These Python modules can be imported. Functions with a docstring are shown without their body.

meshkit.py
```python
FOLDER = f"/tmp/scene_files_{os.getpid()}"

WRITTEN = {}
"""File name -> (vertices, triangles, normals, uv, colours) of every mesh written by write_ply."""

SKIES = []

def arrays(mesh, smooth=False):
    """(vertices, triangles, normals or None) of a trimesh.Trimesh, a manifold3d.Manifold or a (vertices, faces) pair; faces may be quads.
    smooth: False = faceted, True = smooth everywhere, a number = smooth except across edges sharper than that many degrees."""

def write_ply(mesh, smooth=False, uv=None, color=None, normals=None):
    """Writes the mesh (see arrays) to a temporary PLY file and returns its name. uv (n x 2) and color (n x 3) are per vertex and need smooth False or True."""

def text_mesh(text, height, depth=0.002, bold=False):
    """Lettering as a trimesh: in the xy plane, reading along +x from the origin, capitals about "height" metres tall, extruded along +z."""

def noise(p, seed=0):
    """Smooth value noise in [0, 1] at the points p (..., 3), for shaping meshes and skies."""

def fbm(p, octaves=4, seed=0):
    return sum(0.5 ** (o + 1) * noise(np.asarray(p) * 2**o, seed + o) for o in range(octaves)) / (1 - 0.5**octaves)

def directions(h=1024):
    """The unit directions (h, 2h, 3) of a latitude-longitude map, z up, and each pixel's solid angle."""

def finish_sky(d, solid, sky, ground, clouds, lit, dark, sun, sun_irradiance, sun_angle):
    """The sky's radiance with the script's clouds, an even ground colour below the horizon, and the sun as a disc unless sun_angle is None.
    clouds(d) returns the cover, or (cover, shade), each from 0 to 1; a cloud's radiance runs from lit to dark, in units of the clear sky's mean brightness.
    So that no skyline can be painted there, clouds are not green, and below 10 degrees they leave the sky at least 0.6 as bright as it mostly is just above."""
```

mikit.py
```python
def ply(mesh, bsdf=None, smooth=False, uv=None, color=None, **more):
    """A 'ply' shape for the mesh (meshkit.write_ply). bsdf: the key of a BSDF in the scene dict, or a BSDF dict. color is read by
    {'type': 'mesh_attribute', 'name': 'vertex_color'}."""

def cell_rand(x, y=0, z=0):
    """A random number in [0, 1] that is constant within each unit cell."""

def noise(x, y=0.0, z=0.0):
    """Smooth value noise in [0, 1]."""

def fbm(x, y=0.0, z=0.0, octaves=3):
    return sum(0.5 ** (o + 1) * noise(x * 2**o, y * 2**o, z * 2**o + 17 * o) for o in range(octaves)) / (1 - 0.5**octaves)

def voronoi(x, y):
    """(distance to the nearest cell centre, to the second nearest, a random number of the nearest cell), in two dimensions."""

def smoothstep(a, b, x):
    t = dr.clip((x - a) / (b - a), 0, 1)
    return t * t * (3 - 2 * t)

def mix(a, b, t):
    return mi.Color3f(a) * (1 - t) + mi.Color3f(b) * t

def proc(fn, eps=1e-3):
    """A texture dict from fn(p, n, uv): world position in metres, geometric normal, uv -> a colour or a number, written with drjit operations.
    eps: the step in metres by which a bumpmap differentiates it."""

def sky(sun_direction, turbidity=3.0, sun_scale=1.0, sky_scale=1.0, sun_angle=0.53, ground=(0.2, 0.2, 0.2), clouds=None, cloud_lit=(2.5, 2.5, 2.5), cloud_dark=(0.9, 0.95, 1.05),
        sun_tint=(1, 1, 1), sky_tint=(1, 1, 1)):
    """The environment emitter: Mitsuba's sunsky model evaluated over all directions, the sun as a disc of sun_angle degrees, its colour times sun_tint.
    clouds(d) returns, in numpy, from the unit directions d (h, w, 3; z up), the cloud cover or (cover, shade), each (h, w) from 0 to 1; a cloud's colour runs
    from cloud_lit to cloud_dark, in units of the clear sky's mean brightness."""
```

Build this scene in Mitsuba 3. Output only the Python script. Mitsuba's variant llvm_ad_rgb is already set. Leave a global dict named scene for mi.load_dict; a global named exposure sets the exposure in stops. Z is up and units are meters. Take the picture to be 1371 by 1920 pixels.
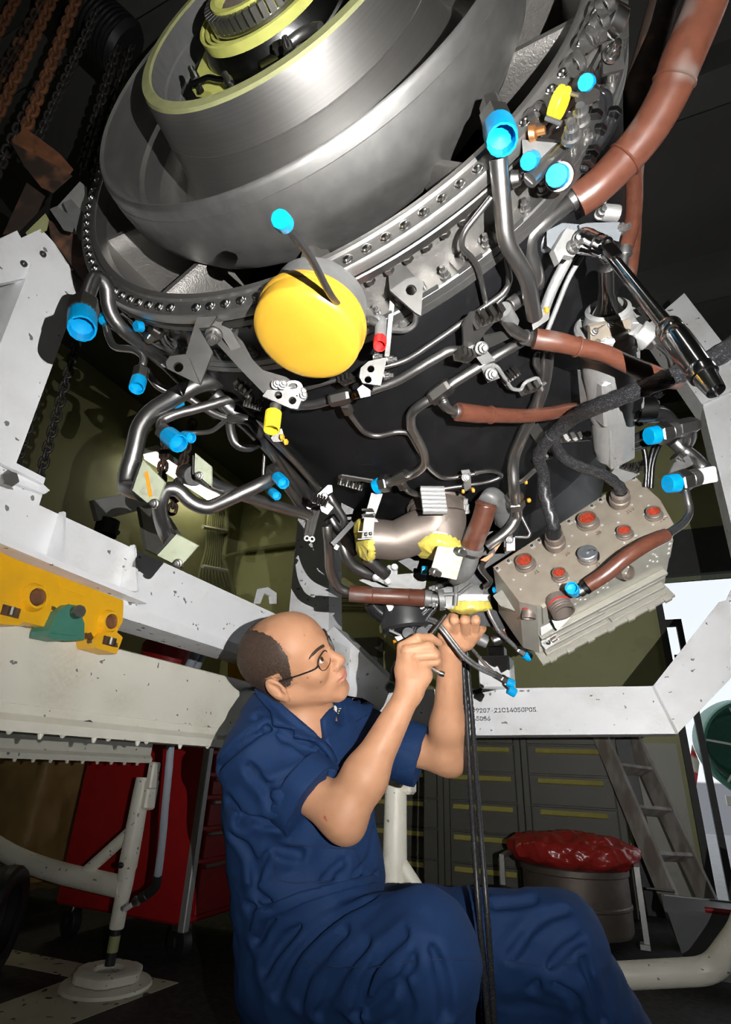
import math
import numpy as np
import trimesh
import manifold3d as m3
import drjit as dr
import mitsuba as mi
import mikit
import meshkit
from mikit import noise, fbm, voronoi, smoothstep, mix, cell_rand

scene, labels = {}, {}
T = mi.ScalarTransform4f
V = lambda *a: np.array(a, float)
# ---------------------------------------------------------------- camera
FOC, HOR, ROLL, EYE = 1050.0, 480.0, math.radians(2.4), V(0, 0, 0.75)
pit = math.atan2(HOR, FOC)
_F, _R0, _U0 = V(0, math.cos(pit), math.sin(pit)), V(1, 0, 0), V(0, -math.sin(pit), math.cos(pit))
CR = math.cos(ROLL) * _R0 + math.sin(ROLL) * _U0
CU = -math.sin(ROLL) * _R0 + math.cos(ROLL) * _U0
CF = _F
scene['camera'] = {'type': 'perspective', 'fov_axis': 'x', 'fov': 2 * math.degrees(math.atan(685.5 / FOC)), 'near_clip': 0.05, 'far_clip': 200.0,
                   'to_world': T().look_at(origin=EYE.tolist(), target=(EYE + CF).tolist(), up=CU.tolist())}
# ---------------------------------------------------------------- light
exposure = 0.0
# the hall, the stand and the engine share one heading: AX runs along the engine, UX across it to the right
AZ = math.radians(24.5)
AX, UX, ZX = V(math.sin(AZ), math.cos(AZ), 0), V(math.cos(AZ), -math.sin(AZ), 0), V(0, 0, 1)
E = lambda u, a, z: u * UX + a * AX + V(0, 0, z)
# overcast daylight beyond the open hangar door
scene['sky'] = mikit.sky((0.5, 0.35, 0.8), turbidity=5.0, sun_scale=0.0, sky_scale=5.5, ground=(0.25, 0.25, 0.26),
                         clouds=lambda d: np.clip(0.75 + 0.25 * meshkit.fbm(d * 3, 3), 0, 1), cloud_lit=(1.3, 1.35, 1.4), cloud_dark=(1.0, 1.05, 1.1))
# the photographer's flash beside the lens
def rect_light(center, normal, up, w, h, rgb):
    m = np.eye(4)
    n = normal / np.linalg.norm(normal); x = np.cross(up, n); x /= np.linalg.norm(x); y = np.cross(n, x)
    m[:3, 0], m[:3, 1], m[:3, 2], m[:3, 3] = x * w / 2, y * h / 2, n, center
    return {'type': 'rectangle', 'to_world': T(m), 'emitter': {'type': 'area', 'radiance': {'type': 'rgb', 'value': rgb}}}
FLASH = EYE + 0.165 * CR + 0.06 * CU - 0.10 * CF
FAIM = CF + 0.10 * CR + 0.04 * CU                               # it points a little to the right
scene['camera_flash'] = {'type': 'spot', 'to_world': T().look_at(origin=FLASH.tolist(), target=(FLASH + FAIM).tolist(), up=CU.tolist()),
                         'cutoff_angle': 55.5, 'beam_width': 18.0, 'intensity': {'type': 'rgb', 'value': [13.6, 13.4, 13.1]}}
# ---------------------------------------------------------------- placing helpers
def ray(px, py):
    return CF + ((px - 685.5) / FOC) * CR + ((960 - py) / FOC) * CU
def at(px, py, d):
    return EYE + d * ray(px, py)
def onz(px, py, z):
    r = ray(px, py); return EYE + (z - EYE[2]) / r[2] * r
def ona(px, py, a):
    r = ray(px, py); return EYE + a / (r @ AX) * r
def onu(px, py, u):
    r = ray(px, py); return EYE + u / (r @ UX) * r
EC = V(-0.124, 0.5, 1.687)                                   # centre of the front flange of the engine
def eng(s, th, r):                                           # th in degrees, 0 = bottom, + = to the right
    t = math.radians(th); return EC + AX * s + r * (math.sin(t) * UX - math.cos(t) * ZX)
def on_case(px, py, r):
    d = ray(px, py); o = EYE - EC
    dd, oo = d - AX * (d @ AX), o - AX * (o @ AX)
    A, B, Cc = dd @ dd, 2 * dd @ oo, oo @ oo - r * r
    D = B * B - 4 * A * Cc
    t = (-B - math.sqrt(D)) / (2 * A) if D > 0 else -B / (2 * A)
    return EYE + t * d
def pt(p):
    """(px, py, d): d > 0 a distance along the lens axis, d < 0 the engine radius it lies on"""
    return at(*p) if p[2] > 0 else on_case(p[0], p[1], -p[2])
def pts(L):
    return [pt(p) for p in L]
# ---------------------------------------------------------------- mesh helpers
def cat(*ms):
    ms = [m for m in ms if m is not None]
    return trimesh.util.concatenate(ms) if len(ms) > 1 else ms[0]
def unit(v):
    v = np.asarray(v, float); return v / max(np.linalg.norm(v), 1e-12)
def frame(d, up=None):
    d = unit(d); up = ZX if up is None else up
    if abs(d @ unit(up)) > 0.98: up = V(1, 0.2, 0)
    x = unit(np.cross(up, d)); return x, np.cross(d, x), d
def place(mesh, o, d, up=None):
    """mesh built along +z is moved to o with z along d (y as near as can be to up)"""
    x, y, z = frame(d, up); m = mesh.copy(); v = np.asarray(m.vertices)
    m.vertices = o + v[:, :1] * x + v[:, 1:2] * y + v[:, 2:] * z
    return m
def lathe(prof, n=32, mod=None):
    """profile [(r, z)...] turned about z; mod(angle, r) may alter the radius"""
    prof = np.array(prof, float); th = np.linspace(0, 2 * np.pi, n, endpoint=False); k = len(prof)
    R = prof[:, :1] * np.ones(n)
    if mod is not None: R = mod(th[None, :] * np.ones((k, 1)), R, prof[:, 1:] * np.ones(n))
    v = np.stack([R * np.cos(th), R * np.sin(th), prof[:, 1:] * np.ones(n)], -1).reshape(-1, 3)
    i, j = np.meshgrid(np.arange(k - 1), np.arange(n), indexing='ij'); j2 = (j + 1) % n
    a, b, c, d = i * n + j, i * n + j2, (i + 1) * n + j2, (i + 1) * n + j
    f = np.concatenate([np.stack([a, b, c], -1).reshape(-1, 3), np.stack([a, c, d], -1).reshape(-1, 3)])
    m = trimesh.Trimesh(v, f, process=False)
    m.merge_vertices(); m.update_faces(m.nondegenerate_faces())
    return m
def lathe_at(prof, o, d, n=32, mod=None, up=None):
    return place(lathe(prof, n, mod), o, d, up)
def smooth_path(P, bend=0.03, seg=6):
    """polyline with rounded corners"""
    P = [np.asarray(p, float) for p in P]; out = [P[0]]
    for i in range(1, len(P) - 1):
        a, b, c = P[i - 1], P[i], P[i + 1]
        u, v = a - b, c - b; lu, lv = np.linalg.norm(u), np.linalg.norm(v)
        t = min(bend, lu * 0.48, lv * 0.48); p0, p2 = b + u / lu * t, b + v / lv * t
        for k in range(seg + 1):
            s = k / seg; out.append((1 - s) ** 2 * p0 + 2 * s * (1 - s) * b + s * s * p2)
    out.append(P[-1]); return np.array(out)
def spline(P, n=8):
    P = np.array(P, float); Q = np.vstack([2 * P[0] - P[1], P, 2 * P[-1] - P[-2]]); out = []
    for i in range(1, len(Q) - 2):
        for t in np.linspace(0, 1, n, endpoint=False):
            a, b, c, d = Q[i - 1], Q[i], Q[i + 1], Q[i + 2]
            out.append(0.5 * (2 * b + (c - a) * t + (2 * a - 5 * b + 4 * c - d) * t * t + (3 * b - a - 3 * c + d) * t ** 3))
    out.append(P[-1]); return np.array(out)
def sweep(path, r, n=12, cap=True, uv=False, mod=None):
    """round tube along the path; r a number or one per point; mod(angle, length) scales the radius"""
    path = np.asarray(path, float); k = len(path)
    keep = np.r_[True, np.linalg.norm(np.diff(path, axis=0), axis=1) > 1e-6]
    r = np.broadcast_to(r, (k,))[keep].astype(float); path = path[keep]; k = len(path)
    tan = np.gradient(path, axis=0); tan /= np.linalg.norm(tan, axis=1, keepdims=True)
    x = frame(tan[0])[0]; ring = []; th = np.linspace(0, 2 * np.pi, n, endpoint=False)
    L = np.r_[0, np.cumsum(np.linalg.norm(np.diff(path, axis=0), axis=1))]
    for i in range(k):
        x = unit(x - tan[i] * (x @ tan[i])); y = np.cross(tan[i], x)
        rr = r[i] * (mod(th, L[i]) if mod else 1) * np.ones(n)
        ring.append(path[i] + (rr * np.cos(th))[:, None] * x + (rr * np.sin(th))[:, None] * y)
    v = np.array(ring).reshape(-1, 3)
    i, j = np.meshgrid(np.arange(k - 1), np.arange(n), indexing='ij'); j2 = (j + 1) % n
    a, b, c, d = i * n + j, i * n + j2, (i + 1) * n + j2, (i + 1) * n + j
    f = [np.stack([a, b, c], -1).reshape(-1, 3), np.stack([a, c, d], -1).reshape(-1, 3)]
    if cap:
        v = np.vstack([v, path[0], path[-1]]); jj = np.arange(n); j3 = (jj + 1) % n
        f += [np.stack([j3, jj, np.full(n, k * n)], -1), np.stack([(k - 1) * n + jj, (k - 1) * n + j3, np.full(n, k * n + 1)], -1)]
    return trimesh.Trimesh(v, np.concatenate(f), process=False)
def box(o, x, y, z, ch=0.0):
    """box centred on o with half-extent vectors x, y, z; ch chamfers the edges (metres)"""
    o, x, y, z = (np.asarray(q, float) for q in (o, x, y, z)); lx, ly, lz = (np.linalg.norm(q) for q in (x, y, z))
    if np.cross(x, y) @ z < 0: x = -x
    if ch <= 0:
        m = trimesh.creation.box((2, 2, 2)); v = np.asarray(m.vertices)
    else:
        a = [1 - min(ch / l, 0.45) for l in (lx, ly, lz)]
        p = []
        for sx in (-1, 1):
            for sy in (-1, 1):
                for sz in (-1, 1):
                    p += [(sx, sy * a[1], sz * a[2]), (sx * a[0], sy, sz * a[2]), (sx * a[0], sy * a[1], sz)]
        m = trimesh.convex.convex_hull(np.array(p)); v = np.asarray(m.vertices)
    m.vertices = o + v[:, :1] * x + v[:, 1:2] * y + v[:, 2:] * z
    return m
def beam(p, q, w, h, up=None, ch=0.004):
    """box bar from p to q; w across, h along up"""
    p, q = np.asarray(p, float), np.asarray(q, float); x, y, z = frame(q - p, up)
    return box((p + q) / 2, x * w / 2, y * h / 2, (q - p) / 2, ch)
def poly(P, depth, thick_dir=None, ch=0.0, holes=None):
    """flat plate: polygon of 3D points (taken into their best plane), thickness depth away from thick_dir"""
    from shapely.geometry import Polygon
    P = np.array(P, float); c = P.mean(0); n = np.linalg.svd(P - c)[2][2]
    if thick_dir is not None and n @ np.asarray(thick_dir, float) < 0: n = -n
    x = unit(P[1] - P[0]); x = unit(x - n * (x @ n)); y = np.cross(n, x)
    pg = Polygon(np.c_[(P - c) @ x, (P - c) @ y]).buffer(0)
    for hc, hr in holes or []:
        hc = np.asarray(hc) - c; t = np.linspace(0, 2 * np.pi, 20)
        pg = pg.difference(Polygon(np.c_[hc @ x + hr * np.cos(t), hc @ y + hr * np.sin(t)]))
    if pg.geom_type != 'Polygon': pg = max(pg.geoms, key=lambda g: g.area)
    m = trimesh.creation.extrude_polygon(pg, depth, engine='earcut'); v = np.asarray(m.vertices)
    m.vertices = c + v[:, :1] * x + v[:, 1:2] * y + v[:, 2:] * n
    return m
def hull(P):
    return trimesh.convex.convex_hull(np.array(P, float))
def rcone(p, q, r1, r2, seg=16):
    """solid of revolution from p to q"""
    L = np.linalg.norm(np.asarray(q) - p); return lathe_at([(0, 0), (r1, 0), (r2, L), (0, L)], np.asarray(p), np.asarray(q) - p, seg)
def hexnut(o, d, r, L, bore=0):
    return lathe_at([(bore, 0), (r * .88, 0), (r, .14 * L), (r, .86 * L), (r * .88, L), (bore, L)], o, d, 6)
def bolt(o, d, r, L=None):
    """twelve-point head on a washer with a stub, as on the casing flanges"""
    L = L or 2.2 * r
    star = lambda th, R, z: R * (1 + 0.06 * np.cos(12 * th) * (z > 0.25 * L))
    return lathe_at([(0, 0), (r * 1.45, 0), (r * 1.4, .22 * L), (r, .28 * L), (r, .8 * L), (r * .6, .84 * L), (r * .6, 1.3 * L), (0, 1.34 * L)], o, d, 24, star)
def rivet(o, d, r):
    return lathe_at([(r, -.3 * r), (r, 0), (r * .8, .35 * r), (r * .4, .55 * r), (0, .6 * r)], o, d, 8)
# ---------------------------------------------------------------- entries
_used = {}
def put(name, mesh, bsdf, parent=None, smooth=30, label=None, **kw):
    base = (parent + '__' if parent else '') + name
    n = _used.get(base, -1) + 1; _used[base] = n
    key = base if n == 0 else f'{base}_{n:03d}'
    scene[key] = mesh if isinstance(mesh, dict) else mikit.ply(mesh, bsdf, smooth=smooth, **kw)
    if label: labels[key] = {'label': label}
    return key
def thing(name, label, category, group=None):
    n = _used.get(name, -1) + 1; _used[name] = n
    key = name if n == 0 else f'{name}_{n:03d}'
    labels[key] = {'label': label, 'category': category}
    if group: labels[key]['group'] = group
    return key
def solo(name, mesh, bsdf, label, category, group=None, smooth=30, **kw):
    key = put(name, mesh, bsdf, None, smooth, **kw); labels[key] = {'label': label, 'category': category}
    if group: labels[key]['group'] = group
    return key
def struct(name, mesh, bsdf, smooth=False, parent=None):
    key = put(name, mesh, bsdf, parent, smooth)
    if not parent: labels[key] = {'kind': 'structure'}
    return key
# ================================================================ materials
def rgb(*c): return {'type': 'rgb', 'value': list(c)}
def princ(name, color, rough=0.5, metal=0.0, spec=0.5, bump=None, bs=0.001, **kw):
    d = {'type': 'principled', 'base_color': rgb(*color) if isinstance(color, (tuple, list)) else color,
         'roughness': rough if isinstance(rough, (int, float)) else rough, 'metallic': metal, **kw}
    if 'specular' not in kw and metal < 1: d['specular'] = spec
    if bump is not None: d = {'type': 'bumpmap', 'arbitrary': mikit.proc(bump[0], bump[1]), 'scale': bs, 'bsdf': d}
    scene[name] = {'type': 'twosided', 'bsdf': d}
    return name
col = lambda f: mikit.proc(f)
def grainy(c, amp=0.25, f=60.0):
    return col(lambda p, n, uv: mi.Color3f(*c) * (1 - amp / 2 + amp * fbm(p.x * f, p.y * f, p.z * f)))
def brushed(p, n, uv):
    # fine turning marks round the engine axis: grain only
    x, y, z = p.x - float(EC[0]), p.y - float(EC[1]), p.z - float(EC[2])
    s = x * float(AX[0]) + y * float(AX[1]); rr = dr.sqrt(dr.maximum(dr.square(x) + dr.square(y) + dr.square(z) - dr.square(s), 1e-6))
    g = fbm(s * 900, rr * 900, 0.0) ; b = fbm(p.x * 14, p.y * 14, p.z * 14)
    return mix((0.36, 0.35, 0.335), (0.48, 0.465, 0.445), 0.6 * g + 0.4 * b)
def castmetal(p, n, uv):
    g = fbm(p.x * 420, p.y * 420, p.z * 420, octaves=2); b = fbm(p.x * 16, p.y * 16, p.z * 16)
    return mix((0.22, 0.212, 0.20), (0.35, 0.335, 0.315), 0.5 * g + 0.5 * b)
princ('m_turned', col(brushed), 0.40, 0.95)
princ('m_cast', col(castmetal), 0.55, 0.93, bump=(lambda p, n, uv: fbm(p.x * 500, p.y * 500, p.z * 500, octaves=2), 3e-4), bs=0.0006)
princ('m_split', col(lambda p, n, uv: mix((0.22, 0.22, 0.215), (0.36, 0.355, 0.34), fbm(p.x * 60, p.y * 60, p.z * 9) )), 0.52, 0.95)
princ('m_steel', grainy((0.27, 0.265, 0.255), 0.3, 50), 0.42, 0.95)
princ('m_tube', grainy((0.33, 0.32, 0.31), 0.35, 35), 0.32, 0.97)
princ('m_darktube', grainy((0.20, 0.195, 0.19), 0.35, 35), 0.34, 0.95)
princ('m_nut', grainy((0.26, 0.25, 0.235), 0.3, 80), 0.38, 1.0)
princ('m_chrome', (0.66, 0.66, 0.66), 0.15, 1.0)
princ('m_bracket', grainy((0.115, 0.112, 0.106), 0.35, 60), 0.52, 0.9)
princ('m_rivet', (0.42, 0.41, 0.39), 0.4, 0.5)
princ('m_conduit', (0.34, 0.37, 0.42), 0.4)
princ('m_bright', (0.7, 0.69, 0.67), 0.22, 1.0)
princ('m_dark', (0.11, 0.11, 0.11), 0.3, 1.0)
princ('m_alu', grainy((0.40, 0.40, 0.39), 0.15, 120), 0.48, 0.7)
princ('m_anod', grainy((0.40, 0.43, 0.46), 0.2, 60), 0.4, 0.9)
princ('m_greycast', grainy((0.145, 0.145, 0.142), 0.3, 90), 0.5, 0.35)
princ('m_bronze', col(lambda p, n, uv: mix((0.135, 0.108, 0.088), (0.19, 0.160, 0.140), fbm(p.x * 30, p.y * 30, p.z * 30))), 0.5, 0.55)
princ('m_boxtan', col(lambda p, n, uv: mix((0.25, 0.212, 0.165), (0.325, 0.285, 0.23), fbm(p.x * 45, p.y * 45, p.z * 45))), 0.45, 0.45)
princ('m_boxgrey', grainy((0.30, 0.29, 0.25), 0.2, 60), 0.42, 0.45)
princ('m_copper', (0.62, 0.27, 0.10), 0.35, 0.9)
def weave(p, n, uv):
    f = 900.0
    return mix((0.0035, 0.0035, 0.004), (0.011, 0.011, 0.012), fbm(p.x * f, p.y * f, p.z * f, octaves=1) * 0.6 + 0.4 * smoothstep(0.55, 0.75, fbm(p.x * 25, p.y * 25, p.z * 25)))
princ('m_casing', col(weave), 0.48, 0.0, 0.14, bump=(lambda p, n, uv: dr.sin(p.x * 2400) * dr.sin(p.y * 2400 + p.z * 2400), 1e-4), bs=0.00008)
princ('m_black', (0.015, 0.015, 0.016), 0.45)
princ('m_blackgloss', (0.012, 0.012, 0.013), 0.2)
princ('m_primer', grainy((0.52, 0.53, 0.14), 0.25, 40), 0.5)
princ('m_primergrey', grainy((0.33, 0.34, 0.16), 0.3, 60), 0.5, 0.2)
def chips(base, under, dirt, th, f=26.0):
    def fn(p, n, uv):
        a = fbm(p.x * f, p.y * f, p.z * f); d = fbm(p.x * 7, p.y * 7, p.z * 7)
        fine = fbm(p.x * 160, p.y * 160, p.z * 160, octaves=2)
        c = mix(base, dirt, smoothstep(0.5, 0.8, d) * 0.55 * (0.4 + fine))
        return mix(c, under, smoothstep(th, th + 0.012, a + 0.12 * (fine - 0.5)))
    return col(fn)
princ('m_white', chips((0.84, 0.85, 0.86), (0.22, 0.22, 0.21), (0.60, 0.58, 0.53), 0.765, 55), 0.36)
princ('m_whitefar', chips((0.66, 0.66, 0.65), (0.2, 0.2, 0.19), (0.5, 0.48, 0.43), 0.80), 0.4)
princ('m_cream', chips((0.70, 0.68, 0.58), (0.20, 0.20, 0.19), (0.52, 0.48, 0.38), 0.755, 60), 0.42)
princ('m_amber', chips((0.74, 0.39, 0.010), (0.10, 0.05, 0.02), (0.58, 0.34, 0.03), 0.78), 0.36)
princ('m_green', grainy((0.05, 0.18, 0.13), 0.3, 40), 0.38)
def rust(p, n, uv):
    return mix((0.075, 0.034, 0.018), (0.25, 0.095, 0.035), fbm(p.x * 50, p.y * 50, p.z * 50))
princ('m_rust', col(rust), 0.75, 0.1)
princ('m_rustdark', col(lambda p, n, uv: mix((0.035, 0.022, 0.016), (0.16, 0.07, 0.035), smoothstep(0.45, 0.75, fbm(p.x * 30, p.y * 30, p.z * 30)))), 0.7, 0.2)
princ('m_chain', grainy((0.05, 0.047, 0.043), 0.6, 60), 0.5, 0.6)
princ('m_bluecap', (0.0, 0.22, 0.46), 0.32, 0.0, 0.5)
princ('m_yellow', col(lambda p, n, uv: mix((0.42, 0.245, 0.024), (0.38, 0.215, 0.019), fbm(p.x * 22, p.y * 22, p.z * 22))), 0.3)
princ('m_yellowplug', (0.52, 0.42, 0.02), 0.35)
princ('m_redplug', (0.45, 0.012, 0.012), 0.35)
princ('m_yellowbag', grainy((0.48, 0.40, 0.075), 0.25, 40), 0.35)
princ('m_tape', (0.55, 0.55, 0.54), 0.5)
def sleeve(p, n, uv):
    a = fbm(p.x * 18, p.y * 18, p.z * 18); b = fbm(p.x * 90, p.y * 90, p.z * 90)
    c = mix((0.062, 0.0205, 0.012), (0.095, 0.034, 0.020), b)
    return mix(c, (0.115, 0.095, 0.085), smoothstep(0.55, 0.72, a) * 0.7)
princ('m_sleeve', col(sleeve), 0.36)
princ('m_orange', (0.55, 0.13, 0.03), 0.4)
princ('m_dot', (0.5, 0.22, 0.015), 0.4)
def braidcol(p, n, uv):
    a = fbm(p.x * 700, p.y * 700, p.z * 700, octaves=1)
    return mix((0.012, 0.012, 0.013), (0.045, 0.045, 0.048), smoothstep(0.5, 0.9, a))
princ('m_braid', col(braidcol), 0.4)
princ('m_steelbraid', col(lambda p, n, uv: mix((0.25, 0.25, 0.25), (0.75, 0.75, 0.73), noise(p.x * 800, p.y * 800, p.z * 800))), 0.35, 0.9)
princ('m_redseal', grainy((0.20, 0.030, 0.013), 0.5, 200), 0.4)
princ('m_plate', col(lambda p, n, uv: mix((0.29, 0.315, 0.225), (0.24, 0.24, 0.18), smoothstep(0.55, 0.7, fbm(p.x * 60, p.y * 60, p.z * 60)))), 0.5)
# ================================================================ hall
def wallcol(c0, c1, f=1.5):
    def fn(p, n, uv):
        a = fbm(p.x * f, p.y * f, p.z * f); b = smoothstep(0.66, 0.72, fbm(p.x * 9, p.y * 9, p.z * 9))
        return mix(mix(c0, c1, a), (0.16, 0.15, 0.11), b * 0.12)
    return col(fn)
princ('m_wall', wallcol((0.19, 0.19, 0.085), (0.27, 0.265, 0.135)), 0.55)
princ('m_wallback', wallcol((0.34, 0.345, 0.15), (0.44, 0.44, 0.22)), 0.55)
princ('m_wallgrey', wallcol((0.40, 0.40, 0.34), (0.5, 0.5, 0.44)), 0.55)
princ('m_floor', col(lambda p, n, uv: mix((0.012, 0.012, 0.012), (0.032, 0.031, 0.030), fbm(p.x * 60, p.y * 60, p.z * 60))), 0.6)
princ('m_ceil', col(lambda p, n, uv: mix((0.045, 0.045, 0.045), (0.085, 0.085, 0.08), fbm(p.x * 2, p.y * 2, p.z * 2))), 0.6)
princ('m_floorpaint', chips((0.42, 0.41, 0.30), (0.05, 0.05, 0.045), (0.30, 0.28, 0.2), 0.72, 40), 0.5)
princ('m_deck', grainy((0.16, 0.16, 0.16), 0.5, 20), 0.5)
UL, UR, AB, AF, ZT = -3.6, 5.2, 4.6, -3.5, 3.64          # left wall, right wall, back wall, wall behind the camera, overhead
DO, DZ = 0.345, 2.14                                      # door opening: from u = DO, up to z = DZ
def slab(u0, u1, a0, a1, z0, z1, ch=0):
    return box(E((u0 + u1) / 2, (a0 + a1) / 2, (z0 + z1) / 2), UX * (u1 - u0) / 2, AX * (a1 - a0) / 2, ZX * (z1 - z0) / 2, ch)
struct('floor', slab(UL - .2, UR + .2, AF, AB + .2, -0.1, 0), 'm_floor')
struct('deck_ground', slab(-1, 9, AB + .2, 12, -0.12, -0.02), 'm_deck')
struct('ceiling', slab(UL - .2, UR + .2, AF, AB + .2, ZT, ZT + .1), 'm_ceil')
struct('wall_left', slab(UL - .1, UL, AF, AB + .2, 0, ZT), 'm_wall')
struct('wall_right', slab(UR, UR + .1, AF, AB + .2, 0, ZT), 'm_wallgrey')
struct('wall_front', slab(UL, UR, AF - .1, AF, 0, ZT), 'm_wallgrey')
struct('wall_back', cat(slab(UL, DO, AB, AB + .12, 0, ZT), slab(DO, UR, AB, AB + .12, DZ, ZT)), 'm_wallback')
# overhead deck with girders over the left bay
for a0 in (-0.6, 0.6, 1.8, 3.0, 4.2):
    struct('ceiling_beam', cat(slab(UL + .75, UR, a0, a0 + .02, ZT - .25, ZT), slab(UL + .75, UR, a0 - .07, a0 + .09, ZT - .27, ZT - .25)), 'm_ceil')
# ---------------------------------------------------------------- tube lamps
def tube_lamp(u, a, z, L, label, power, along='a'):
    k = thing('ceiling_lamp', label, 'lamp', 'fluorescent lamps of the hall')
    d = AX if along == 'a' else UX
    o = E(u, a, z); s = np.cross(d, ZX)
    put('housing', box(o + ZX * .045, d * L / 2, s * .09, ZX * .03, .006), 'm_whitefar', k)
    put('diffuser', {**mikit.ply(box(o, d * (L / 2 - .03), s * .07, ZX * .015, .004)), 'emitter': {'type': 'area', 'radiance': rgb(*power)}}, None, k)
tube_lamp(-3.42, 3.50, 3.10, 1.0, 'glowing tube lamp high on the olive wall behind the rusty chains and capped pipes', (10, 9.6, 6.8))
tube_lamp(2.25, 1.72, 3.46, 0.9, 'glowing lamp high in the top corner beside the brown hose', (16, 16, 15.5))
tube_lamp(0.2, -2.0, 3.46, 1.2, 'tube lamp overhead behind the camera', (14, 14, 13))
# ================================================================ engine
EN = thing('jet_engine', 'open jet engine with bolted front ring, black casing and a maze of steel tubes', 'engine')
Z0 = eng(0, 0, 0)
def turn(prof, n=96, th0=None):
    """profile [(s, r)] turned about the engine axis"""
    return lathe_at([(r, s) for s, r in prof], Z0, AX, n, up=ZX)
ring = put('front_flange', turn([(.02, .398), (0, .401), (-.002, .404), (-.002, .411), (.002, .4125), (.002, .4345), (.006, .437), (.016, .437), (.018, .424), (.022, .424)], 160), 'm_turned', EN, smooth=40)
put('flange_rear', turn([(.019, .424), (.019, .436), (.021, .438), (.029, .438), (.031, .436), (.031, .422)], 160), 'm_nut', EN, smooth=40)
NS = 110
for i in range(NS):
    th = -150 + 360 * i / NS
    if th > 130 or (i % 9 == 4 and -20 < th < 40): continue
    put('screw', lathe_at([(.0072, 0), (.0066, .0014), (.0052, .0016), (.0044, .0042), (0, .0056)], eng(.0022, th, .4235), -AX, 12), 'm_bright', ring)
for i in range(NS):
    th = -150 + 360 * (i + .5) / NS
    if th > 130: continue
    put('nut', hexnut(eng(.031, th, .432), AX, .0065, .007), 'm_nut', EN + '__flange_rear')
put('duct_wall', turn([(.02, .3985), (.10, .397), (.22, .392), (.30, .385), (.30, .30)], 96), 'm_cast', EN, smooth=True)
put('front_casing', turn([(.022, .424), (.05, .4235), (.09, .4235)], 128), 'm_cast', EN, smooth=True)
fl2 = put('casing_flange', turn([(.084, .42), (.084, .444), (.086, .446), (.096, .446), (.097, .44), (.098, .446), (.108, .446), (.11, .444), (.11, .43)], 128), 'm_steel', EN, smooth=40)
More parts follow.
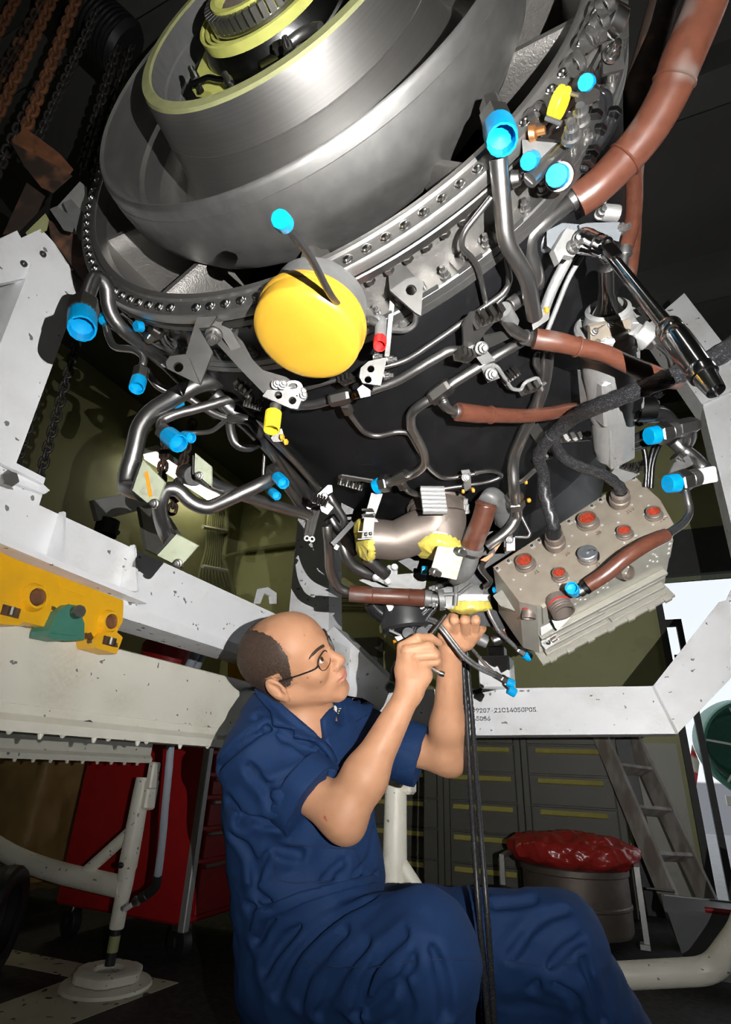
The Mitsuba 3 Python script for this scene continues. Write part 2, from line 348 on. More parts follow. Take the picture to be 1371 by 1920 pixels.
put('black_casing', turn([(.11, .436), (.13, .438), (.4, .441), (.74, .441), (.80, .437), (.80, .40)], 128), 'm_casing', EN, smooth=40)
put('rear_casing', turn([(.80, .40), (.82, .405), (1.2, .38), (1.9, .30), (1.9, 0)], 64), 'm_black', EN, smooth=40)
# splitter
put('splitter_ring', turn([(.10, .258), (.06, .302), (.02, .3265), (0, .3325), (-.03, .3325), (-.050, .3305), (-.0505, .3295), (-.062, .3275), (-.067, .325), (-.069, .322), (-.066, .317), (-.04, .309), (-.005, .304), (.0, .298), (.03, .293), (.062, .28)], 160), 'm_split', EN, smooth=35)
put('inlet_floor', turn([(.030, .293), (.044, .284), (.050, .272), (.051, .258), (.048, .249)], 96), 'm_cast', EN, smooth=True)
hub = put('hub_ring', turn([(.048, .250), (.040, .240), (.028, .2315), (.005, .2235), (-.02, .2185), (-.045, .2165), (-.050, .2165), (-.0502, .2150), (-.095, .2082), (-.104, .2065)], 128), 'm_turned', EN, smooth=35)
put('rim', turn([(-.104, .2066), (-.108, .2040), (-.109, .1905), (-.106, .1885)], 128), 'm_primergrey', hub, smooth=30)
put('hub_wall', turn([(-.106, .1885), (-.08, .1872), (-.078, .1845), (-.055, .184), (-.053, .181), (-.03, .18), (.02, .172), (.02, 0.0)], 96), 'm_greycast', hub, smooth=35)
# bearing housing in the hub
bh = put('bearing_housing', turn([(.02, .113), (-.05, .113), (-.052, .1125), (-.075, .1115), (-.077, .107), (-.085, .1065), (-.10, .099)], 96), 'm_dark', EN, smooth=35)
for i in range(4):
    r = .0985 - .0075 * i
    put('seal_ring', turn([(-.098, r - .0002), (-.112 + .002 * i, r), (-.1125 + .002 * i, r - .0035), (-.098, r - .004)], 96), 'm_primer', bh, smooth=30)
put('inner_sleeve', turn([(-.06, .0775), (-.1125, .0775), (-.114, .0765), (-.114, .072)], 96), 'm_bright', bh, smooth=35)
NT = 44
for i in range(NT):
    t0 = 360 * i / NT; w_ = 360 / NT * (.40 if i % 2 else .36)
    q = [eng(s, t0 + k * w_, r) for s in (-.130, -.1125) for k in (-1, 1) for r in (.066, .0775)]
    put('castellation', hull(q), 'm_steel', bh, smooth=False)
put('bearing_lip', turn([(-.10, .0665), (-.131, .0665), (-.133, .0655), (-.133, .058), (-.128, .055), (-.06, .054)], 96), 'm_primer', bh, smooth=30)
put('bearing_bore', turn([(-.128, .0575), (-.12, .0545), (-.09, .050), (-.03, .046), (-.03, 0)], 64), 'm_bronze', bh, smooth=35)
# struts between the splitter and the outer wall
for t in (-33, 3, 39, 75, 111, -69, -105):
    w0, w1 = 2.6, 2.1
    q = []
    for r, s0 in ((.285, .045), (.40, .022)):
        for k, s in ((-.35, s0), (.35, s0), (-.8, s0 + .008), (.8, s0 + .008), (-1, s0 + .03), (1, s0 + .03), (1, .18), (-1, .18), (.3, .29), (-.3, .29)):
            q.append(eng(s, t + k * (w0 if r < .3 else w1), r))
    st = put('strut', hull(q), 'm_cast', EN, smooth=30)
# bolts, bosses and stub pipes in the hub and the inlet
def on_s(px, py, s):
    """point of a cross-section of the engine at the axial station s"""
    r = ray(px, py); return EYE + ((EC - EYE) @ AX + s) / (r @ AX) * r
for x, y, s in ((386, 323, .030), (410, 335, .030), (437, 327, .030), (312, 230, .02), (497, 297, .03), (738, 8, -.02), (786, 18, .02), (800, 60, .03)):
    b0 = on_s(x, y, s); o_ = b0 - EC; rd = unit(o_ - AX * (o_ @ AX)); bd = unit(-AX - .5 * rd)
    put('boss', lathe_at([(0, -.03), (.014, -.03), (.012, .002), (.009, .004), (0, .004)], b0 - bd * .006, bd, 16), 'm_cast', EN)
    put('inlet_bolt', bolt(b0 - bd * .003, bd, .0052, .012), 'm_bright', EN)
put('sensor_lead', sweep(spline([on_s(370, 268, .03), on_s(378, 295, .025), on_s(384, 318, .025)], 5), .0055, 10), 'm_cast', EN)
put('feed_fitting', sweep(spline([on_s(238, 310, .02), on_s(243, 335, .02), on_s(256, 352, .02), on_s(272, 362, .03)], 5), .0085, 12), 'm_cast', EN)
for p0_, p1_ in (((378, 170), (358, 128)), ((440, 172), (421, 138))):
    s0 = on_s(*p0_, -.085); s1 = on_s(*p1_, -.10); put('hub_stud', lathe_at([(0, 0), (.0042, 0), (.0042, .45), (.0062, .47), (.0062, .72), (.0045, .74), (.0045, 1.0), (0, 1.0)] if False else [(a_, b_ * np.linalg.norm(s1 - s0)) for a_, b_ in ((0, 0), (.0036, 0), (.0036, .4), (.0062, .42), (.0062, .7), (.0045, .72), (.0045, 1), (0, 1))], s0, s1 - s0, 12), 'm_nut', EN)
put('green_cone', poly([on_s(x, y, -.082) for x, y in ((360, 168), (370, 130), (386, 92), (404, 118), (420, 152), (424, 168), (395, 172))], .01, AX), 'm_primer', EN, smooth=False)
put('wavy_strap', sweep(spline([on_s(x, y, -.092) for x, y in ((362, 158), (376, 152), (392, 146), (408, 149), (424, 150))], 5), .0042, 8), 'm_dark', EN)
put('oil_pipe', sweep(spline([on_s(x, y, -.095) for x, y in ((518, 92), (540, 82), (562, 66), (584, 55), (602, 52))], 6), .0065, 12), 'm_steel', EN)
put('oil_nut', hexnut(on_s(516, 94, -.095), on_s(545, 80, -.095) - on_s(516, 94, -.095), .0085, .014), 'm_nut', EN, smooth=False)
put('hub_stud', bolt(on_s(545, 100, -.10), on_s(536, 76, -.11) - on_s(545, 100, -.10), .006, .014), 'm_nut', EN)
put('bearing_block', hull([on_s(x, y, s) for x, y in ((476, 96), (514, 82), (527, 108), (490, 128)) for s in (-.088, -.06)]), 'm_dark', EN, smooth=False)
put('stub_pipe', sweep([on_s(676, 124, -.035), on_s(742, 140, -.02)], .0095, 16), 'm_cast', EN); put('stub_collar', sweep([on_s(674, 123, -.036), on_s(686, 126, -.033)], .0118, 16), 'm_cast', EN)
# ================================================================ engine stand, trailer and what hangs on them
def vprism(ua, z0, z1):
    """upright prism over the plan [(u, a)...]"""
    return hull([E(u, a, z) for u, a in ua for z in (z0, z1)])
def plane_plate(L, a, depth):
    """plate in a plane across the engine axis: [(u, z)...]"""
    return poly([E(u, a, z) for u, z in L], depth, AX)
def side_plate(L, u, depth):
    return poly([E(u, a, z) for a, z in L], depth, -UX)
ST = thing('engine_stand', 'white painted steel box-beam stand that carries the engine', 'stand')
# end frame across the tail, an open octagon of welded box beams
F0 = 2.10
for nm, L in (('end_beam', [(-.78, 1.028), (.094, 1.028), (.139, .884), (-.83, .862)]),
              ('diagonal', [(.094, 1.028), (.330, 1.290), (.352, 1.294), (.50, 1.22), (.139, .884)]),
              ('diagonal', [(-.78, 1.028), (-1.08, 1.29), (-1.22, 1.20), (-.83, .862)]),
              ('post', [(.352, 1.294), (.417, 1.40), (.424, 2.045), (.60, 2.10), (.60, 1.26), (.50, 1.22)]),
              ('post', [(-1.105, 1.28), (-1.137, 1.72), (-1.137, 2.1), (-1.31, 2.1), (-1.31, 1.28), (-1.22, 1.2)]),
              ('upper_diagonal', [(.424, 2.045), (.30, 2.48), (.46, 2.60), (.60, 2.10)]),
              ('upper_diagonal', [(-1.137, 2.1), (-1.02, 2.48), (-1.18, 2.6), (-1.31, 2.1)])):
    put(nm, plane_plate(L, F0, .13), 'm_white', ST, smooth=False)
for p, q in (((.094, 1.028), (.139, .884)), ((-.78, 1.028), (-.83, .862)), ((.424, 2.045), (.60, 2.10))):
    put('weld', sweep([E(p[0], F0 - .002, p[1]), E(q[0], F0 - .002, q[1])], .005, 6), 'm_white', ST)
put('lug_box', box(E(-.405, F0 - .01, 1.078), UX * .055, AX * .05, ZX * .055, .004), 'm_white', ST, smooth=False)
put('lug_block', box(E(-.40, F0 - .01, 1.15), UX * .03, AX * .03, ZX * .022, .004), 'm_steel', ST, smooth=False)
for i, (txt, z) in enumerate((('99207-21C14050P05', .957), ('65056', .930))):
    m = meshkit.text_mesh(txt, .0145, .0006, True); v = np.asarray(m.vertices); x1 = v[:, 0].max()
    mm = m3.Manifold(m3.Mesh(np.asarray(v, np.float32), np.asarray(m.faces, np.uint32)))
    # stencil bridges: narrow gaps cut through the strokes
    mm = mm - m3.Manifold.cube((1, .0013, .01), True).translate((0, .0070, 0)) - m3.Manifold.batch_boolean([m3.Manifold.cube((.0009, .05, .01), True).translate((x1 * (k + .5) / len(txt), 0, 0)) for k in range(len(txt))], m3.OpType.Add)
    mm = mm.to_mesh(); m = trimesh.Trimesh(mm.vert_properties[:, :3], mm.tri_verts); v = np.asarray(m.vertices)
    m.vertices = E(-.504, F0 - .0004, z - .012) + v[:, :1] * 1.02 * unit(UX + .018 * ZX) + v[:, 1:2] * ZX - v[:, 2:] * AX
    put('stencil', m, 'm_black', ST, smooth=False, label='black stencilled number ' + txt)
# left side beam with ribs and its post
put('side_beam', hull([E(u, a, z) for a in (.60, 2.16) for u, z in ((-1.0, 1.195), (-1.0, 1.062), (-1.012, 1.038), (-1.13, 1.038), (-1.14, 1.062), (-1.14, 1.195))]), 'm_white', ST, smooth=False)
for a in (.692, .885):
    put('rib', hull([E(-.998, a + k, z) for k in (0, .006) for z in (1.198, 1.085)] + [E(-.945, a + k, 1.085) for k in (0, .006)] + [E(-.985, a + k, 1.198) for k in (0, .006)]), 'm_white', ST, smooth=False)
put('flange', hull([E(u, a, z) for a, u1 in ((.45, -.92), (.94, -.965)) for u in (-1.13, u1) for z in (1.072, 1.084)]), 'm_white', ST, smooth=False)
put('base_block', hull([E(u, a, z) for a, zt in ((.36, 1.205), (.62, 1.20)) for u in (-1.14, -.955) for z in (1.085, zt)]), 'm_white', ST, smooth=False)
put('base_plate', poly([onu(x, y, -.94) for x, y in ((-40, 835), (12, 863), (70, 897), (94, 920), (84, 926), (-40, 880))], .012, ZX), 'm_white', ST, smooth=False)
put('base_plate', hull([E(u, a, z) for u in (-1.12, -.93) for a in (.36, .60) for z in (1.205, 1.218)]), 'm_white', ST, smooth=False)
put('nut', hexnut(onu(12, 902, -.95), UX - .3 * AX, .0155, .02), 'm_steel', ST, smooth=False)
put('post', vprism([(-.925, .445), (-.925, .515), (-1.10, .53), (-1.12, .44)], 1.2, 1.575), 'm_white', ST, smooth=False)
put('post_plate', hull([E(u, a, z) for u in (-.93, -.921) for a, z in ((.442, 1.2), (.535, 1.2), (.545, 1.62), (.505, 1.665), (.442, 1.60))]), 'm_white', ST, smooth=False)
tp = [onu(x, y, -.925) for x, y in ((-60, 475), (32, 432), (40, 446), (77, 429), (118, 472), (140, 505), (112, 500), (50, 521), (-60, 545))]
put('top_plate', poly(tp, .03, -UX), 'm_white', ST, smooth=False)
put('gusset', poly([onu(x, y, -.94) for x, y in ((112, 498), (141, 503), (168, 540), (150, 556), (90, 594), (100, 540))], .012, -UX), 'm_white', ST, smooth=False)
for x, y in ((44, 495), (80, 477), (133, 525)):
    put('screw', lathe_at([(.0012, .001), (.0035, .001), (.0035, .0028), (.0062, .0028), (.0066, 0)], onu(x, y, -.9245), UX - .2 * ZX - .3 * AX, 14), 'm_nut', ST)
for x, y in ((30, 441), (66, 470)):
    pass
# trunnion block between the post and the ring
TB = thing('trunnion_clamp', 'slotted grey steel block on a rusty shoe between the white post and the bolted ring', 'clamp')
o = at(128, 398, 1.13)
bx, by, bz = unit(CR + .75 * CU), unit(CU - .75 * CR), CF
def lumps(L, d0, d1):
    return hull([at(x, y, d) for x, y in L for d in (d0, d1)])
put('jaw', lumps(((93, 392), (107, 386), (143, 412), (136, 436), (120, 432)), 1.05, 1.13), 'm_greycast', TB, smooth=False)
put('jaw', lumps(((118, 380), (133, 373), (165, 408), (166, 440), (150, 452), (143, 412)), 1.06, 1.13), 'm_greycast', TB, smooth=False)
put('web', lumps(((108, 386), (150, 340), (163, 352), (165, 430), (140, 440)), 1.10, 1.16), 'm_alu', TB, smooth=False)
put('shoe', lumps(((90, 412), (130, 430), (160, 455), (168, 535), (150, 520), (95, 445)), 1.12, 1.2), 'm_rustdark', TB, smooth=False)
put('bar', lumps(((48, 436), (85, 400), (92, 412), (88, 432), (56, 450)), 1.10, 1.16), 'm_primergrey', TB, smooth=False)
# ---------------------------------------------------------------- trailer
TR = thing('trailer', 'low cream trailer with two chipped rails and tubular jack legs under the stand', 'trailer')
def rail(u, a0, a1, z0, z1, lip, name, mat):
    w = .03
    prof = [(u, z1), (u, z0 + .03), (u + lip, z0 + .018), (u + lip, z0), (u - .1, z0), (u - .1, z1 + .004), (u - .02, z1 + .006)]
    from shapely.geometry import Polygon
    m = trimesh.creation.extrude_polygon(Polygon([(p[0] - u, p[1]) for p in prof]), a1 - a0, engine='earcut'); v = np.asarray(m.vertices)
    m.vertices = (u + v[:, :1]) * UX + v[:, 1:2] * ZX + (a0 + v[:, 2:]) * AX
    m.invert()
    return put(name, m, mat, TR, smooth=False)
r1 = rail(-1.0, .10, 1.62, .785, .966, .012, 'rail', 'm_cream')
put('weld_strip', box(E(-.9985, .86, .832), UX * .0015, AX * .76, ZX * .001), 'm_cream', r1, smooth=False)
for i, (x, y) in enumerate(((20, 1362), (78, 1370), (118, 1377), (177, 1383), (203, 1388), (258, 1393), (274, 1396), (337, 1403), (388, 1408))):
    p = onu(x, y, -1.0)
    put('bolt', lathe_at([(0, -.014 if i % 2 else -.009), (.003, -.013 if i % 2 else -.008), (.0058, -.004), (.0058, .02)], E(-1.0, p @ AX, .7885), ZX, 10), 'm_cream', r1)
for L in (((158, 1352), (170, 1350), (178, 1357), (200, 1358), (198, 1366), (184, 1363), (172, 1367), (160, 1362)), ((215, 1360), (222, 1365), (246, 1364), (244, 1372), (234, 1382), (222, 1377), (218, 1368))):
    put('bare_patch', poly([onu(x, y, -.9985) - UX * .0012 + UX * (.0118 if False else 0) for x, y in L], .0006, UX), 'm_bracket', r1, smooth=False)
r2 = rail(-1.85, .2, 1.99, .735, .835, .012, 'rail', 'm_cream')
for i in range(16):
    a = .9 + .068 * i
    put('bolt', lathe_at([(0, -.012), (.005, -.009), (.007, -.002), (.007, .01)], E(-1.848, a, .735), ZX, 8), 'm_cream', r2)
def jack(u, a, ztop, flip, full=True):
    k = TR
    o = E(u, a, 0)
    leg = put('jack_leg', lathe_at([(.024, .17), (.0265, .175), (.027, .26), (.031, .30), (.032, .36), (.035, .365), (.035, .47), (.033, .62), (.031, ztop)], o, ZX, 24), 'm_cream', k, smooth=40)
    put('knuckle', cat(box(o + ZX * (ztop - .06) + AX * .012 + UX * .03 * flip, UX * .022, AX * .03, ZX * .055, .008), box(o + ZX * (ztop + .01) + UX * .045 * flip, UX * .016, AX * .022, ZX * .05, .006)), 'm_cream', leg, smooth=False)
    put('threaded_rod', sweep([o + ZX * .06, o + ZX * .18], .018, 12), 'm_black', leg)
    put('collar', sweep([o + ZX * .10, o + ZX * .15], .0195, 12), 'm_primergrey', leg)
    if full:
        put('foot_plate', lathe_at([(0, .0), (.16, 0), (.155, .012), (.12, .018), (0, .02)], o, ZX, 40), 'm_cream', leg, smooth=40)
        ft = put('foot_ring', lathe_at([(.05, .018), (.105, .018), (.112, .024), (.112, .048), (.10, .054), (.055, .052), (.045, .04)], o, ZX, 40, lambda th, R, z: R * (1 + .07 * (np.cos(6 * th) > .3) * (R > .08))), 'm_cream', leg, smooth=40)
    return leg, o
J1, o1 = jack(-1.85, 1.975, .68, 1)
put('cross_tube', sweep(smooth_path([E(-2.75, 1.95, .42), E(-2.45, 1.96, .345), E(-2.2, 1.97, .315), o1 + ZX * .30], .12), .038, 18), 'm_cream', TR)
put('brace', sweep([E(-2.07, 1.97, .32), o1 + ZX * .50], .023, 14), 'm_cream', TR)
put('pin_hole', rivet(at(226, 1623, 1.99), -CF, .011), 'm_black', J1)
p2 = at(742, 1500, 1.64); u2, a2 = p2 @ UX, p2 @ AX
J2, o2 = jack(u2, a2, .80, 1, False)
put('brace', sweep([o2 + ZX * .53, o2 + E(.26, .02, .22)], .021, 14), 'm_cream', TR)
put('cross_tube', sweep(smooth_path([at(1080, 1834, 1.83), at(1335, 1820, 1.78), at(1395, 1740, 1.74), at(1420, 1600, 1.72)], .05), .038, 20), 'm_cream', TR)
# tyre of the trailer
ty = [(.11, -.05), (.13, -.06), (.165, -.058), (.178, -.045), (.180, -.02), (.176, -.016), (.176, .016), (.180, .02), (.178, .045), (.165, .058), (.13, .06), (.11, .05)]
put('tyre', lathe_at(ty, onz(-42, 1838, 0) + ZX * .18, UX * .75 + AX * .5, 40, lambda th, R, z: R * (1 - .02 * (np.cos(40 * th) > .6) * (R > .17))), 'm_black', TR, smooth=30)
# yellow adapter with its green latch between the two rails
AD = thing('roller_adapter', 'yellow steel adapter bracket with two rusty bolts, between the white beam and the cream rail', 'bracket')
c6 = lambda x, y, u=-.955: onu(x * .3647, 960 + y * .3647, u)
body = [(-60, 180), (100, 250), (635, 455), (632, 560), (600, 622), (490, 655), (440, 650), (425, 540), (395, 485), (350, 472), (310, 495), (270, 560), (262, 598), (130, 568), (60, 540), (-60, 500)]
b = put('plate', poly([c6(*q) for q in body], .12, -UX), 'm_amber', AD, smooth=False)
put('lug', poly([c6(*q, -.945) for q in ((485, 655), (520, 620), (602, 618), (632, 645), (600, 730), (492, 700))], .05, -UX), 'm_amber', AD, smooth=False)
put('lug', poly([c6(*q, -.945) for q in ((-60, 455), (10, 450), (60, 480), (158, 515), (150, 550), (95, 582), (-60, 570))], .05, -UX), 'm_amber', AD, smooth=False)
put('name_pad', poly([c6(*q, -.9535) for q in ((318, 352), (455, 405), (460, 420), (445, 438), (318, 392), (310, 370))], .004, -UX), 'm_amber', AD, smooth=False)
for (x, y, r) in ((172, 440, .0205), (553, 565, .0195)):
    o = c6(x, y)
    put('boss', lathe_at([(r * .80, .012), (r, .012), (r * 1.22, .004), (r * 1.35, -.004)], o, UX, 28), 'm_amber', AD)
    put('bolt_end', lathe_at([(0, .006), (r * .55, .007), (r * .74, .011), (r * .80, .006), (r * .8, 0)], o, UX, 24), 'm_rust', AD)
for x, y in ((55, 512), (563, 665)):
    o = c6(x, y, -.944)
    put('slot', box(o, UX * .0015, AX * .016, ZX * .0085), 'm_rustdark', AD, smooth=False)
    put('slot_pin', sweep([o + UX * .003 - ZX * .007, o + UX * .003 + ZX * .007], .006, 10), 'm_nut', AD)
lt = put('latch', poly([c6(*q, -.935) for q in ((350, 476), (385, 478), (408, 500), (435, 575), (432, 655), (340, 660), (250, 640), (255, 610), (300, 510))], .05, -UX), 'm_green', AD, smooth=False)
put('latch_nose', hull([c6(*q, -.93) for q in ((250, 622), (432, 642), (430, 660), (340, 664), (250, 648))] + [c6(*q, -.95) for q in ((250, 615), (435, 640))]), 'm_green', lt, smooth=False)
put('latch_pin', lathe_at([(0, .02), (.011, .02), (.0125, .016), (.0125, -.02)], c6(387, 517, -.935), UX - .3 * AX, 18), 'm_nut', AD)
AD2 = thing('roller_adapter', 'yellow adapter bracket half hidden behind the back of the mechanic\'s head', 'bracket')
put('plate', lumps(((427, 1205), (460, 1195), (490, 1240), (490, 1290), (427, 1270)), 1.80, 1.95), 'm_amber', AD2, smooth=False)
put('pin', sweep([at(418, 1232, 1.79), at(436, 1232, 1.79)], .008, 10), 'm_cream', AD2)
# armoured hose hanging at the jack leg
HO = thing('armoured_hose', 'thin grey ribbed conduit hanging beside the left jack leg, with a white tip', 'hose')
hp = spline([at(321, 1390, 1.85), at(316, 1450, 1.85), at(310, 1510, 1.86), at(304, 1580, 1.88), at(296, 1642, 1.9)], 8)
put('conduit', sweep(hp, .0125, 14, mod=lambda th, L: 1 + .06 * (np.sin(L * 420) > .8)), 'm_conduit', HO)
put('sleeve', sweep(spline([at(296, 1640, 1.9), at(292, 1662, 1.9), at(278, 1676, 1.9)], 5), .0145, 14), 'm_black', HO)
put('fitting', hexnut(at(276, 1677, 1.9), at(256, 1690, 1.9) - at(276, 1677, 1.9), .017, .028), 'm_nut', HO, smooth=False)
put('collar', rcone(at(257, 1689, 1.9), at(251, 1693, 1.9), .017, .012), 'm_steel', HO)
put('tip', rcone(at(252, 1693, 1.9), at(235, 1705, 1.9), .0085, .0085), 'm_tape', HO)
# ---------------------------------------------------------------- hoist chains and the rusty hook block
def link(o, d, side, L, w, r, n=7):
    x = unit(side - d * (side @ d)); t = np.linspace(0, 2 * np.pi, 17)[:-1]
    c = [o + d * ((L / 2 - w / 2) * np.sign(np.sin(a)) * (abs(np.sin(a)) > .05) + w / 2 * np.sin(a)) + x * w / 2 * np.cos(a) for a in t]
    c = c + [c[0]]
    return sweep(np.array(c), r, 6, cap=False)
def chain(p, q, L, w, r, mat, label, group=None, sag=0.0):
    k = thing('chain', label, 'chain', group)
    p, q = np.asarray(p), np.asarray(q); D = np.linalg.norm(q - p); d = (q - p) / D; n = int(D / (L - 2.6 * r)) + 1
    s0, s1 = frame(d)[:2]
    for i in range(min(n, 120)):
        o = p + d * (i + .5) * D / n
        put('link', link(o, d, s0 if i % 2 else s1, L, w, r), mat, k, smooth=True)
HK = thing('hook_block', 'rusty orange hook block hanging from the chains beside the stand post', 'hook')
put('cheek', lumps(((22, 262), (48, 238), (64, 258), (60, 300), (35, 290)), 1.32, 1.40), 'm_rust', HK, smooth=False)
put('cheek', lumps(((20, 266), (60, 300), (108, 312), (136, 330), (100, 362), (78, 352), (46, 312)), 1.28, 1.33), 'm_rustdark', HK, smooth=False)
put('shank', lumps(((48, 242), (70, 256), (112, 288), (138, 318), (128, 332), (60, 298)), 1.33, 1.42), 'm_rust', HK, smooth=False)
put('lower_plate', lumps(((5, 440), (50, 342), (85, 368), (70, 400), (35, 436)), 1.22, 1.28), 'm_rustdark', HK, smooth=False)
for i, (p0, p1, d0, d1, mat, sz, lab) in enumerate((
        ((158, -40), (46, 248), 1.55, 1.38, 'm_rust', (.034, .022, .0050), 'rusty lifting chain that ends at the hook block'),
        ((112, -30), (-8, 225), 1.62, 1.45, 'm_rust', (.034, .022, .0050), 'rusty lifting chain second from the hook block'),
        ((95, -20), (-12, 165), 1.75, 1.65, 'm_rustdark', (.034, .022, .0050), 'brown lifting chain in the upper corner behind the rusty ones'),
        ((40, -20), (-20, 90), 1.62, 1.55, 'm_rust', (.034, .022, .0050), 'short length of rusty chain in the top corner'),
        ((182, 20), (72, 258), 1.5, 1.42, 'm_chain', (.024, .016, .0034), 'thin black hand chain beside the rusty lifting chain'),
        ((80, 150), (-10, 330), 1.5, 1.42, 'm_chain', (.030, .020, .0045), 'black chain left of the hook block'),
        ((60, 240), (0, 300), 1.55, 1.5, 'm_chain', (.030, .020, .0045), 'short black chain behind the hook block'),
        ((228, 60), (150, 320), 1.9, 1.8, 'm_chain', (.034, .023, .005), 'black chain in the dark above the engine, beside the splitter'),
        ((250, 70), (170, 330), 1.95, 1.85, 'm_chain', (.034, .023, .005), 'black chain nearest the engine ring in the dark'),
        ((108, 625), (30, 880), 1.75, 1.6, 'm_chain', (.030, .020, .0036), 'thin dark chain hanging behind the white post'),
        ((144, 640), (72, 905), 1.62, 1.48, 'm_chain', (.034, .022, .0038), 'steel chain hanging between the white post and the bent pipe'),
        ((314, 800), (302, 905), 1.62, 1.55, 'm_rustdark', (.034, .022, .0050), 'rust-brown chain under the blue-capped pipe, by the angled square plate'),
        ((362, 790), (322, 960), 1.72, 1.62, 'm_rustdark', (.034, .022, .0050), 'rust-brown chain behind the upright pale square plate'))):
    chain(at(*p0, d0), at(*p1, d1), *sz, mat, lab)

# chain hoist overhead in the dark corner
CHH = thing('chain_hoist', 'black finned chain hoist hanging in the dark top corner behind the rusty chains', 'hoist')
h0, h1 = at(150, 135, 1.9), at(235, -20, 1.95); hd = unit(CR * .75 - CU * .6 + .2 * CF); hm = (h0 + h1) / 2
put('motor', lathe_at([(0, -.09), (.085, -.09), (.10, -.07)] + [q for i in range(9) for q in ((.10, -.065 + .015 * i), (.10, -.058 + .015 * i), (.09, -.0575 + .015 * i), (.09, -.0505 + .015 * i))] + [(.10, .08), (.085, .10), (0, .10)], hm, hd, 32), 'm_black', CHH)
put('gear_cover', lathe_at([(0, 0), (.11, 0), (.12, .02), (.115, .06), (.06, .085), (0, .09)], hm - hd * .10, -hd, 32), 'm_blackgloss', CHH)
put('hanger', beam(hm + CU * .08, hm + CU * .45, .05, .03), 'm_black', CHH, smooth=False)
# ================================================================ hall furniture
# painted triangle on the floor under the jack
fp = lambda L: poly([onz(x, y, .001) for x, y in L], .0015, ZX)
struct('floor_marking', fp(((335, 1843), (31, 1783), (-60, 1765), (-60, 1800), (29, 1812), (137, 1834), (-60, 1905), (-60, 1980), (120, 1925))), 'm_floorpaint')
# red tool chest
TC = thing('tool_chest', 'tall red rolling tool chest with chrome drawer pulls behind the jack leg', 'tool chest')
u0, u1, a0, a1, z0, z1 = -2.52, -1.77, 2.27, 2.85,   .13, 1.02
princ('m_red', grainy((0.34, 0.010, 0.012), 0.2, 20), 0.35)
princ('m_redfar', grainy((0.30, 0.010, 0.012), 0.2, 20), 0.35)
put('body', slab(u0, u1 - .012, a0, a1, z0, z1, .01), 'm_red', TC, smooth=False)
put('corner_trim', slab(u1 - .03, u1 + .004, a0 - .006, a0 + .03, z0 - .02, z1, .004), 'm_alu', TC, smooth=False)
z = z0 + .03
for i, h in enumerate((.20, .12, .12, .09, .09, .09, .12, .12)):
    d = put('drawer', slab(u1 - .014, u1 + .008, a0 + .05, a1 - .03, z, z + h - .012, .004), 'm_redfar', TC, smooth=False)
    put('pull', slab(u1 + .006, u1 + .024, a0 + .06, a1 - .04, z + h - .032, z + h - .016, .004), 'm_bright', d, smooth=False)
    z += h + .004
for u, a in ((u1 - .06, a0 + .06), (u0 + .06, a0 + .06), (u1 - .06, a1 - .06)):
    c_ = put('caster', lathe_at([(.02, -.02), (.06, -.02), (.062, -.012), (.062, .012), (.06, .02), (.02, .02)], E(u, a, .062), AX + .3 * UX, 24), 'm_black', TC)
    put('fork', slab(u - .03, u + .03, a - .03, a + .03, .10, .135, .004), 'm_nut', c_, smooth=False)
# tarpaulin-covered crate
rng = np.random.default_rng(4)
def cloth_box(u0, u1, a0, a1, z0, z1, amp, f, seed):
    m = slab(u0, u1, a0, a1, z0, z1)
    m = m.subdivide_to_size(.05); trimesh.smoothing.filter_laplacian(m, .5, iterations=6)
    v = np.asarray(m.vertices); n = np.asarray(m.vertex_normals)
    a = meshkit.fbm(v * f, 4, seed) - .5; b = np.abs(meshkit.noise(v * f * .9 + 5, seed + 3) - .5)
    m.vertices = v + n * (amp * (2 * a + 1.6 * (0.25 - b)))[:, None]
    return m
princ('m_tarp', grainy((0.27, 0.17, 0.06), 0.3, 12), 0.6)
solo('covered_crate', cloth_box(-3.40, -2.84, 2.3, 2.75, .12, .92, .05, 5, 1), 'm_tarp', 'brown canvas-covered bale standing against the wall at the lower left', 'tarpaulin', smooth=40)
# drawer cabinets
princ('m_cab', grainy((0.105, 0.105, 0.085), 0.15, 8), 0.5)
princ('m_strip', grainy((0.42, 0.38, 0.10), 0.25, 30), 0.5)
AC = 4.2
def cabinet(u0, u1, rows, label, strip):
    k = thing('drawer_cabinet', label, 'cabinet', None)
    put('body', slab(u0, u1, AC + .02, AB - .02, .02, 1.13, .005), 'm_cab', k, smooth=False)
    put('side_post', slab(u0, u0 + .04, AC, AC + .03, .02, 1.13, .003), 'm_cab', k, smooth=False); put('side_post', slab(u1 - .04, u1, AC, AC + .03, .02, 1.13, .003), 'm_cab', k, smooth=False)
    h = 1.09 / rows
    for r in range(rows):
        z0 = .03 + r * h
        d = put('drawer', slab(u0 + .045, u1 - .045, AC - .004, AC + .03, z0 + .004, z0 + h - .006, .003), 'm_cab', k, smooth=False)
        zt = z0 + h - .035
        put('label_strip', hull([E(u, a, z) for u in (u0 + strip, u1 - strip) for a, z in ((AC - .006, zt + .012), (AC - .022, zt - .014), (AC - .006, zt - .02))]), 'm_strip', d, smooth=False)
cabinet(-.685, -.085, 6, 'dark grey drawer cabinet with yellow label strips, beside the leaning ladder', .10)
cabinet(-1.23, -.69, 6, 'dark grey drawer cabinet with yellow label strips, second from the ladder', .07)
cabinet(-1.90, -1.235, 6, 'dark grey drawer cabinet behind the white jack post by the mechanic', .14)
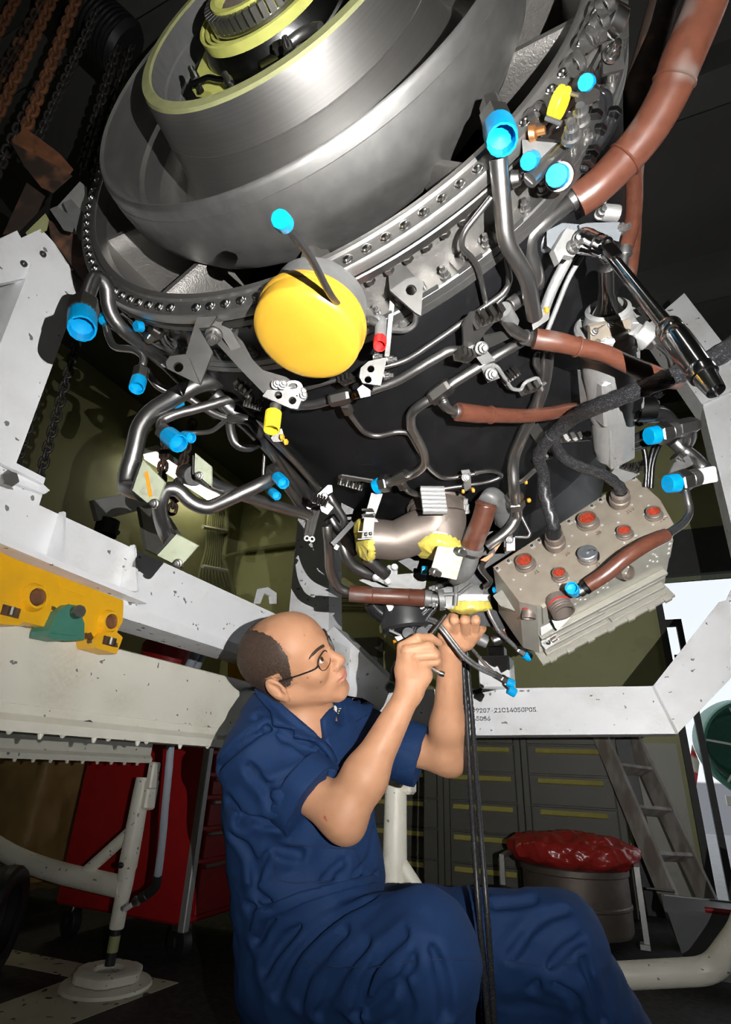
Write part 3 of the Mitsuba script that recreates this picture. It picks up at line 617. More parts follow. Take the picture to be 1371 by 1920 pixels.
# wooden ladder leaning by the door
LA = thing('ladder', 'worn grey wooden ladder leaning beside the open hangar door', 'ladder')
def wood(p, n, uv):
    g = noise(p.x * 30, p.y * 30, p.z * 3); w = fbm(p.x * 20, p.y * 20, p.z * 8)
    return mix((0.20, 0.17, 0.14), (0.42, 0.40, 0.38), 0.4 * g + 0.6 * smoothstep(.35, .7, w))
princ('m_wood', col(wood), 0.7)
l0, l1 = E(.32, 4.05, 0.0), E(-.035, 4.42, 1.16)
ld = unit(l1 - l0); lw = unit(UX * .75 - AX * .62); lw = unit(lw - ld * (lw @ ld)); ln = np.cross(ld, lw)
for s in (0, 1):
    o = l0 + ln * (-.30 * s)
    put('stile', box((o + o + (l1 - l0) * (1 if s == 0 else .98)) / 2 + ZX * .02, lw * (.055), ln * .014, ld * np.linalg.norm(l1 - l0) / 2, .004), 'm_wood', LA, smooth=False)
for i in range(5):
    o = l0 + (l1 - l0) * (.1 + .19 * i)
    put('rung', box(o - ln * .15 + ZX * .02, lw * .05, ln * .15, ld * .01, .002), 'm_wood', LA, smooth=False)
solo('plank', box(E(-.02, 4.36, .62), UX * .05, AX * .014, ZX * .60 + UX * -.03, .003), 'm_black', 'dark board standing behind the ladder against the cabinets', 'board', smooth=False)
# drum under a red bag on a small stand
DR = thing('engine_drum', 'dark metal drum on a low stand covered with a crumpled red plastic bag', 'drum')
dc = E(-.36, 3.62, 0)
put('drum', lathe_at([(0, .05), (.25, .05), (.26, .07), (.262, .16), (.268, .165), (.268, .175), (.262, .18), (.262, .30), (.27, .305), (.27, .33), (.25, .335), (0, .335)], dc, ZX, 48), 'm_bronze', DR)
bag = trimesh.creation.icosphere(subdivisions=5); v = np.asarray(bag.vertices)
w = np.c_[v[:, 0] * .32, v[:, 1] * .26, np.sign(v[:, 2]) * np.abs(v[:, 2]) ** .7 * .085]
nn = meshkit.fbm(w * 9 + 3, 4, 5) - .5; rr = np.abs(meshkit.noise(w * 14 + 2, 8) - .5)
w = w * (1 + .35 * nn[:, None]) + np.c_[0 * nn, 0 * nn, -.05 * rr + .03 * nn]
bag.vertices = dc + V(0, 0, .40) + w[:, :1] * UX + w[:, 1:2] * AX + w[:, 2:] * ZX
princ('m_redbag', grainy((0.36, 0.025, 0.02), 0.3, 10), 0.25)
put('bag', bag, 'm_redbag', DR, smooth=60, label='crumpled red plastic bag over the drum')
for u in (-.33, .31):
    put('frame', cat(slab(-.36 + u - .012, -.36 + u + .012, 3.40, 3.42, .05, .36), slab(-.36 + u - .012, -.36 + u + .012, 3.40, 3.62, .35, .37), slab(-.36 + u - .03, -.36 + u + .012, 3.38, 3.44, .05, .07)), 'm_alu', DR, smooth=False)
put('arm', sweep([E(-.02, 3.42, .285), E(.10, 3.42, .285)], .006, 8), 'm_nut', DR)
# grey plastic tote with a red handle
TO = thing('tote', 'grey plastic tub with a red handle beside the drum, near the door', 'tub')
princ('m_tote', grainy((0.15, 0.155, 0.16), 0.15, 10), 0.4)
tc = E(.30, 3.42, 0)
def ringbox(w0, d0, w1, d1, z0, z1, t):
    outer = m3.Manifold.hull_points(np.array([(sx * w, sy * d, z) for w, d, z in ((w0, d0, z0), (w1, d1, z1)) for sx in (-1, 1) for sy in (-1, 1)]))
    inner = m3.Manifold.hull_points(np.array([(sx * (w - t), sy * (d - t), z) for w, d, z in ((w0, d0, z0 + t), (w1, d1, z1 + .01)) for sx in (-1, 1) for sy in (-1, 1)]))
    mm = (outer - inner).to_mesh(); return trimesh.Trimesh(mm.vert_properties[:, :3], mm.tri_verts)
def inframe(m, o):
    v = np.asarray(m.vertices); m.vertices = o + v[:, :1] * UX + v[:, 1:2] * AX + v[:, 2:] * ZX; return m
put('tub', inframe(ringbox(.20, .13, .25, .17, 0, .24, .008), tc), 'm_tote', TO, smooth=False)
put('rim', inframe(ringbox(.258, .178, .26, .18, .228, .246, .012), tc), 'm_tote', TO, smooth=False)
put('handle', sweep([tc + V(0, 0, .255) - UX * .10 - AX * .18, tc + V(0, 0, .255) + UX * .05 - AX * .18], .011, 10), 'm_redfar', TO)
# frames and posts at the hangar door
princ('m_steelpost', grainy((0.05, 0.05, 0.05), 0.4, 15), 0.6)
struct('door_frame_1', slab(DO - .03, DO + .012, AB - .06, AB + .14, 0, DZ), 'm_steelpost')
struct('trim_1', slab(DO - .03, UR, AB - .06, AB + .14, DZ, DZ + .35), 'm_steelpost')
struct('trim_2', slab(-.02, DO - .06, AB - .04, AB, 0, .98), 'm_wallgrey')
solo('door_post', cat(slab(DO + .09, DO + .13, AB + .1, AB + .16, 0, 1.85), slab(DO + .02, DO + .13, AB + .1, AB + .14, 1.80, 1.85), slab(DO + .04, DO + .13, AB + .1, AB + .12, 1.55, 1.59)), 'm_steelpost', 'dark steel gate post standing in the bright doorway', 'post', smooth=False)
# jet intake trolley outside the door
IN = thing('intake_trolley', 'round dark green jet intake on a wheeled trolley outside the door', 'trolley')
ic = ona(1415, 1405, 6.3)
put('shell', lathe_at([(.36, .5), (.40, .3), (.42, 0), (.41, -.03), (.385, -.02), (.33, .25), (.25, .45), (0, .5)], ic, AX * .6 - UX * .1 + .1 * ZX, 48), 'm_green', IN, smooth=40)
for t in (10, 70, 130, 190, 250, 310):
    dd = frame(AX * .6 - UX * .1 + .1 * ZX); v_ = math.cos(math.radians(t)) * dd[0] + math.sin(math.radians(t)) * dd[1]
    put('vane', beam(ic + v_ * .03 + dd[2] * .12, ic + v_ * .37 + dd[2] * .05, .012, .02), 'm_whitefar', IN, smooth=False)
put('chassis', cat(beam(ic - ZX * .42 - UX * .3, ic - ZX * .42 + UX * .3, .06, .08), beam(ic - ZX * .42 - UX * .22, ic - ZX * .95 - UX * .18, .07, .07), beam(ic - ZX * .95 - UX * .2, ic - ZX * .95 + UX * .5, .05, .05)), 'm_whitefar', IN, smooth=False)
put('wheel', lathe_at([(.03, -.05), (.16, -.05), (.17, -.03), (.17, .03), (.16, .05), (.03, .05)], E(ic @ UX - .24, 6.2, .15), AX * .3 + UX, 28), 'm_black', IN)
princ('m_stripe', col(lambda p, n, uv: mix((0.75, 0.72, 0.72), (0.6, 0.03, 0.05), smoothstep(.45, .55, noise(p.z * 9 + p.x * 4, 3.0)))), 0.5)
put('streamer', poly([ona(x, y, 6.2) for x, y in ((1298, 1395), (1312, 1430), (1300, 1520), (1292, 1440))], .01, AX), 'm_stripe', IN, smooth=False)
# conduits, cables and small boxes on the walls
def wall_run(L, r, name, label, mat='m_wall', parent=None):
    return solo(name, sweep(smooth_path(L, .06), r, 10), mat, label, 'pipe')
wu = UL + .03
q = lambda x, y, k=.03: onu(x, y, UL + k)
CB = thing('cable_bundle', 'bundle of painted cables running down the wall below the bent pipes', 'cable')
for i in range(9):
    x = 386 + 3.8 * i
    put('cable', sweep(spline([q(x + 8, 930), q(x + 2, 985), q(x, 1030), q(x - 4 + (i - 4) * 1.5, 1065), q(x - 2 + (i - 4) * 3.5, 1100)], 4), .011, 6), 'm_wall', CB)
for y in (988, 1062):
    put('clip', sweep([q(380, y, .07), q(425, y + 8, .07)], .02, 8), 'm_wallgrey', CB)
solo('conduit_pipe', sweep(smooth_path([q(426, 945, .05), q(424, 1015, .05), q(418, 1045, .05), q(432, 1090, .05), q(440, 1120, .05)], .1), .028, 10), 'm_wall', 'painted conduit pipe beside the cable bundle on the wall', 'pipe')
solo('conduit_pipe', sweep(smooth_path([q(418, 1045, .06), q(452, 1036, .06), ona(470, 1031, AB - .05), ona(560, 1020, AB - .05)], .1), .025, 10), 'm_wall', 'painted pipe running along the wall behind the white post', 'pipe')
for i, (y0, y1) in enumerate(((1119, 1126), (1127, 1134), (1135, 1142))):
    solo('wall_conduit', sweep([ona(600, y0, AB - .04), ona(800, y1, AB - .04)], .012, 8), 'm_wall', ('upper', 'middle', 'lower')[i] + ' of three thin conduits along the back wall behind the mechanic\'s face', 'pipe')
wb = ona(688, 1235, AB - .08)
solo('wall_box', box(wb, UX * .13, AX * .07, ZX * .17, .006), 'm_cab', 'dark open equipment box on the back wall beside the mechanic\'s glasses', 'box', smooth=False)
AR = thing('folding_bracket', 'white stencilled arm folded against the wall under the bent pipe', 'bracket')
w0, w1 = onu(175, 958, UL + .8), onu(275, 935, UL + .8)
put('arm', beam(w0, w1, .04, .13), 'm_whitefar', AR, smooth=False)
put('pivot', lathe_at([(.07, -.05), (.07, .05), (0, .05)], onu(200, 990, UL + .8), ZX, 12), 'm_black', AR)
put('crank', sweep([onu(200, 985, UL + .75), onu(222, 1000, UL + .75)], .016, 8), 'm_black', AR)
solo('hook_plate', poly([onu(x, y, -1.3) for x, y in ((480, 1132), (487, 1104), (503, 1101), (519, 1112), (519, 1132), (510, 1132), (508, 1118), (496, 1112), (488, 1132))], .012, -UX), 'm_white', 'white hooked lifting lug standing on the beam above the mechanic\'s head', 'hook', smooth=False)
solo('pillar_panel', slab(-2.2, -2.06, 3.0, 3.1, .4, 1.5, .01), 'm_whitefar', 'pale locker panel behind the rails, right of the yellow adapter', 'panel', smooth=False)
solo('red_drum', lathe_at([(0, 0), (.16, 0), (.17, .02), (.17, .3), (.16, .32), (0, .32)], E(-2.42, 2.62, 1.06), ZX, 28), 'm_redfar', 'red canister behind the rails, beside the yellow adapter', 'canister')
solo('panel_board', poly([onu(x, y, -1.9) for x, y in ((262, 950), (300, 940), (345, 1010), (345, 1065), (276, 1030))], .02, -UX), 'm_boxgrey', 'grey board behind the bent pipe and the white beam', 'board', smooth=False)
for i, (x0, x1, dd) in enumerate(((352, 380, 2.6), (365, 392, 2.7))):
    solo('spiral_duct', sweep([at(x0 - 8, 1275, dd), at(x1, 1195, dd)], .022, 12, mod=lambda th, L: 1 + .12 * np.sin(L * 260)), 'm_conduit', ('silver', 'darker')[i] + ' ribbed flexible duct behind the rails', 'duct')
# ================================================================ pipework on the engine
def crop(x0, y0, w):
    s = w / 1371.0
    return lambda x, y, d=None: (x0 + x * s, y0 + y * s, d)
QA, Q2, Q3, Q4, Q5 = crop(100, 480, 340), crop(680, 0, 691), crop(0, 480, 500), crop(450, 480, 450), crop(800, 480, 571)
Q6, Q7, QB, QC, QD = crop(560, 860, 400), crop(900, 780, 471), crop(820, 160, 340), crop(980, 0, 340), crop(1040, 360, 331)
QE = lambda x, y, d=None: (1171 + x * .271, 660 + y * .271, d)
def tube(L, r, mat='m_tube', bend=.022, parent=EN, name='tube', n=14, label=None):
    return put(name, sweep(smooth_path(pts(L), bend, 7), r, n), mat, parent, smooth=True, label=label)
def nut(p, q, r, mat='m_nut', parent=EN, name='nut', bore=0):
    p, q = pt(p), pt(q)
    return put(name, hexnut(p, q - p, r, np.linalg.norm(q - p), bore), mat, parent, smooth=False)
def collar(p, q, r, mat='m_steel', parent=EN, name='collar', r2=None):
    p, q = pt(p), pt(q); L = np.linalg.norm(q - p); r2 = r2 or r
    return put(name, lathe_at([(0, 0), (r * .94, 0), (r, .08 * L), (r2, .92 * L), (r2 * .94, L), (0, L)], p, q - p, 20), mat, parent)
capno = [0]
def cap(p, q, r, label, deep=True, mat='m_bluecap', n=12, cat_='cap', name='blue_cap', group='blue plastic port caps'):
    """moulded cap from its mouth p to its end q"""
    p, q = pt(p), pt(q); q = p + (q - p) * (1 if deep else .8); L = np.linalg.norm(q - p)
    rib = lambda th, R, z: np.where((R > .9 * r) & (z < .9 * L), R * (1 - .035 * (np.cos(n * th) > .82)), R)
    inner = [(r * .80, L), (r * .76, L * .62), (r * .2, L * .58), (0, L * .58)] if deep else [(r * .7, L), (0, L)]
    prof = [(0, 0), (r * .9, 0), (r, .03 * L), (r, .55 * L), (r * .985, .85 * L), (r * .93, L)] + inner
    m = lathe_at(prof, p, q - p, 48, lambda th, R, z: rib(th, R, z) / (1 + .018 * (1 - np.cos(n * th))))
    return solo(name, m, mat, label, cat_, group, smooth=40)
# --- left side: capped pipe that loops over behind the ring
tube([QA(222, 460, .715), QA(268, 265, .735), QA(318, 158, .75), QA(398, 205, .76), QA(425, 425, .775), QA(520, 560, .79), QA(700, 695, .83), QA(860, 830, .90)], .0098, 'm_darktube', .03)
nut(QA(245, 345, .732), QA(220, 455, .712), .0185); collar(QA(222, 440, .716), QA(219, 470, .708), .0175)
cap(QA(220, 455, .712), QA(217, 550, .682), .0178, 'big blue cap with a recessed end, on the looped pipe beside the white post')
cap(QA(395, 455, .80), QA(380, 505, .79), .008, 'small blue cap half hidden behind the looped pipe beside the white post', False)
tube([QA(395, 500, .80), QA(420, 620, .79), QA(460, 695, .78), QA(610, 705, .77), QA(690, 760, .765), QA(670, 850, .76)], .0052)
nut(QA(668, 850, .762), QA(650, 935, .752), .0105); collar(QA(652, 925, .753), QA(648, 945, .75), .0098)
cap(QA(647, 940, .75), QA(630, 1000, .735), .0106, 'blue cap pointing down at the end of the small S-bent tube')
tube([QA(430, 520, .84), QA(600, 640, .85), QA(800, 800, .87), QA(960, 960, .90)], .0045, 'm_darktube')
tube([QA(700, 860, .86), QA(790, 1000, .87), QA(1000, 1050, .89), QA(1150, 1160, .91), QA(1300, 1230, .93), QA(1480, 1230, .95)], .0058)
cap(QA(670, 535, .80), QA(610, 530, .79), .0078, 'small blue cap under the ring, left of the steel fittings', False, n=6)
nut(QA(700, 600, .80), QA(745, 640, .81), .0075); nut(QA(760, 600, .81), QA(790, 540, .82), .011)
collar(QA(780, 560, .82), QA(835, 495, .83), .008); nut(QA(845, 560, .83), QA(900, 500, .84), .010); collar(QA(880, 520, .84), QA(930, 485, .845), .009)
put('plate', poly(pts([QA(505, 435, .84), QA(610, 380, .85), QA(720, 400, .86), QA(740, 500, .86), QA(600, 500, .85)]), .004, CF), 'm_black', EN, smooth=False)
for L in ([(840, 580), (850, 640), (930, 710), (1040, 720)], [(860, 570), (900, 640), (980, 690)]):
    tube([QA(x, y, .84) for x, y in L], .0024)
# big bent pipe with its square blanking plate
tube([Q3(1130, 640, .90), Q3(1020, 655, .88), Q3(930, 705, .87), Q3(775, 800, .87), Q3(715, 880, .87), Q3(690, 1010, .875), Q3(655, 1120, .87), Q3(648, 1190, .865), Q3(735, 1215, .83)], .0140, 'm_darktube', .04, n=20)
collar(Q3(685, 1035, .875), Q3(680, 1050, .875), .0152, 'm_darktube')
def square_plate(L, holes, name, label, mat='m_plate', th=.006, stripe=None):
    k = thing('blanking_plate', label, 'plate', None)
    P_ = [np.asarray(pt(q)) for q in L]; c0 = np.mean(P_, 0)
    put('plate', poly(P_, th, CF), mat, k, smooth=False)
    for h in holes:
        o = pt(h); n = np.cross(P_[1] - P_[0], P_[2] - P_[0]); n = unit(n if n @ CF < 0 else -n)
        put('screw', bolt(o + n * .0, n, .0048, .011), 'm_nut', k)
    if stripe:
        a, b = pt(stripe[0]), pt(stripe[1])
        put('stripe', box((a + b) / 2, (b - a) / 2, unit(np.cross(b - a, CF)) * .0026, CF * .0008), 'm_dot', k, smooth=False, label='orange paint stripe')
    return k
square_plate([Q3(735, 1048, .815), Q3(848, 1165, .815), Q3(795, 1300, .815), Q3(680, 1205, .815)], [Q3(795, 1272, .814)], 1, 'pale square blanking plate with an orange stripe, on the end of the big bent pipe', stripe=(Q3(752, 1108, .8145), Q3(775, 1238, .8145)))
put('pipe_flange', poly(pts([Q3(722, 1055, .822), Q3(836, 1165, .822), Q3(783, 1292, .822), Q3(668, 1205, .822)]), .010, CF), 'm_darktube', EN, smooth=False)
square_plate([Q3(1003, 1013, .90), Q3(1088, 1083, .90), Q3(1088, 1188, .90), Q3(1000, 1112, .90)], [Q3(1024, 1130, .899)], 2, 'upright pale square blanking plate beside the rusty chains')
put('pipe_flange', poly(pts([Q3(990, 1022, .91), Q3(1075, 1092, .91), Q3(1075, 1190, .91), Q3(988, 1120, .91)]), .012, CF), 'm_darktube', EN, smooth=False)
collar(Q3(960, 1120, .96), Q3(1000, 1130, .93), .018, 'm_darktube')
tube([Q3(1010, 1120, .93), Q3(1100, 1180, .97), Q3(1371, 1270, 1.05), Q3(1600, 1340, 1.12)], .0112)
square_plate([Q3(908, 1430, .84), Q3(1020, 1490, .84), Q3(925, 1597, .84), Q3(808, 1540, .84)], [Q3(915, 1580, .839)], 3, 'pale square blanking plate at the low end of the S-shaped pipe, above the white beam')
put('pipe_flange', poly(pts([Q3(880, 1425, .85), Q3(990, 1485, .85), Q3(905, 1580, .85), Q3(805, 1530, .85)]), .012, CF), 'm_darktube', EN, smooth=False)
tube([Q3(880, 1470, .87), Q3(838, 1390, .90), Q3(815, 1290, .92), Q3(845, 1200, .93), Q3(910, 1195, .94), Q3(985, 1270, .95), Q3(1065, 1300, .96), Q3(1180, 1250, .98), Q3(1350, 1170, 1.0), Q3(1420, 1130, 1.02)], .0124, 'm_tube', .05, n=20)
# mid pipe with two caps
tube([Q3(1260, 712, .93), Q3(1050, 775, .90), Q3(900, 812, .88), Q3(820, 850, .87), Q3(835, 905, .86)], .0078)
nut(Q3(832, 895, .862), Q3(875, 930, .85), .0135); 
cap(Q3(868, 925, .852), Q3(920, 965, .83), .0152, 'open blue cap at the end of the grey pipe above the rusty chains')
tube([Q3(1160, 845, .92), Q3(1090, 905, .90), Q3(1010, 910, .88), Q3(940, 910, .87)], .0037)
cap(Q3(945, 928, .865), Q3(985, 935, .85), .0088, 'small blue cap beside the larger one above the rusty chains', n=8)
cap(Q3(935, 745, .93), Q3(880, 772, .92), .0085, 'blue cap tucked under the big bent pipe', False, n=8)
tube([Q3(1190, 790, .95), Q3(1180, 880, .94), Q3(1205, 965, .94), Q3(1270, 990, .95), Q3(1340, 960, .97)], .0080, 'm_darktube')
tube([Q3(1040, 770, .95), Q3(1170, 835, .95), Q3(1260, 828, .96), Q3(1340, 860, .98), Q3(1400, 960, 1.0)], .0052)
# long straight pipes along the lower left of the casing
tube([Q4(-150, 790, .92), Q4(-20, 905, .94), Q4(60, 975, .96), Q4(200, 1125, 1.02), Q4(330, 1280, 1.10), Q4(430, 1430, 1.18)], .0135, 'm_darktube', .03, n=18)
tube([Q4(-60, 930, .93), Q4(50, 930, .92), Q4(110, 1010, .94), Q4(190, 1140, 1.0), Q4(290, 1290, 1.08), Q4(380, 1440, 1.16)], .0082, 'm_darktube')
tube([Q4(150, 1010, .93), Q4(210, 1070, .95), Q4(320, 1180, 1.01), Q4(450, 1330, 1.10)], .0058)
tube([Q4(250, 1290, 1.05), Q4(330, 1400, 1.10), Q4(360, 1470, 1.14)], .009, 'm_darktube')
nut(Q4(175, 1215, 1.02), Q4(225, 1265, 1.0), .0125); nut(Q4(160, 1330, 1.02), Q4(190, 1350, 1.01), .009)
cap(Q4(215, 1265, 1.0), Q4(250, 1300, .975), .0115, 'larger of two blue caps side by side at the dark casing edge', n=8)
cap(Q4(185, 1350, 1.01), Q4(212, 1372, .99), .0088, 'smaller of two blue caps side by side at the dark casing edge', n=8)
tube([Q4(140, 1130, 1.03), Q4(132, 1270, 1.03), Q4(165, 1335, 1.02)], .0032)
# --- big bracket at the left under the ring
def plate(L, th, mat='m_bracket', name='bracket', holes=None, parent=EN):
    return put(name, poly(pts(L), th, CF, holes=[(pt(h[:3]), h[3]) for h in holes] if holes else None), mat, parent, smooth=False)
bk = plate([QA(1085, 465, .70), QA(1235, 455, .70), QA(1180, 540, .70), QA(1100, 545, .70), QA(1205, 725, .70), QA(1110, 972, .70), QA(1020, 772, .70), QA(1002, 740, .70)], .004)
plate([QA(850, 800, .69), QA(880, 757, .69), QA(1000, 742, .69), QA(1025, 770, .69), QA(1108, 972, .69), QA(920, 882, .69), QA(860, 850, .69)], .005, holes=[QA(945, 840, .69) + (.0062,)])
plate([QA(1095, 470, .71), QA(1225, 452, .71), QA(1300, 490, .71), QA(1500, 830, .75), QA(1440, 870, .75), QA(1240, 545, .72), QA(1110, 548, .71)], .004)
plate([Q4(-150, 330, .74), Q4(10, 480, .73), Q4(70, 590, .73), Q4(130, 650, .73), Q4(260, 690, .73), Q4(345, 745, .73), Q4(345, 790, .73), Q4(150, 800, .73), Q4(0, 645, .73), Q4(-160, 470, .74)], .004)
plate([Q4(128, 800, .715), Q4(155, 765, .715), Q4(280, 768, .715), Q4(352, 822, .715), Q4(330, 876, .715), Q4(285, 868, .715)], .010, 'm_steel', holes=[Q4(220, 795, .715) + (.0048,), Q4(300, 826, .715) + (.0048,)])
for q in (Q4(205, 735, .725), Q4(240, 735, .72), Q4(350, 780, .725), Q4(355, 800, .725)):
    put('bolt', bolt(pt(q), -CF + .4 * CR, .0048), 'm_steel', EN)
put('washer', lathe_at([(.006, 0), (.012, 0), (.013, .003), (.012, .006), (.006, .006)], pt(Q4(305, 765, .725)), -CF + .8 * CU, 18), 'm_tape', EN)
put('bolt', bolt(pt(QA(1215, 590, .715)), -CF - CU, .0078), 'm_steel', EN)
# --- bracket with the triangular lug, centre top
bk2 = plate([Q4(838, 0, .66), Q4(905, 10, .66), Q4(1000, 118, .655), Q4(945, 135, .655), Q4(856, 198, .655)], .004)
plate([Q4(856, 196, .645), Q4(945, 133, .645), Q4(1005, 117, .645), Q4(1048, 150, .645), Q4(1035, 342, .645), Q4(1000, 322, .645)], .005, holes=[Q4(978, 194, .645) + (.0062,)])
put('strap', sweep(smooth_path(pts([Q4(835, 40, .67), Q4(760, 70, .68), Q4(728, 140, .69), Q4(780, 240, .70), Q4(840, 340, .70)]), .02), .0036, 8), 'm_steel', EN)
put('strap', sweep(smooth_path(pts([Q4(872, 425, .71), Q4(950, 428, .705), Q4(1003, 390, .70), Q4(1005, 330, .69)]), .015), .0036, 8), 'm_steel', EN)
put('strap', beam(pt(Q4(872, 240, .68)), pt(Q4(840, 575, .715)), .007, .004, CF, .0006), 'm_steel', EN, smooth=False)
put('bolt', bolt(pt(Q4(790, 135, .69)), pt(Q4(780, 70, .69)) - pt(Q4(790, 135, .69)), .006), 'm_steel', EN)
put('bolt', bolt(pt(Q4(935, 340, .72)), pt(Q4(930, 400, .70)) - pt(Q4(935, 340, .72)), .0085), 'm_steel', EN)
plate([Q4(682, 690, .715), Q4(690, 640, .715), Q4(735, 600, .715), Q4(842, 577, .715), Q4(805, 742, .715), Q4(700, 725, .715)], .005, holes=[Q4(748, 645, .715) + (.0045,), Q4(732, 706, .715) + (.0045,)])
for q in (Q4(765, 575, .725), Q4(845, 592, .725), Q4(825, 685, .725)):
    put('bolt', bolt(pt(q), CR - .3 * CF, .0042), 'm_steel', EN)
put('clamp_block', lumps([Q4(*q)[:2] for q in ((670, 760), (700, 735), (745, 765), (745, 800), (690, 812))], .715, .735), 'm_alu', EN, smooth=False)
# --- tube that carries the blue cap in front of the splitter, with the red plug at its foot
tube([(533, 417, .475), (549, 438, .487), (583, 482, .52), (622, 558, .585), (645, 582, .625), (690, 604, .668)], .0037, 'm_darktube', .02)
collar(Q4(735, 360, .66), Q4(790, 385, .672), .0048); put('elbow', sweep(smooth_path(pts([Q4(775, 375, .672), Q4(805, 365, .675), Q4(800, 490, .66)]), .01), .0072, 14), 'm_greycast', EN, smooth=True)
cap((534, 420, .478), (523, 408, .462), .0085, 'blue cap on the thin bent tube in front of the splitter cone', False, n=8)
cap(Q4(800, 475, .662), Q4(798, 515, .648), .0080, 'small red cup plug beside the yellow round cover', True, 'm_redplug', 10, 'plug', 'red_plug', None)
# yellow round cover over a port
YC = thing('yellow_cover', 'large round yellow plastic cover over a port under the bolted ring', 'cover')
yo, yd = pt(Q4(405, 395, .655)), unit(-.97 * ZX - .20 * AX - .10 * UX)
put('skirt', lathe_at([(.955 * a_, b_) for a_, b_ in [(.060, -.012), (.0665, -.012), (.0685, -.008), (.0685, -.001), (.0672, .0015), (.0655, .0015)]], yo, yd, 72), 'm_yellow', YC, smooth=40)
put('lid', lathe_at([(.955 * a_, b_) for a_, b_ in [(.0655, -.002), (.0668, .002), (.0662, .018), (.0645, .0225), (.058, .0265), (.045, .0285), (.02, .0295), (0, .0295)]], yo, yd, 72), 'm_yellow', YC, smooth=60)
put('port', lathe_at([(.05, -.05), (.058, -.045), (.06, -.012), (0, -.012)], yo, yd, 32), 'm_greycast', EN)
# yellow plug hanging from the bracket
collar(Q4(205, 850, .725), Q4(195, 905, .72), .0075)
cap(Q4(192, 895, .72), Q4(180, 995, .705), .0110, 'small yellow plug hanging below the two-hole bracket', True, 'm_yellowplug', 6, 'plug', 'yellow_plug', None)
put('fitting', lumps([Q4(*q)[:2] for q in ((160, 1010), (240, 985), (262, 1060), (190, 1062))], .76, .775), 'm_nut', EN, smooth=False)
# --- tubes across the black casing
C1 = -.4625
def ctube(L, r, off=None, mat='m_tube', bend=.022, **k):
    return tube([(q[0], q[1], q[2] if q[2] else -(.441 + r + (off or .012))) for q in L], r, mat, bend, **k)
ctube([Q4(335, 856), Q4(430, 850), Q4(520, 822), Q4(700, 785), Q4(900, 715), Q4(1010, 648), Q4(1200, 535), Q5(160, 430), Q5(300, 270), Q5(430, 180)], .0066)
nut(Q4(515, 825, -.467), Q4(635, 795, -.467), .0105)
ctube([Q4(350, 765), Q4(440, 740), Q4(570, 702)], .0032); ctube([Q4(800, 640), Q4(935, 603), Q4(1010, 560), Q4(1255, 392), Q5(240, 245), Q5(350, 165), Q5(378, 110), Q5(365, 40)], .0038)
nut(Q4(600, 845, -.462), Q4(620, 890, -.46), .009)
ctube([Q4(615, 880), Q4(650, 935), Q4(710, 1010), Q4(780, 1032), Q4(900, 1003), Q4(965, 1008), Q4(1010, 1090), Q4(1085, 1220), Q4(1150, 1268), Q4(1210, 1270), Q4(1371, 1238), Q6(1120, 92), Q6(1250, 72), Q6(1320, 112), Q6(1220, 152), Q6(1100, 168), Q6(890, 200)], .0040, .010)
ctube([Q5(430, 385), Q5(300, 458), Q5(100, 585), Q4(1150, 790), Q4(1060, 832), Q4(975, 895), Q4(975, 975), Q4(1050, 1110), Q4(1060, 1190), Q4(1010, 1240), Q4(920, 1272)], .0075, .012)
nut(Q4(1090, 820, -.462), Q4(1205, 735, -.462), .0125); nut(Q4(1150, 830, -.47), Q4(1180, 865, -.472), .0085)
nut(Q4(955, 1245, -.462), Q4(880, 1285, -.462), .0115); collar(Q4(880, 1285, -.462), Q4(835, 1300, -.462), .0085); nut(Q4(850, 1295, -.462), Q4(805, 1305, -.462), .0165)
cap(Q4(805, 1305, -.462), Q4(765, 1325, -.466), .0145, 'blue cap seen from the side, between black clips and a hex nut', False)
tube([Q4(925, 1290, -.462), Q4(945, 1325, -.465), Q4(970, 1350, -.46), Q4(1050, 1372, -.455)], .0062); nut(Q4(915, 1290, -.462), Q4(935, 1325, -.468), .010)
# right side risers
tube([Q2(505, 590, .585), Q2(533, 900, .63), Q2(572, 965, .645), Q2(612, 1030, .665), Q2(640, 1180, .715)], .0098, 'm_tube', .03, n=18)
nut(QB(400, 130, .635), QB(432, 240, .612), .0128, 'm_nut'); nut(QB(425, 225, .615), QB(470, 335, .585), .0168); collar(QB(420, 210, .617), QB(440, 250, .61), .0118)
cap(QB(462, 320, .585), QB(492, 415, .558), .0168, 'largest open blue cap, on the upright pipe in front of the bolted ring', n=14)
tube([QB(1070, 830, .70), QB(800, 1045, .70), QB(695, 1135, .705), QB(690, 1260, .72), QB(745, 1420, .74), Q2(650, 1060, .76)], .0105, 'm_tube', .035, n=18)
collar(QB(1000, 890, .70), QB(1085, 815, .695), .0125, 'm_tube')
ctube([Q2(478, 735), Q2(375, 865), Q2(365, 920), Q2(425, 975), Q2(445, 1060), Q2(462, 1145)], .0034, .008)
ctube([Q2(500, 1130), Q2(540, 1080), Q2(545, 1010), Q2(535, 960)], .0036, .012)
ctube([Q5(640, 0), Q5(560, 160), Q5(525, 260)], .0072, .012, 'm_alu'); put('clamp', lumps([Q5(*q)[:2] for q in ((470, 290), (510, 240), (555, 245), (552, 285), (480, 335))], .735, .76), 'm_steel', EN, smooth=False)
tube([Q5(545, 420, -.462), Q5(540, 500, -.462), Q5(520, 620, -.463), Q5(440, 790, -.464), Q5(385, 915, -.464), Q5(395, 1060, 1.02), Q7(195, 470, 1.06), Q7(205, 545, 1.09), Q7(165, 620, 1.09), Q7(40, 715, 1.10)], .0104, 'm_tube', .035, n=18)
nut(Q7(185, 425, 1.05), Q7(192, 455, 1.06), .017); nut(Q7(192, 462, 1.06), Q7(198, 500, 1.07), .018)
ctube([Q5(700, 0), Q5(640, 95), Q5(545, 335)], .0036, .012, 'm_alu'); 
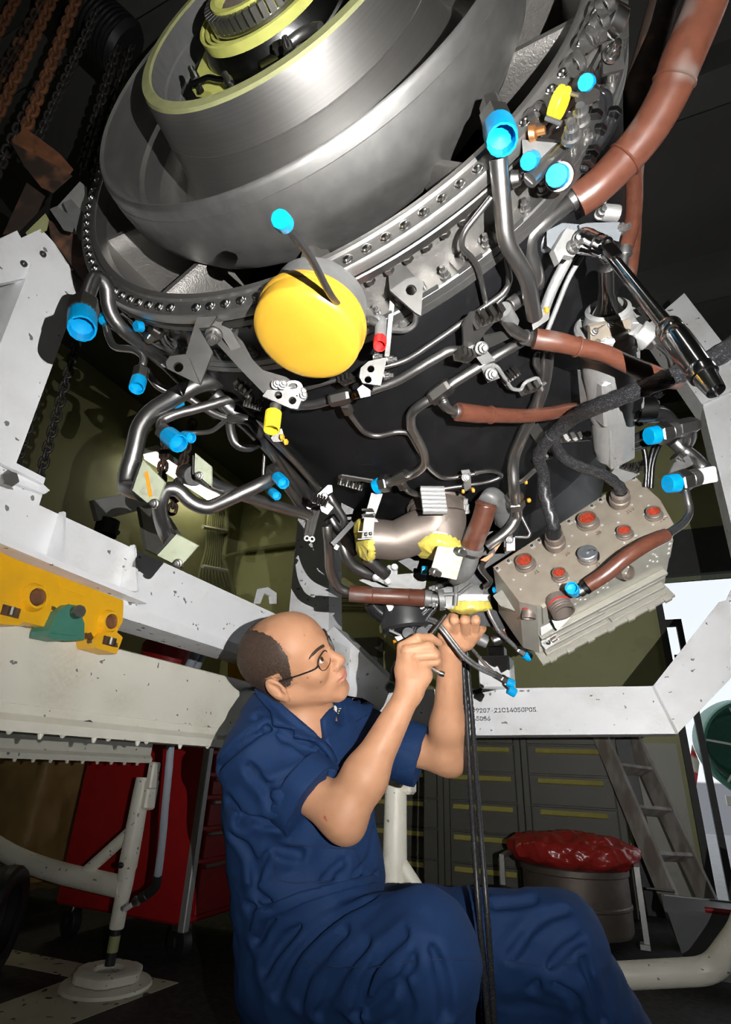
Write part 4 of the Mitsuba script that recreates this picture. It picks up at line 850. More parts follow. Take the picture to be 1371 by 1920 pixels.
tube([Q5(500, 430, -.456), Q5(490, 480, -.456), Q5(510, 520, -.456)], .0055); tube([Q5(490, 960, .98), Q5(440, 1010, 1.0), Q5(410, 1020, 1.02)], .0042)
tube([Q7(225, 545, 1.10), Q7(275, 640, 1.1), Q7(265, 660, 1.1), Q7(190, 660, 1.1)], .0036)
put('tee', lathe_at([(0, 0), (.0105, 0), (.0105, .035), (0, .035)], pt(Q5(345, 240, -.475)), pt(Q5(400, 330, -.47)) - pt(Q5(345, 240, -.475)), 14), 'm_greycast', EN)
put('elbow', sweep(smooth_path(pts([Q5(350, 280, -.475), Q5(395, 340, -.48), Q5(470, 378, -.478)]), .015), .0078, 14), 'm_tube', EN, smooth=True); collar(Q5(440, 365, -.478), Q5(490, 378, -.478), .0105)
put('elbow', sweep(smooth_path(pts([Q5(75, 650, -.475), Q5(95, 690, -.478), Q5(140, 702, -.475)]), .01), .0065, 14), 'm_tube', EN, smooth=True); collar(Q5(125, 700, -.475), Q5(158, 704, -.475), .0105)
collar(Q5(375, 225, -.472), Q5(428, 185, -.47), .0095, 'm_tube')
# --- brown sleeved hoses
def hose(L, radii, label, mat='m_sleeve', n=22, steps=None):
    k = thing('sleeved_hose', label, 'hose', None)
    p = spline(pts(L), 8); r = np.interp(np.linspace(0, 1, len(p)), np.linspace(0, 1, len(radii)), radii)
    put('sleeve', sweep(p, r, n), mat, k, smooth=50)
    for s, ro in steps or []:
        i = int(s * (len(p) - 1)); j = min(i + 1, len(p) - 1); d = p[j] - p[i - 1]
        put('sleeve_end', lathe_at([(ro * .9, -.0015), (ro * 1.0, -.001), (ro * 1.02, .001), (ro * .93, .002)], p[i], d, n), mat, k)
    return k
hose([(1420, -330, .58), (1375, -150, .605), (1338, -40, .62), (1318, 20, .63), (1280, 110, .64), (1255, 175, .65), (1215, 245, .665), (1165, 305, .68), (1120, 350, .69), (1082, 378, .70)], [.0228, .0228, .0228, .0232, .0236, .0226, .0222, .0218, .021, .0205], 'thick brown hose sweeping from the top corner down to the grey bent tube', steps=[(.52, .0243), (.77, .0235)])
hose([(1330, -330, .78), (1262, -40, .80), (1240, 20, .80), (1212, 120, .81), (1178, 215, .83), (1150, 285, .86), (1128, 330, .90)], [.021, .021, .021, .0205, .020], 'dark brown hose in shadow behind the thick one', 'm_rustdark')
hose([(1300, -300, .93), (1225, 60, .93), (1180, 230, .92), (1188, 310, .92), (1188, 400, .92), (1172, 465, .92)], [.0125, .0135, .0135, .013], 'thin brown hose hanging behind the thick one')
collar((1172, 462, .92), (1171, 480, .92), .012, 'm_steel'); collar((1171, 478, .92), (1168, 500, .92), .008, 'm_steel')
hose([(1240, 60, 1.02), (1200, 250, 1.0), (1190, 380, 1.0), (1188, 440, 1.0), (1182, 500, 1.0), (1176, 530, 1.0)], [.013] * 6, 'brown hose end beside the round valve, behind the thin hose')
def ch(L, off): return [(q[0], q[1], q[2] if q[2] else -(.441 + off)) for q in L]
hose([Q5(485, 372, .745), Q5(590, 388, .745), Q5(690, 412, .75), Q5(790, 435, .755), Q5(880, 475, .765), Q5(970, 515, .78), Q5(1060, 550, .80), Q5(1125, 565, .83)], [.0136, .0134, .0120, .0116, .0118, .0132, .0135, .0120], 'brown sleeved hose crossing in front of the silver valve', steps=[(.27, .0138)])
hose([Q5(140, 702, -.478), Q5(230, 712, -.478), Q5(300, 716, -.478), Q5(440, 720, -.476), Q5(560, 708, -.475), Q5(660, 690, -.47), Q5(790, 700, -.465)], [.0138, .0136, .0120, .0112, .0112, .0112, .0112], 'brown sleeved hose lying across the black casing', steps=[(.33, .0138)])
k = hose([Q6(330, 868, 1.22), Q6(500, 880, 1.215), Q6(680, 888, 1.21), Q6(815, 897, 1.20)], [.0182, .0182, .0182, .0188], 'straight brown sleeved pipe above the mechanic\'s hands', steps=[(.3, .0186), (.78, .0188)])
collar(Q6(805, 895, 1.2), Q6(850, 900, 1.2), .0175, 'm_greycast'); collar(Q6(850, 900, 1.2), Q6(905, 905, 1.2), .011, 'm_greycast'); collar(Q6(895, 905, 1.2), Q6(935, 900, 1.2), .0245, 'm_greycast')
tube([Q6(180, 430, 1.13), Q6(195, 560, 1.15), Q6(200, 720, 1.19), Q6(250, 830, 1.21), Q6(335, 868, 1.22)], .0105, 'm_tube', .04, n=16)
hose([Q6(1210, 280, 1.05), Q6(1180, 390, 1.06), Q6(1140, 490, 1.07), Q6(1108, 575, 1.08)], [.0195, .020, .0205, .021], 'short thick brown pipe beside the grey-brown duct elbow', steps=[(.05, .0212)])
put('elbow', sweep(smooth_path(pts([Q6(1215, 285, 1.05), Q6(1240, 240, 1.06), Q6(1300, 290, 1.1), Q6(1320, 400, 1.14)]), .03), .019, 16), 'm_greycast', EN, smooth=True)
put('elbow', sweep(smooth_path(pts([Q6(1118, 560, 1.078), Q6(1104, 650, 1.088), Q6(1070, 735, 1.10), Q6(1000, 765, 1.13)]), .03), .0168, 18), 'm_greycast', EN, smooth=True)
collar(Q6(1120, 560, 1.075), Q6(1112, 590, 1.08), .0225, 'm_greycast'); collar(Q6(1116, 575, 1.077), Q6(1108, 612, 1.083), .0205, 'm_tube')
# --- flange bolts on the casing split line
for i in range(40):
    th = -62 + 4.0 * i
    if 2 < th < 12: continue
    put('flange_bolt', bolt(eng(.084, th, .4362), -AX, .0048, .0125), 'm_steel', fl2)
# pads between the bolts
for th in (14, 22, 30, 38, 52, 60):
    put('pad', hull([eng(s, th + k, r) for s in (.078, .085) for k in (-2.2, 2.2) for r in (.422, .446)]), 'm_steel', fl2, smooth=False)
# --- ring of fittings on the right of the front casing
put('block', lumps([QB(*q)[:2] for q in ((640, 410), (900, 470), (940, 440), (950, 500), (720, 750), (660, 700), (740, 620), (900, 520))], .60, .625), 'm_greycast', EN, smooth=False)
put('manifold', cat(sweep(pts([QB(640, 440, .62), QB(950, 500, .615)]), .009, 12), sweep(pts([QB(930, 490, .605), QB(700, 720, .60)]), .0085, 12)), 'm_tube', EN)
cap(QB(720, 560, .605), QB(680, 580, .578), .0092, 'small blue cap with dark ink spots, right of the largest cap', False, n=10)
cap(QB(925, 690, .615), QB(895, 680, .585), .0120, 'flat-ended blue cap near the end of the thick brown hose', False, n=12)
collar(QB(940, 700, .625), QB(925, 690, .612), .0155, 'm_nut')
cap(QC(495, 630, .575), QC(470, 620, .56), .0082, 'blue cap near the top of the bolted ring, beside the yellow disc', False, n=10)
collar(QC(430, 630, .59), QC(470, 620, .575), .0075, 'm_nut'); put('fitting', bolt(pt(QC(490, 730, .58)), pt(QC(500, 500, .58)) - pt(QC(490, 730, .58)), .0085, .02), 'm_nut', EN)
for x, y in ((435, 890), (370, 1010)):
    put('bolt', bolt(pt(QC(x, y + 40, .585)), pt(QC(x, y - 60, .57)) - pt(QC(x, y + 40, .585)), .0072, .017), 'm_steel', EN)
yd_ = thing('yellow_disc', 'thin yellow grooved plastic disc clipped edge-on at the bolted ring', 'disc')
ddir = unit(.84 * CR - .54 * CU - .30 * CF)
put('disc', lathe_at([(0, -.006), (.012, -.0055), (.0155, -.005), (.016, -.004), (.016, -.002), (.0148, -.0012), (.0148, .0012), (.016, .002), (.016, .004), (.0155, .005), (0, .006)], pt(QC(275, 785, .575)), ddir, 40), 'm_yellowplug', yd_)
put('pin', cat(sweep(pts([QC(345, 700, .575), QC(430, 725, .57)]), .0022, 8), sweep(pts([QC(175, 890, .575), QC(295, 935, .57)]), .0026, 8)), 'm_steel', EN)
put('stud', cat(lathe_at([(.009, 0), (.0075, .006), (.0045, .008), (.0045, .016), (0, .016)], pt(QB(700, 370, .60)), CR * .9 - CF * .5, 14)), 'm_copper', EN)
put('stud', cat(lathe_at([(.010, 0), (.008, .008), (.0045, .010), (.0045, .02), (0, .02)], pt(QB(570, 710, .62)), CR * .9 - CF * .5, 14)), 'm_nut', EN)
for x, y in ((95, 890), (380, 510), (480, 320), (560, 190), (600, 60)):
    o = pt(QC(x, y, .60)); put('clip', lathe_at([(.010, 0), (.0112, 0), (.0112, .009), (.010, .009)], o, -CF + .5 * CR, 18), 'm_steel', EN)
for L, d in ((((590, 0), (715, 0), (760, 290), (640, 350), (620, 240)), .63), (((600, 320), (760, 290), (770, 520), (610, 560)), .62), (((520, 210), (640, 200), (640, 300), (560, 330)), .60), (((720, -30), (800, -30), (805, 280), (750, 300)), .66)):
    plate([QC(*q, d) for q in L], .004, 'm_bracket')
put('bolt', bolt(pt(QC(668, 420, .615)), -CF, .0065), 'm_bright', EN); collar(QC(640, 130, .61), QC(740, 180, .615), .016, 'm_bright')
# dark harness down the right edge of the casing
for L in ([(570, 690), (640, 720), (660, 840), (620, 950), (560, 1060), (500, 1180), (460, 1290)], [(560, 720), (600, 760), (590, 900), (540, 1120), (470, 1240)], [(680, 900), (640, 1000), (560, 1100)]):
    tube([QC(x, y, .68) for x, y in L], .0055, 'm_blackgloss', .02)
for x, y in ((560, 850), (590, 960), (540, 1120), (510, 1200), (700, 830)):
    nut(QC(x, y, .672), QC(x - 14, y + 45, .672), .0085, 'm_dark')
for (x0, y0, x1, y1, r) in ((1200, 420, 1180, 700, .006), (1290, 480, 1220, 900, .005), (1340, 620, 1240, 1000, .005)):
    tube([QB(x0, y0, .76), QB(x1, y1, .78)], r, 'm_dark')
put('fitting', lumps([QB(*q)[:2] for q in ((1020, 980), (1100, 850), (1250, 850), (1270, 1000), (1060, 1010))], .78, .81), 'm_alu', EN, smooth=False); collar(QB(1250, 960, .77), QB(1371, 970, .77), .011, 'm_alu'); put('bolt', bolt(pt(QB(1225, 980, .775)), -CF, .006), 'm_steel', EN)
plate([QB(290, 1180, .695), QB(350, 1160, .695), QB(480, 1190, .70), QB(540, 1290, .70), QB(400, 1371, .70), QB(330, 1300, .695)], .004, 'm_bracket'); put('bolt', bolt(pt(QB(310, 1215, .69)), -CF, .006), 'm_steel', EN)
# --- spring clips
def spring_clip(p, q, n, h, parent=EN, out=None):
    """strip from p to q with n pairs of spring fingers"""
    p, q = pt(p), pt(q); d = q - p; L = np.linalg.norm(d); d = d / L
    o = unit(-CF + .3 * CU) if out is None else out; s = unit(np.cross(d, o)); o = np.cross(s, d)
    k = put('clip_strip', box((p + q) / 2, d * L / 2, s * h * .35, o * .0012, .0004), 'm_nut', parent, smooth=False)
    for i in range(n):
        c0 = p + d * L * (i + .5) / n; w = L / n * .36
        path = [c0 + d * w * x + o * h * y for x, y in ((-1.2, 1.25), (-.6, .95), (-1.0, .55), (-.55, .12), (.55, .12), (1.0, .55), (.6, .95), (1.2, 1.25))]
        m = []
        for a, b in zip(path[:-1], path[1:]):
            m.append(np.array([a - s * h * .4, a + s * h * .4, b + s * h * .4, b - s * h * .4]))
        t = .0011; vv, ff = [], []
        pl = np.array([np.array([x - s * h * .4, x + s * h * .4]) for x in path]); up = np.repeat(pl[None], 2, 0)
        off = np.array([unit(np.cross(s, path[min(j + 1, 7)] - path[max(j - 1, 0)])) * t for j in range(8)])
        up[1] += off[:, None]
        V_ = up.reshape(-1, 3); idx = lambda a, j, e: a * 16 + j * 2 + e
        for j in range(7):
            for a in (0, 1): ff += [(idx(a, j, 0), idx(a, j, 1), idx(a, j + 1, 1)), (idx(a, j, 0), idx(a, j + 1, 1), idx(a, j + 1, 0))]
            for e in (0, 1): ff += [(idx(0, j, e), idx(1, j, e), idx(1, j + 1, e)), (idx(0, j, e), idx(1, j + 1, e), idx(0, j + 1, e))]
        put('finger', trimesh.Trimesh(V_, ff, process=False), 'm_nut', k, smooth=False)
spring_clip(Q5(215, 315, -.475), Q5(330, 270, -.475), 3, .017)
spring_clip(Q5(120, 455, -.478), Q5(185, 470, -.478), 3, .014)
spring_clip(Q5(345, 575, -.462), Q5(415, 520, -.462), 3, .015); spring_clip(Q5(420, 620, -.462), Q5(510, 590, -.462), 3, .015)
spring_clip(Q5(600, 830, -.46), Q5(730, 820, -.46), 4, .015); spring_clip(Q5(470, 930, -.46), Q5(560, 900, -.46), 3, .013)
spring_clip(Q4(560, 1290, -.46), Q4(700, 1330, -.46), 4, .014); spring_clip(Q4(590, 730, -.462), Q4(660, 700, -.462), 3, .012)
spring_clip(Q4(-20, 740, .82), Q4(60, 800, .82), 3, .016); spring_clip(Q4(20, 840, .83), Q4(120, 870, .84), 3, .014)
spring_clip(Q4(410, 1390, 1.0), Q4(500, 1420, 1.0), 3, .018); spring_clip(Q7(790, 290, 1.12), Q7(880, 270, 1.12), 3, .014)
plate([Q5(165, 320, -.472), Q5(200, 260, -.472), Q5(245, 250, -.472), Q5(300, 290, -.47), Q5(215, 420, -.468), Q5(195, 470, -.468), Q5(165, 400, -.468)], .004, 'm_bracket'); plate([Q5(195, 420, -.474), Q5(250, 400, -.474), Q5(310, 470, -.474), Q5(250, 490, -.474)], .006, 'm_alu'); plate([Q5(250, 510, -.47), Q5(300, 490, -.47), Q5(330, 550, -.47), Q5(275, 570, -.47)], .006, 'm_alu')
for q in (Q5(245, 415, -.482), Q5(290, 532, -.478)): put('bolt', bolt(pt(q), pt((q[0], q[1], -.52)) - pt(q) + .02 * CR, .0062), 'm_steel', EN)
plate([Q5(255, 365, -.468), Q5(390, 335, -.468), Q5(380, 370, -.468), Q5(270, 420, -.468)], .004, 'm_bracket')
put('strap', sweep(smooth_path(pts([Q5(300, 490, -.468), Q5(320, 500, -.468), Q5(385, 600, -.468), Q5(425, 605, -.468), Q5(440, 570, -.468), Q5(500, 545, -.468), Q5(525, 610, -.468)]), .008), .0028, 8), 'm_alu', EN)
plate([Q5(460, 790, -.452), Q5(500, 750, -.452), Q5(545, 815, -.452), Q5(500, 850, -.452)], .004, 'm_bracket')
put('clip_plate', poly(pts([Q4(560, 1262, -.458), Q4(580, 1255, -.458), Q4(760, 1282, -.458), Q4(755, 1300, -.458), Q4(700, 1290, -.458), Q4(570, 1285, -.458)]), .003, CF), 'm_steel', EN, smooth=False)
# two-tube clamp with orange witness marks
plate([Q4(1270, 1245, -.468), Q4(1318, 1240, -.468), Q4(1322, 1340, -.468), Q4(1285, 1345, -.468)], .008, 'm_alu'); put('bolt', bolt(pt(Q4(1290, 1265, -.478)), -CF, .0055), 'm_steel', EN)
for q in (Q4(1330, 1335, -.475), Q4(1275, 1345, -.475), Q5(540, 245, .735), Q5(210, 1055, 1.0), Q5(447, 1018, 1.02), Q5(460, 1100, 1.05), Q4(240, 1035, .755), Q4(262, 1062, .757), QB(1040, 1000, .775), Q6(1330, 582, 1.12), Q7(270, 460, 1.06), Q7(183, 725, 1.08), Q4(650, 800, -.47)):
    put('witness_mark', lathe_at([(0, -.004), (.0042, -.002), (.0042, .002), (0, .004)], pt(q), CR + .2 * CU, 10), 'm_dot', EN)
# ================================================================ units hung on the engine
QG, QH, QI, QJ, QK, QL = crop(560, 900, 220), crop(680, 1080, 260), crop(920, 1020, 200), crop(1090, 700, 281), crop(780, 900, 220), crop(1040, 1000, 240)
class Plane:
    def __init__(s, a, b, c):
        s.o = a; s.n = unit(np.cross(b - a, c - a)); s.n = s.n if s.n @ CF < 0 else -s.n
    def __call__(s, px, py=None, h=0.0):
        if py is None: px, py = px[0], px[1]
        r = ray(px, py); return EYE + ((s.o - EYE) @ s.n) / (r @ s.n) * r + s.n * h
# --- electronic control box
CBX = thing('control_box', 'tan metal electronic control box with round cable sockets and finned underside', 'control box')
TPL = Plane(at(925, 1064, 1.10), at(1189, 893, 1.12), at(1264, 986, 1.0))
top = [TPL(*q) for q in ((925, 1064), (1189, 893), (1238, 938), (1264, 984), (1263, 1002), (1007, 1137), (974, 1129))]
w_ = at(1244, 1108, 1.09) - top[4]; tn = TPL.n
wv = w_ - tn * (w_ @ tn) * .0
put('body', hull(top + [p + wv * .93 - tn * .0 for p in top]), 'm_boxgrey', CBX, smooth=False)
put('connector_plate', poly([p + tn * .0015 for p in top], .005, -tn), 'm_boxtan', CBX, smooth=False)
sn = unit(np.cross(top[4] - top[5], wv)); sn = sn if sn @ CF < 0 else -sn
S = lambda i, t, h=0.0: top[5] + (top[4] - top[5]) * i + wv * t + sn * h
eu = unit(top[4] - top[5]); ev = unit(wv - eu * (wv @ eu))
for t, i0, i1, hh, wd in ((.34, .10, .97, .004, .0016), (.56, .0, .97, .012, .004), (.64, .45, .96, .010, .003), (.70, .02, .50, .010, .003), (.80, .02, .97, .012, .0035), (.90, .03, .52, .014, .003), (.93, .55, .98, .014, .003)):
    put('fin', box((S(i0, t) + S(i1, t)) / 2 + sn * hh / 2, (S(i1, t) - S(i0, t)) / 2, sn * hh / 2, ev * wd, .0008), 'm_boxgrey', CBX, smooth=False)
put('upper_panel', hull([S(i, t, h) for i in (.03, .985) for t in (.03, .33) for h in (0, .006)]), 'm_boxgrey', CBX, smooth=False)
put('base_flange', hull([S(i, t, h) for i in (-.02, 1.03) for t in (.97, 1.0) for h in (-.05, .022)]), 'm_boxgrey', CBX, smooth=False)
for i in (.06, .2, .36, .52, .68, .84, .97):
    put('flange_lug', hull([S(i + k, t, h) for k in (-.025, .025) for t in (.955, .99) for h in (.018, .026)]), 'm_boxgrey', CBX, smooth=False)
prng = np.random.default_rng(11)
for i0 in (.12, .30, .47, .66, .84):
    for k, (di, dt) in enumerate(((0, .10), (.02, .14), (.035, .19), (-.015, .19), (.01, .24), (.045, .28), (-.03, .27))):
        put('rivet', rivet(S(i0 + di, dt, .0062), sn, .0026), 'm_rivet', CBX)
for t in (.08, .16, .24): put('rivet', rivet(S(.965, t, .0062), sn, .0036), 'm_rivet', CBX)
def face_xy(px, py, h=0.0015): return TPL(px, py, h)
def socket(x, y, r, h, kind, Q=Q7):
    o = face_xy(*Q(x, y)[:2]) ; k = CBX
    c_ = put('socket', lathe_at([(r * 1.22, 0), (r * 1.22, .003), (r * 1.02, .004), (r * 1.02, h * .55), (r * 1.06, h * .6), (r, h * .66), (r, h), (r * .88, h), (r * .88, h * .62)], o, tn, 28), 'm_bronze', k)
    if kind == 'seal':
        put('red_seal', lathe_at([(r * .9, h * .3), (r * .88, h * .80), (r * .72, h * .86), (r * .70, h * .74), (r * .52, h * .74), (r * .50, h * .80), (r * .34, h * .80), (r * .32, h * .74), (r * .15, h * .76), (0, h * .76)], o, tn, 28), 'm_redseal', c_)
        for a in np.arange(7) * 2 * np.pi / 7:
            x_, y_, _ = frame(tn); put('pin_hole', rivet(o + tn * h * .8 + (x_ * np.cos(a) + y_ * np.sin(a)) * r * .42, tn, r * .09), 'm_redplug', c_)
    if kind == 'cap':
        put('dust_cap', lathe_at([(r * 1.0, h * .3), (r * 1.08, h * .7), (r * 1.08, h * 1.1), (r * .95, h * 1.2), (r * .3, h * 1.2), (r * .24, h * 1.38), (0, h * 1.42)], o, tn, 28), 'm_anod', c_)
        x_, y_, _ = frame(tn)
        put('cap_chain', sweep(spline([o + tn * h * 1.3 + x_ * 0, o + tn * h * 1.25 + x_ * r * .7, o + tn * h * .6 + x_ * r * 1.15, o + tn * .004 + x_ * r * 1.0 - y_ * r * .8], 5), .0016, 6), 'm_dark', c_)
    return o
socket(252, 815, .0165, .016, 'seal'); socket(592, 590, .0175, .018, 'seal'); socket(792, 650, .0125, .014, 'seal'); socket(952, 548, .0128, .014, 'seal'); socket(440, 880, .0122, .014, 'seal'); socket(594, 775, .0160, .014, 'cap')
for x, y in ((185, 895), (223, 948), (248, 872), (325, 820), (408, 762), (436, 920), (482, 886), (485, 712), (503, 655), (582, 650), (668, 598), (755, 535), (755, 582), (787, 694), (852, 655), (590, 825), (830, 488), (878, 440), (945, 595), (1012, 552), (897, 540), (920, 490), (740, 640), (522, 578)):
    o = face_xy(*Q7(x, y)[:2]); put('rivet', rivet(o, tn, .0032), 'm_rivet', CBX)
for x, y in ((97, 838), (158, 797), (285, 714), (325, 686), (488, 582), (612, 497), (660, 466), (840, 348)):
    o = face_xy(*Q7(x, y)[:2]); x_ = unit(top[1] - top[0]); y_ = np.cross(tn, x_)
    tb = put('tab', poly([o + x_ * a + y_ * b for a, b in ((-.0045, -.006), (.0045, -.006), (.0045, .003), (.002, .0065), (-.002, .0065), (-.0045, .003))], .0015, tn), 'm_rivet', CBX, smooth=False)
    put('screw', lathe_at([(.0028, 0), (.0028, .0028), (.0012, .0028), (.001, .002)], o + tn * .001, tn, 10), 'm_dark', tb)
for x, y, t in ((805, 540, 'J10'), (300, 870, 'J1'), (985, 585, 'J14'), (470, 770, 'J6'), (640, 655, 'J8'), (635, 830, 'J9')):
    m = meshkit.text_mesh(t, .007, .0003); v = np.asarray(m.vertices); x_ = unit(top[1] - top[0]); y_ = np.cross(tn, x_); y_ = y_ if y_ @ CU > 0 else -y_
    m.vertices = face_xy(*Q7(x, y)[:2]) + v[:, :1] * x_ + v[:, 1:2] * y_ + tn * .0003 + v[:, 2:] * tn
    put('marking', m, 'm_rustdark', CBX, smooth=False, label='dark engraved mark ' + t)
# sockets that look out of the lower edge
def barrel(p, q, r, band, name='side_socket'):
    p, q = pt(p), pt(q); L = np.linalg.norm(q - p); k = put(name, lathe_at([(r * .9, 0), (r * .9, .1 * L), (r, .12 * L), (r, .48 * L), (r * .96, .5 * L), (r * .96, .62 * L), (r, .64 * L), (r * .97, .7 * L), (r, .76 * L), (r * .97, .82 * L), (r, .88 * L), (r, L), (r * .86, L), (r * .86, .3 * L), (0, .3 * L)], p, q - p, 28), 'm_bronze', CBX)
    for f, mt in band:
        o = p + (q - p) * f; put('band', lathe_at([(r * 1.0, -.0012), (r * 1.015, -.0012), (r * 1.015, .0012), (r * 1.0, .0012)], o, q - p, 28), mt, k)
barrel(QI(830, 690, 1.0), QI(945, 890, .975), .0205, [(.42, 'm_redplug')]); barrel(QI(495, 770, 1.03), QI(490, 960, 1.02), .0125, [(.15, 'm_bluecap'), (.4, 'm_redplug')]); barrel(QL(680, 400, 1.01), QL(790, 420, .985), .0145, [])
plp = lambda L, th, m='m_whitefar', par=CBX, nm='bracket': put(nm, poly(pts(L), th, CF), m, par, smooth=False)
plp([QI(20, 655, 1.10), QI(180, 570, 1.10), QI(400, 870, 1.06), QI(370, 880, 1.06), QI(130, 800, 1.09)], .01, 'm_boxgrey')
plp([QI(600, 800, 1.02), QI(660, 770, 1.02), QI(790, 960, 1.02), QI(700, 960, 1.02)], .012); plp([QI(780, 960, 1.0), QI(1010, 925, 1.0), QI(1030, 950, 1.0), QI(870, 1130, 1.02), QI(820, 1050, 1.02)], .006); plp([QI(640, 1040, 1.04), QI(780, 950, 1.04), QI(840, 1060, 1.04), QI(650, 1180, 1.04)], .02, 'm_alu')
blk = plp([QI(640, 1180, 1.06), QI(820, 1110, 1.06), QI(890, 1230, 1.06), QI(710, 1360, 1.06), QI(660, 1300, 1.06)], .03, 'm_alu', nm='connector_block'); plp([QI(535, 1075, 1.08), QI(640, 1075, 1.08), QI(660, 1190, 1.08), QI(690, 1340, 1.08), QI(640, 1330, 1.08), QI(560, 1180, 1.08)], .03, 'm_alu', nm='connector_block')
for x, y in ((690, 1200), (740, 1265)): put('screw', bolt(pt(QI(x, y, 1.058)), -CF, .003), 'm_dark', blk)
for x, y in ((780, 1150), (815, 1225)): put('pin', sweep(pts([QI(x - 30, y + 20, 1.056), QI(x + 30, y - 20, 1.056)]), .0045, 10), 'm_bronze', blk)
# brown sleeved pipe over the box, with its tube and cap
hose([Q7(590, 925, .955), Q7(690, 860, .945), Q7(800, 770, .94), Q7(910, 700, .945), Q7(1015, 650, .96)], [.0125, .0128, .0128, .0126, .0115], 'glossy brown sleeved pipe lying across the control box')
collar(Q7(540, 965, .96), Q7(590, 930, .955), .0095, 'm_nut'); collar(Q7(570, 945, .957), Q7(592, 928, .954), .0115, 'm_dark')
cap(Q7(515, 955, .965), Q7(500, 938, .945), .0118, 'blue cap on the lower edge of the control box beside the brown pipe', True, n=6)
tube([Q7(1005, 655, .96), Q7(1060, 625, .97), Q7(1120, 580, .98), Q7(1150, 520, .99), Q7(1120, 400, 1.0)], .0068, 'm_tube', .03); collar(Q7(1005, 655, .958), Q7(1030, 640, .962), .0085, 'm_nut')
# --- black braided cables into the box
bm = lambda th, L: 1 + .04 * np.sin(4 * th + L * 260) + .04 * np.sin(4 * th - L * 260)
BCx = thing('braided_cable', 'thick black braided cable forking to two sockets of the tan control box', 'cable')
def braid(L, r, parent=BCx, name='cable'):
    return put(name, sweep(spline(pts(L), 14), r, 20, mod=bm), 'm_braid', parent, smooth=True)
braid([Q5(1440, 370, .62), Q5(1300, 455, .66), Q5(1180, 510, .69), Q5(1040, 570, .725), Q5(900, 625, .765), Q5(760, 680, .82), Q5(650, 735, .90), Q5(560, 810, .95)], .0118)
braid([Q5(565, 805, .945), Q5(515, 870, .98), Q5(505, 920, 1.0), Q5(525, 985, 1.02), Q5(530, 1060, 1.03), Q7(400, 590, 1.03), Q7(405, 640, 1.04)], .0115, name='branch')
braid([Q5(575, 795, .95), Q5(580, 850, .98), Q5(620, 910, 1.0), Q5(700, 950, 1.01), Q5(790, 980, 1.02), Q5(850, 1020, 1.03), Q5(880, 1060, 1.05)], .0098, name='branch')
def plug(p0, p1, r):
    p0, p1 = pt(p0), pt(p1); d = p1 - p0; L = np.linalg.norm(d)
    put('plug', lathe_at([(r * .75, 0), (r * .8, .25 * L), (r * .95, .35 * L), (r * .95, .5 * L), (r * 1.12, .55 * L), (r * 1.12, .66 * L), (r * 1.0, .68 * L), (r * 1.0, .74 * L), (r * 1.12, .76 * L), (r * 1.12, .88 * L), (r, .92 * L), (r, L)], p0, d, 28), 'm_bronze', BCx)
o = face_xy(*Q7(415, 715)[:2], 0); put('backshell', rcone(pt(Q7(400, 605, 1.03)), pt(Q7(405, 655, 1.04)), .0138, .0145), 'm_blackgloss', BCx)
put('plug', lathe_at([(.0125, .05), (.0165, .045), (.0165, .028), (.019, .026), (.019, .012), (.017, .010), (.017, 0)], o, unit(pt(Q7(404, 640, 1.035)) - o), 28), 'm_bronze', BCx)
o = face_xy(*Q7(762, 482)[:2], 0); put('backshell', rcone(pt(Q5(862, 1040, 1.045)), pt(Q5(880, 1075, 1.06)), .0128, .0135), 'm_blackgloss', BCx)
put('plug', lathe_at([(.0125, .045), (.0165, .04), (.0165, .026), (.019, .024), (.019, .012), (.017, .010), (.017, 0)], o, unit(pt(Q5(872, 1060, 1.05)) - o), 28), 'm_bronze', BCx)
# --- silver valve column on the right
VA = thing('valve_unit', 'silver valve column with a round flange and tan wire-locked plate beside the black casing', 'valve')
va, vb = at(1135, 455, .735), at(1150, 830, .985); vd = unit(vb - va)
vx = lambda t: va + (vb - va) * t
vl = np.linalg.norm(vb - va)
put('spindle', lathe_at([(0, .0), (.011, .0), (.011, .035), (.0125, .04), (.0135, .052), (.024, .073), (.026, .076), (.026, .082), (0, .085)], vx(.10), vd, 28), 'm_bright', VA)
put('cup', lathe_at([(.026, 0), (.031, .004), (.034, .020), (.036, .034), (.034, .04), (.028, .04)], vx(.26), vd, 32), 'm_alu', VA)
put('flange', lathe_at([(.034, 0), (.0365, -.006), (.044, -.006), (.0475, -.003), (.0485, 0), (.0485, .012), (.0475, .014), (.0475, .017), (.0488, .019), (.0488, .03), (.046, .033), (.03, .034)], vx(.345), vd, 48), 'm_alu', VA)
for a in (.6, 2.2, 3.5, 5.0):
    x_, y_, _ = frame(vd); put('tab', box(vx(.335) + (x_ * np.cos(a) + y_ * np.sin(a)) * .038, (x_ * np.cos(a) + y_ * np.sin(a)) * .005, np.cross(vd, x_ * np.cos(a) + y_ * np.sin(a)) * .006, vd * .004, .001), 'm_alu', VA, smooth=False)
put('housing', lathe_at([(.0, 0), (.040, 0), (.042, .01), (.042, .05), (.039, .09), (.037, .13), (.037, .14), (.034, .15), (.034, .21), (.031, .225), (.031, .235), (0, .235)], vx(.42), vd, 36), 'm_alu', VA)
vxn = unit(np.cross(vd, CF)); vyn = unit(np.cross(vxn, vd)); vyn = vyn if vyn @ CF < 0 else -vyn
put('side_body', box(vx(.66) + vxn * 0, vxn * .037, vyn * .035, vd * .045, .004), 'm_alu', VA, smooth=False)
VP = Plane(at(1108, 620, .782), at(1182, 600, .782), at(1110, 650, .80))
vpl = put('locked_plate', poly([VP(*QD(*q)[:2]) for q in ((275, 1045), (590, 990), (600, 1165), (450, 1205), (280, 1190))], .008, CF), 'm_boxtan', VA, smooth=False)
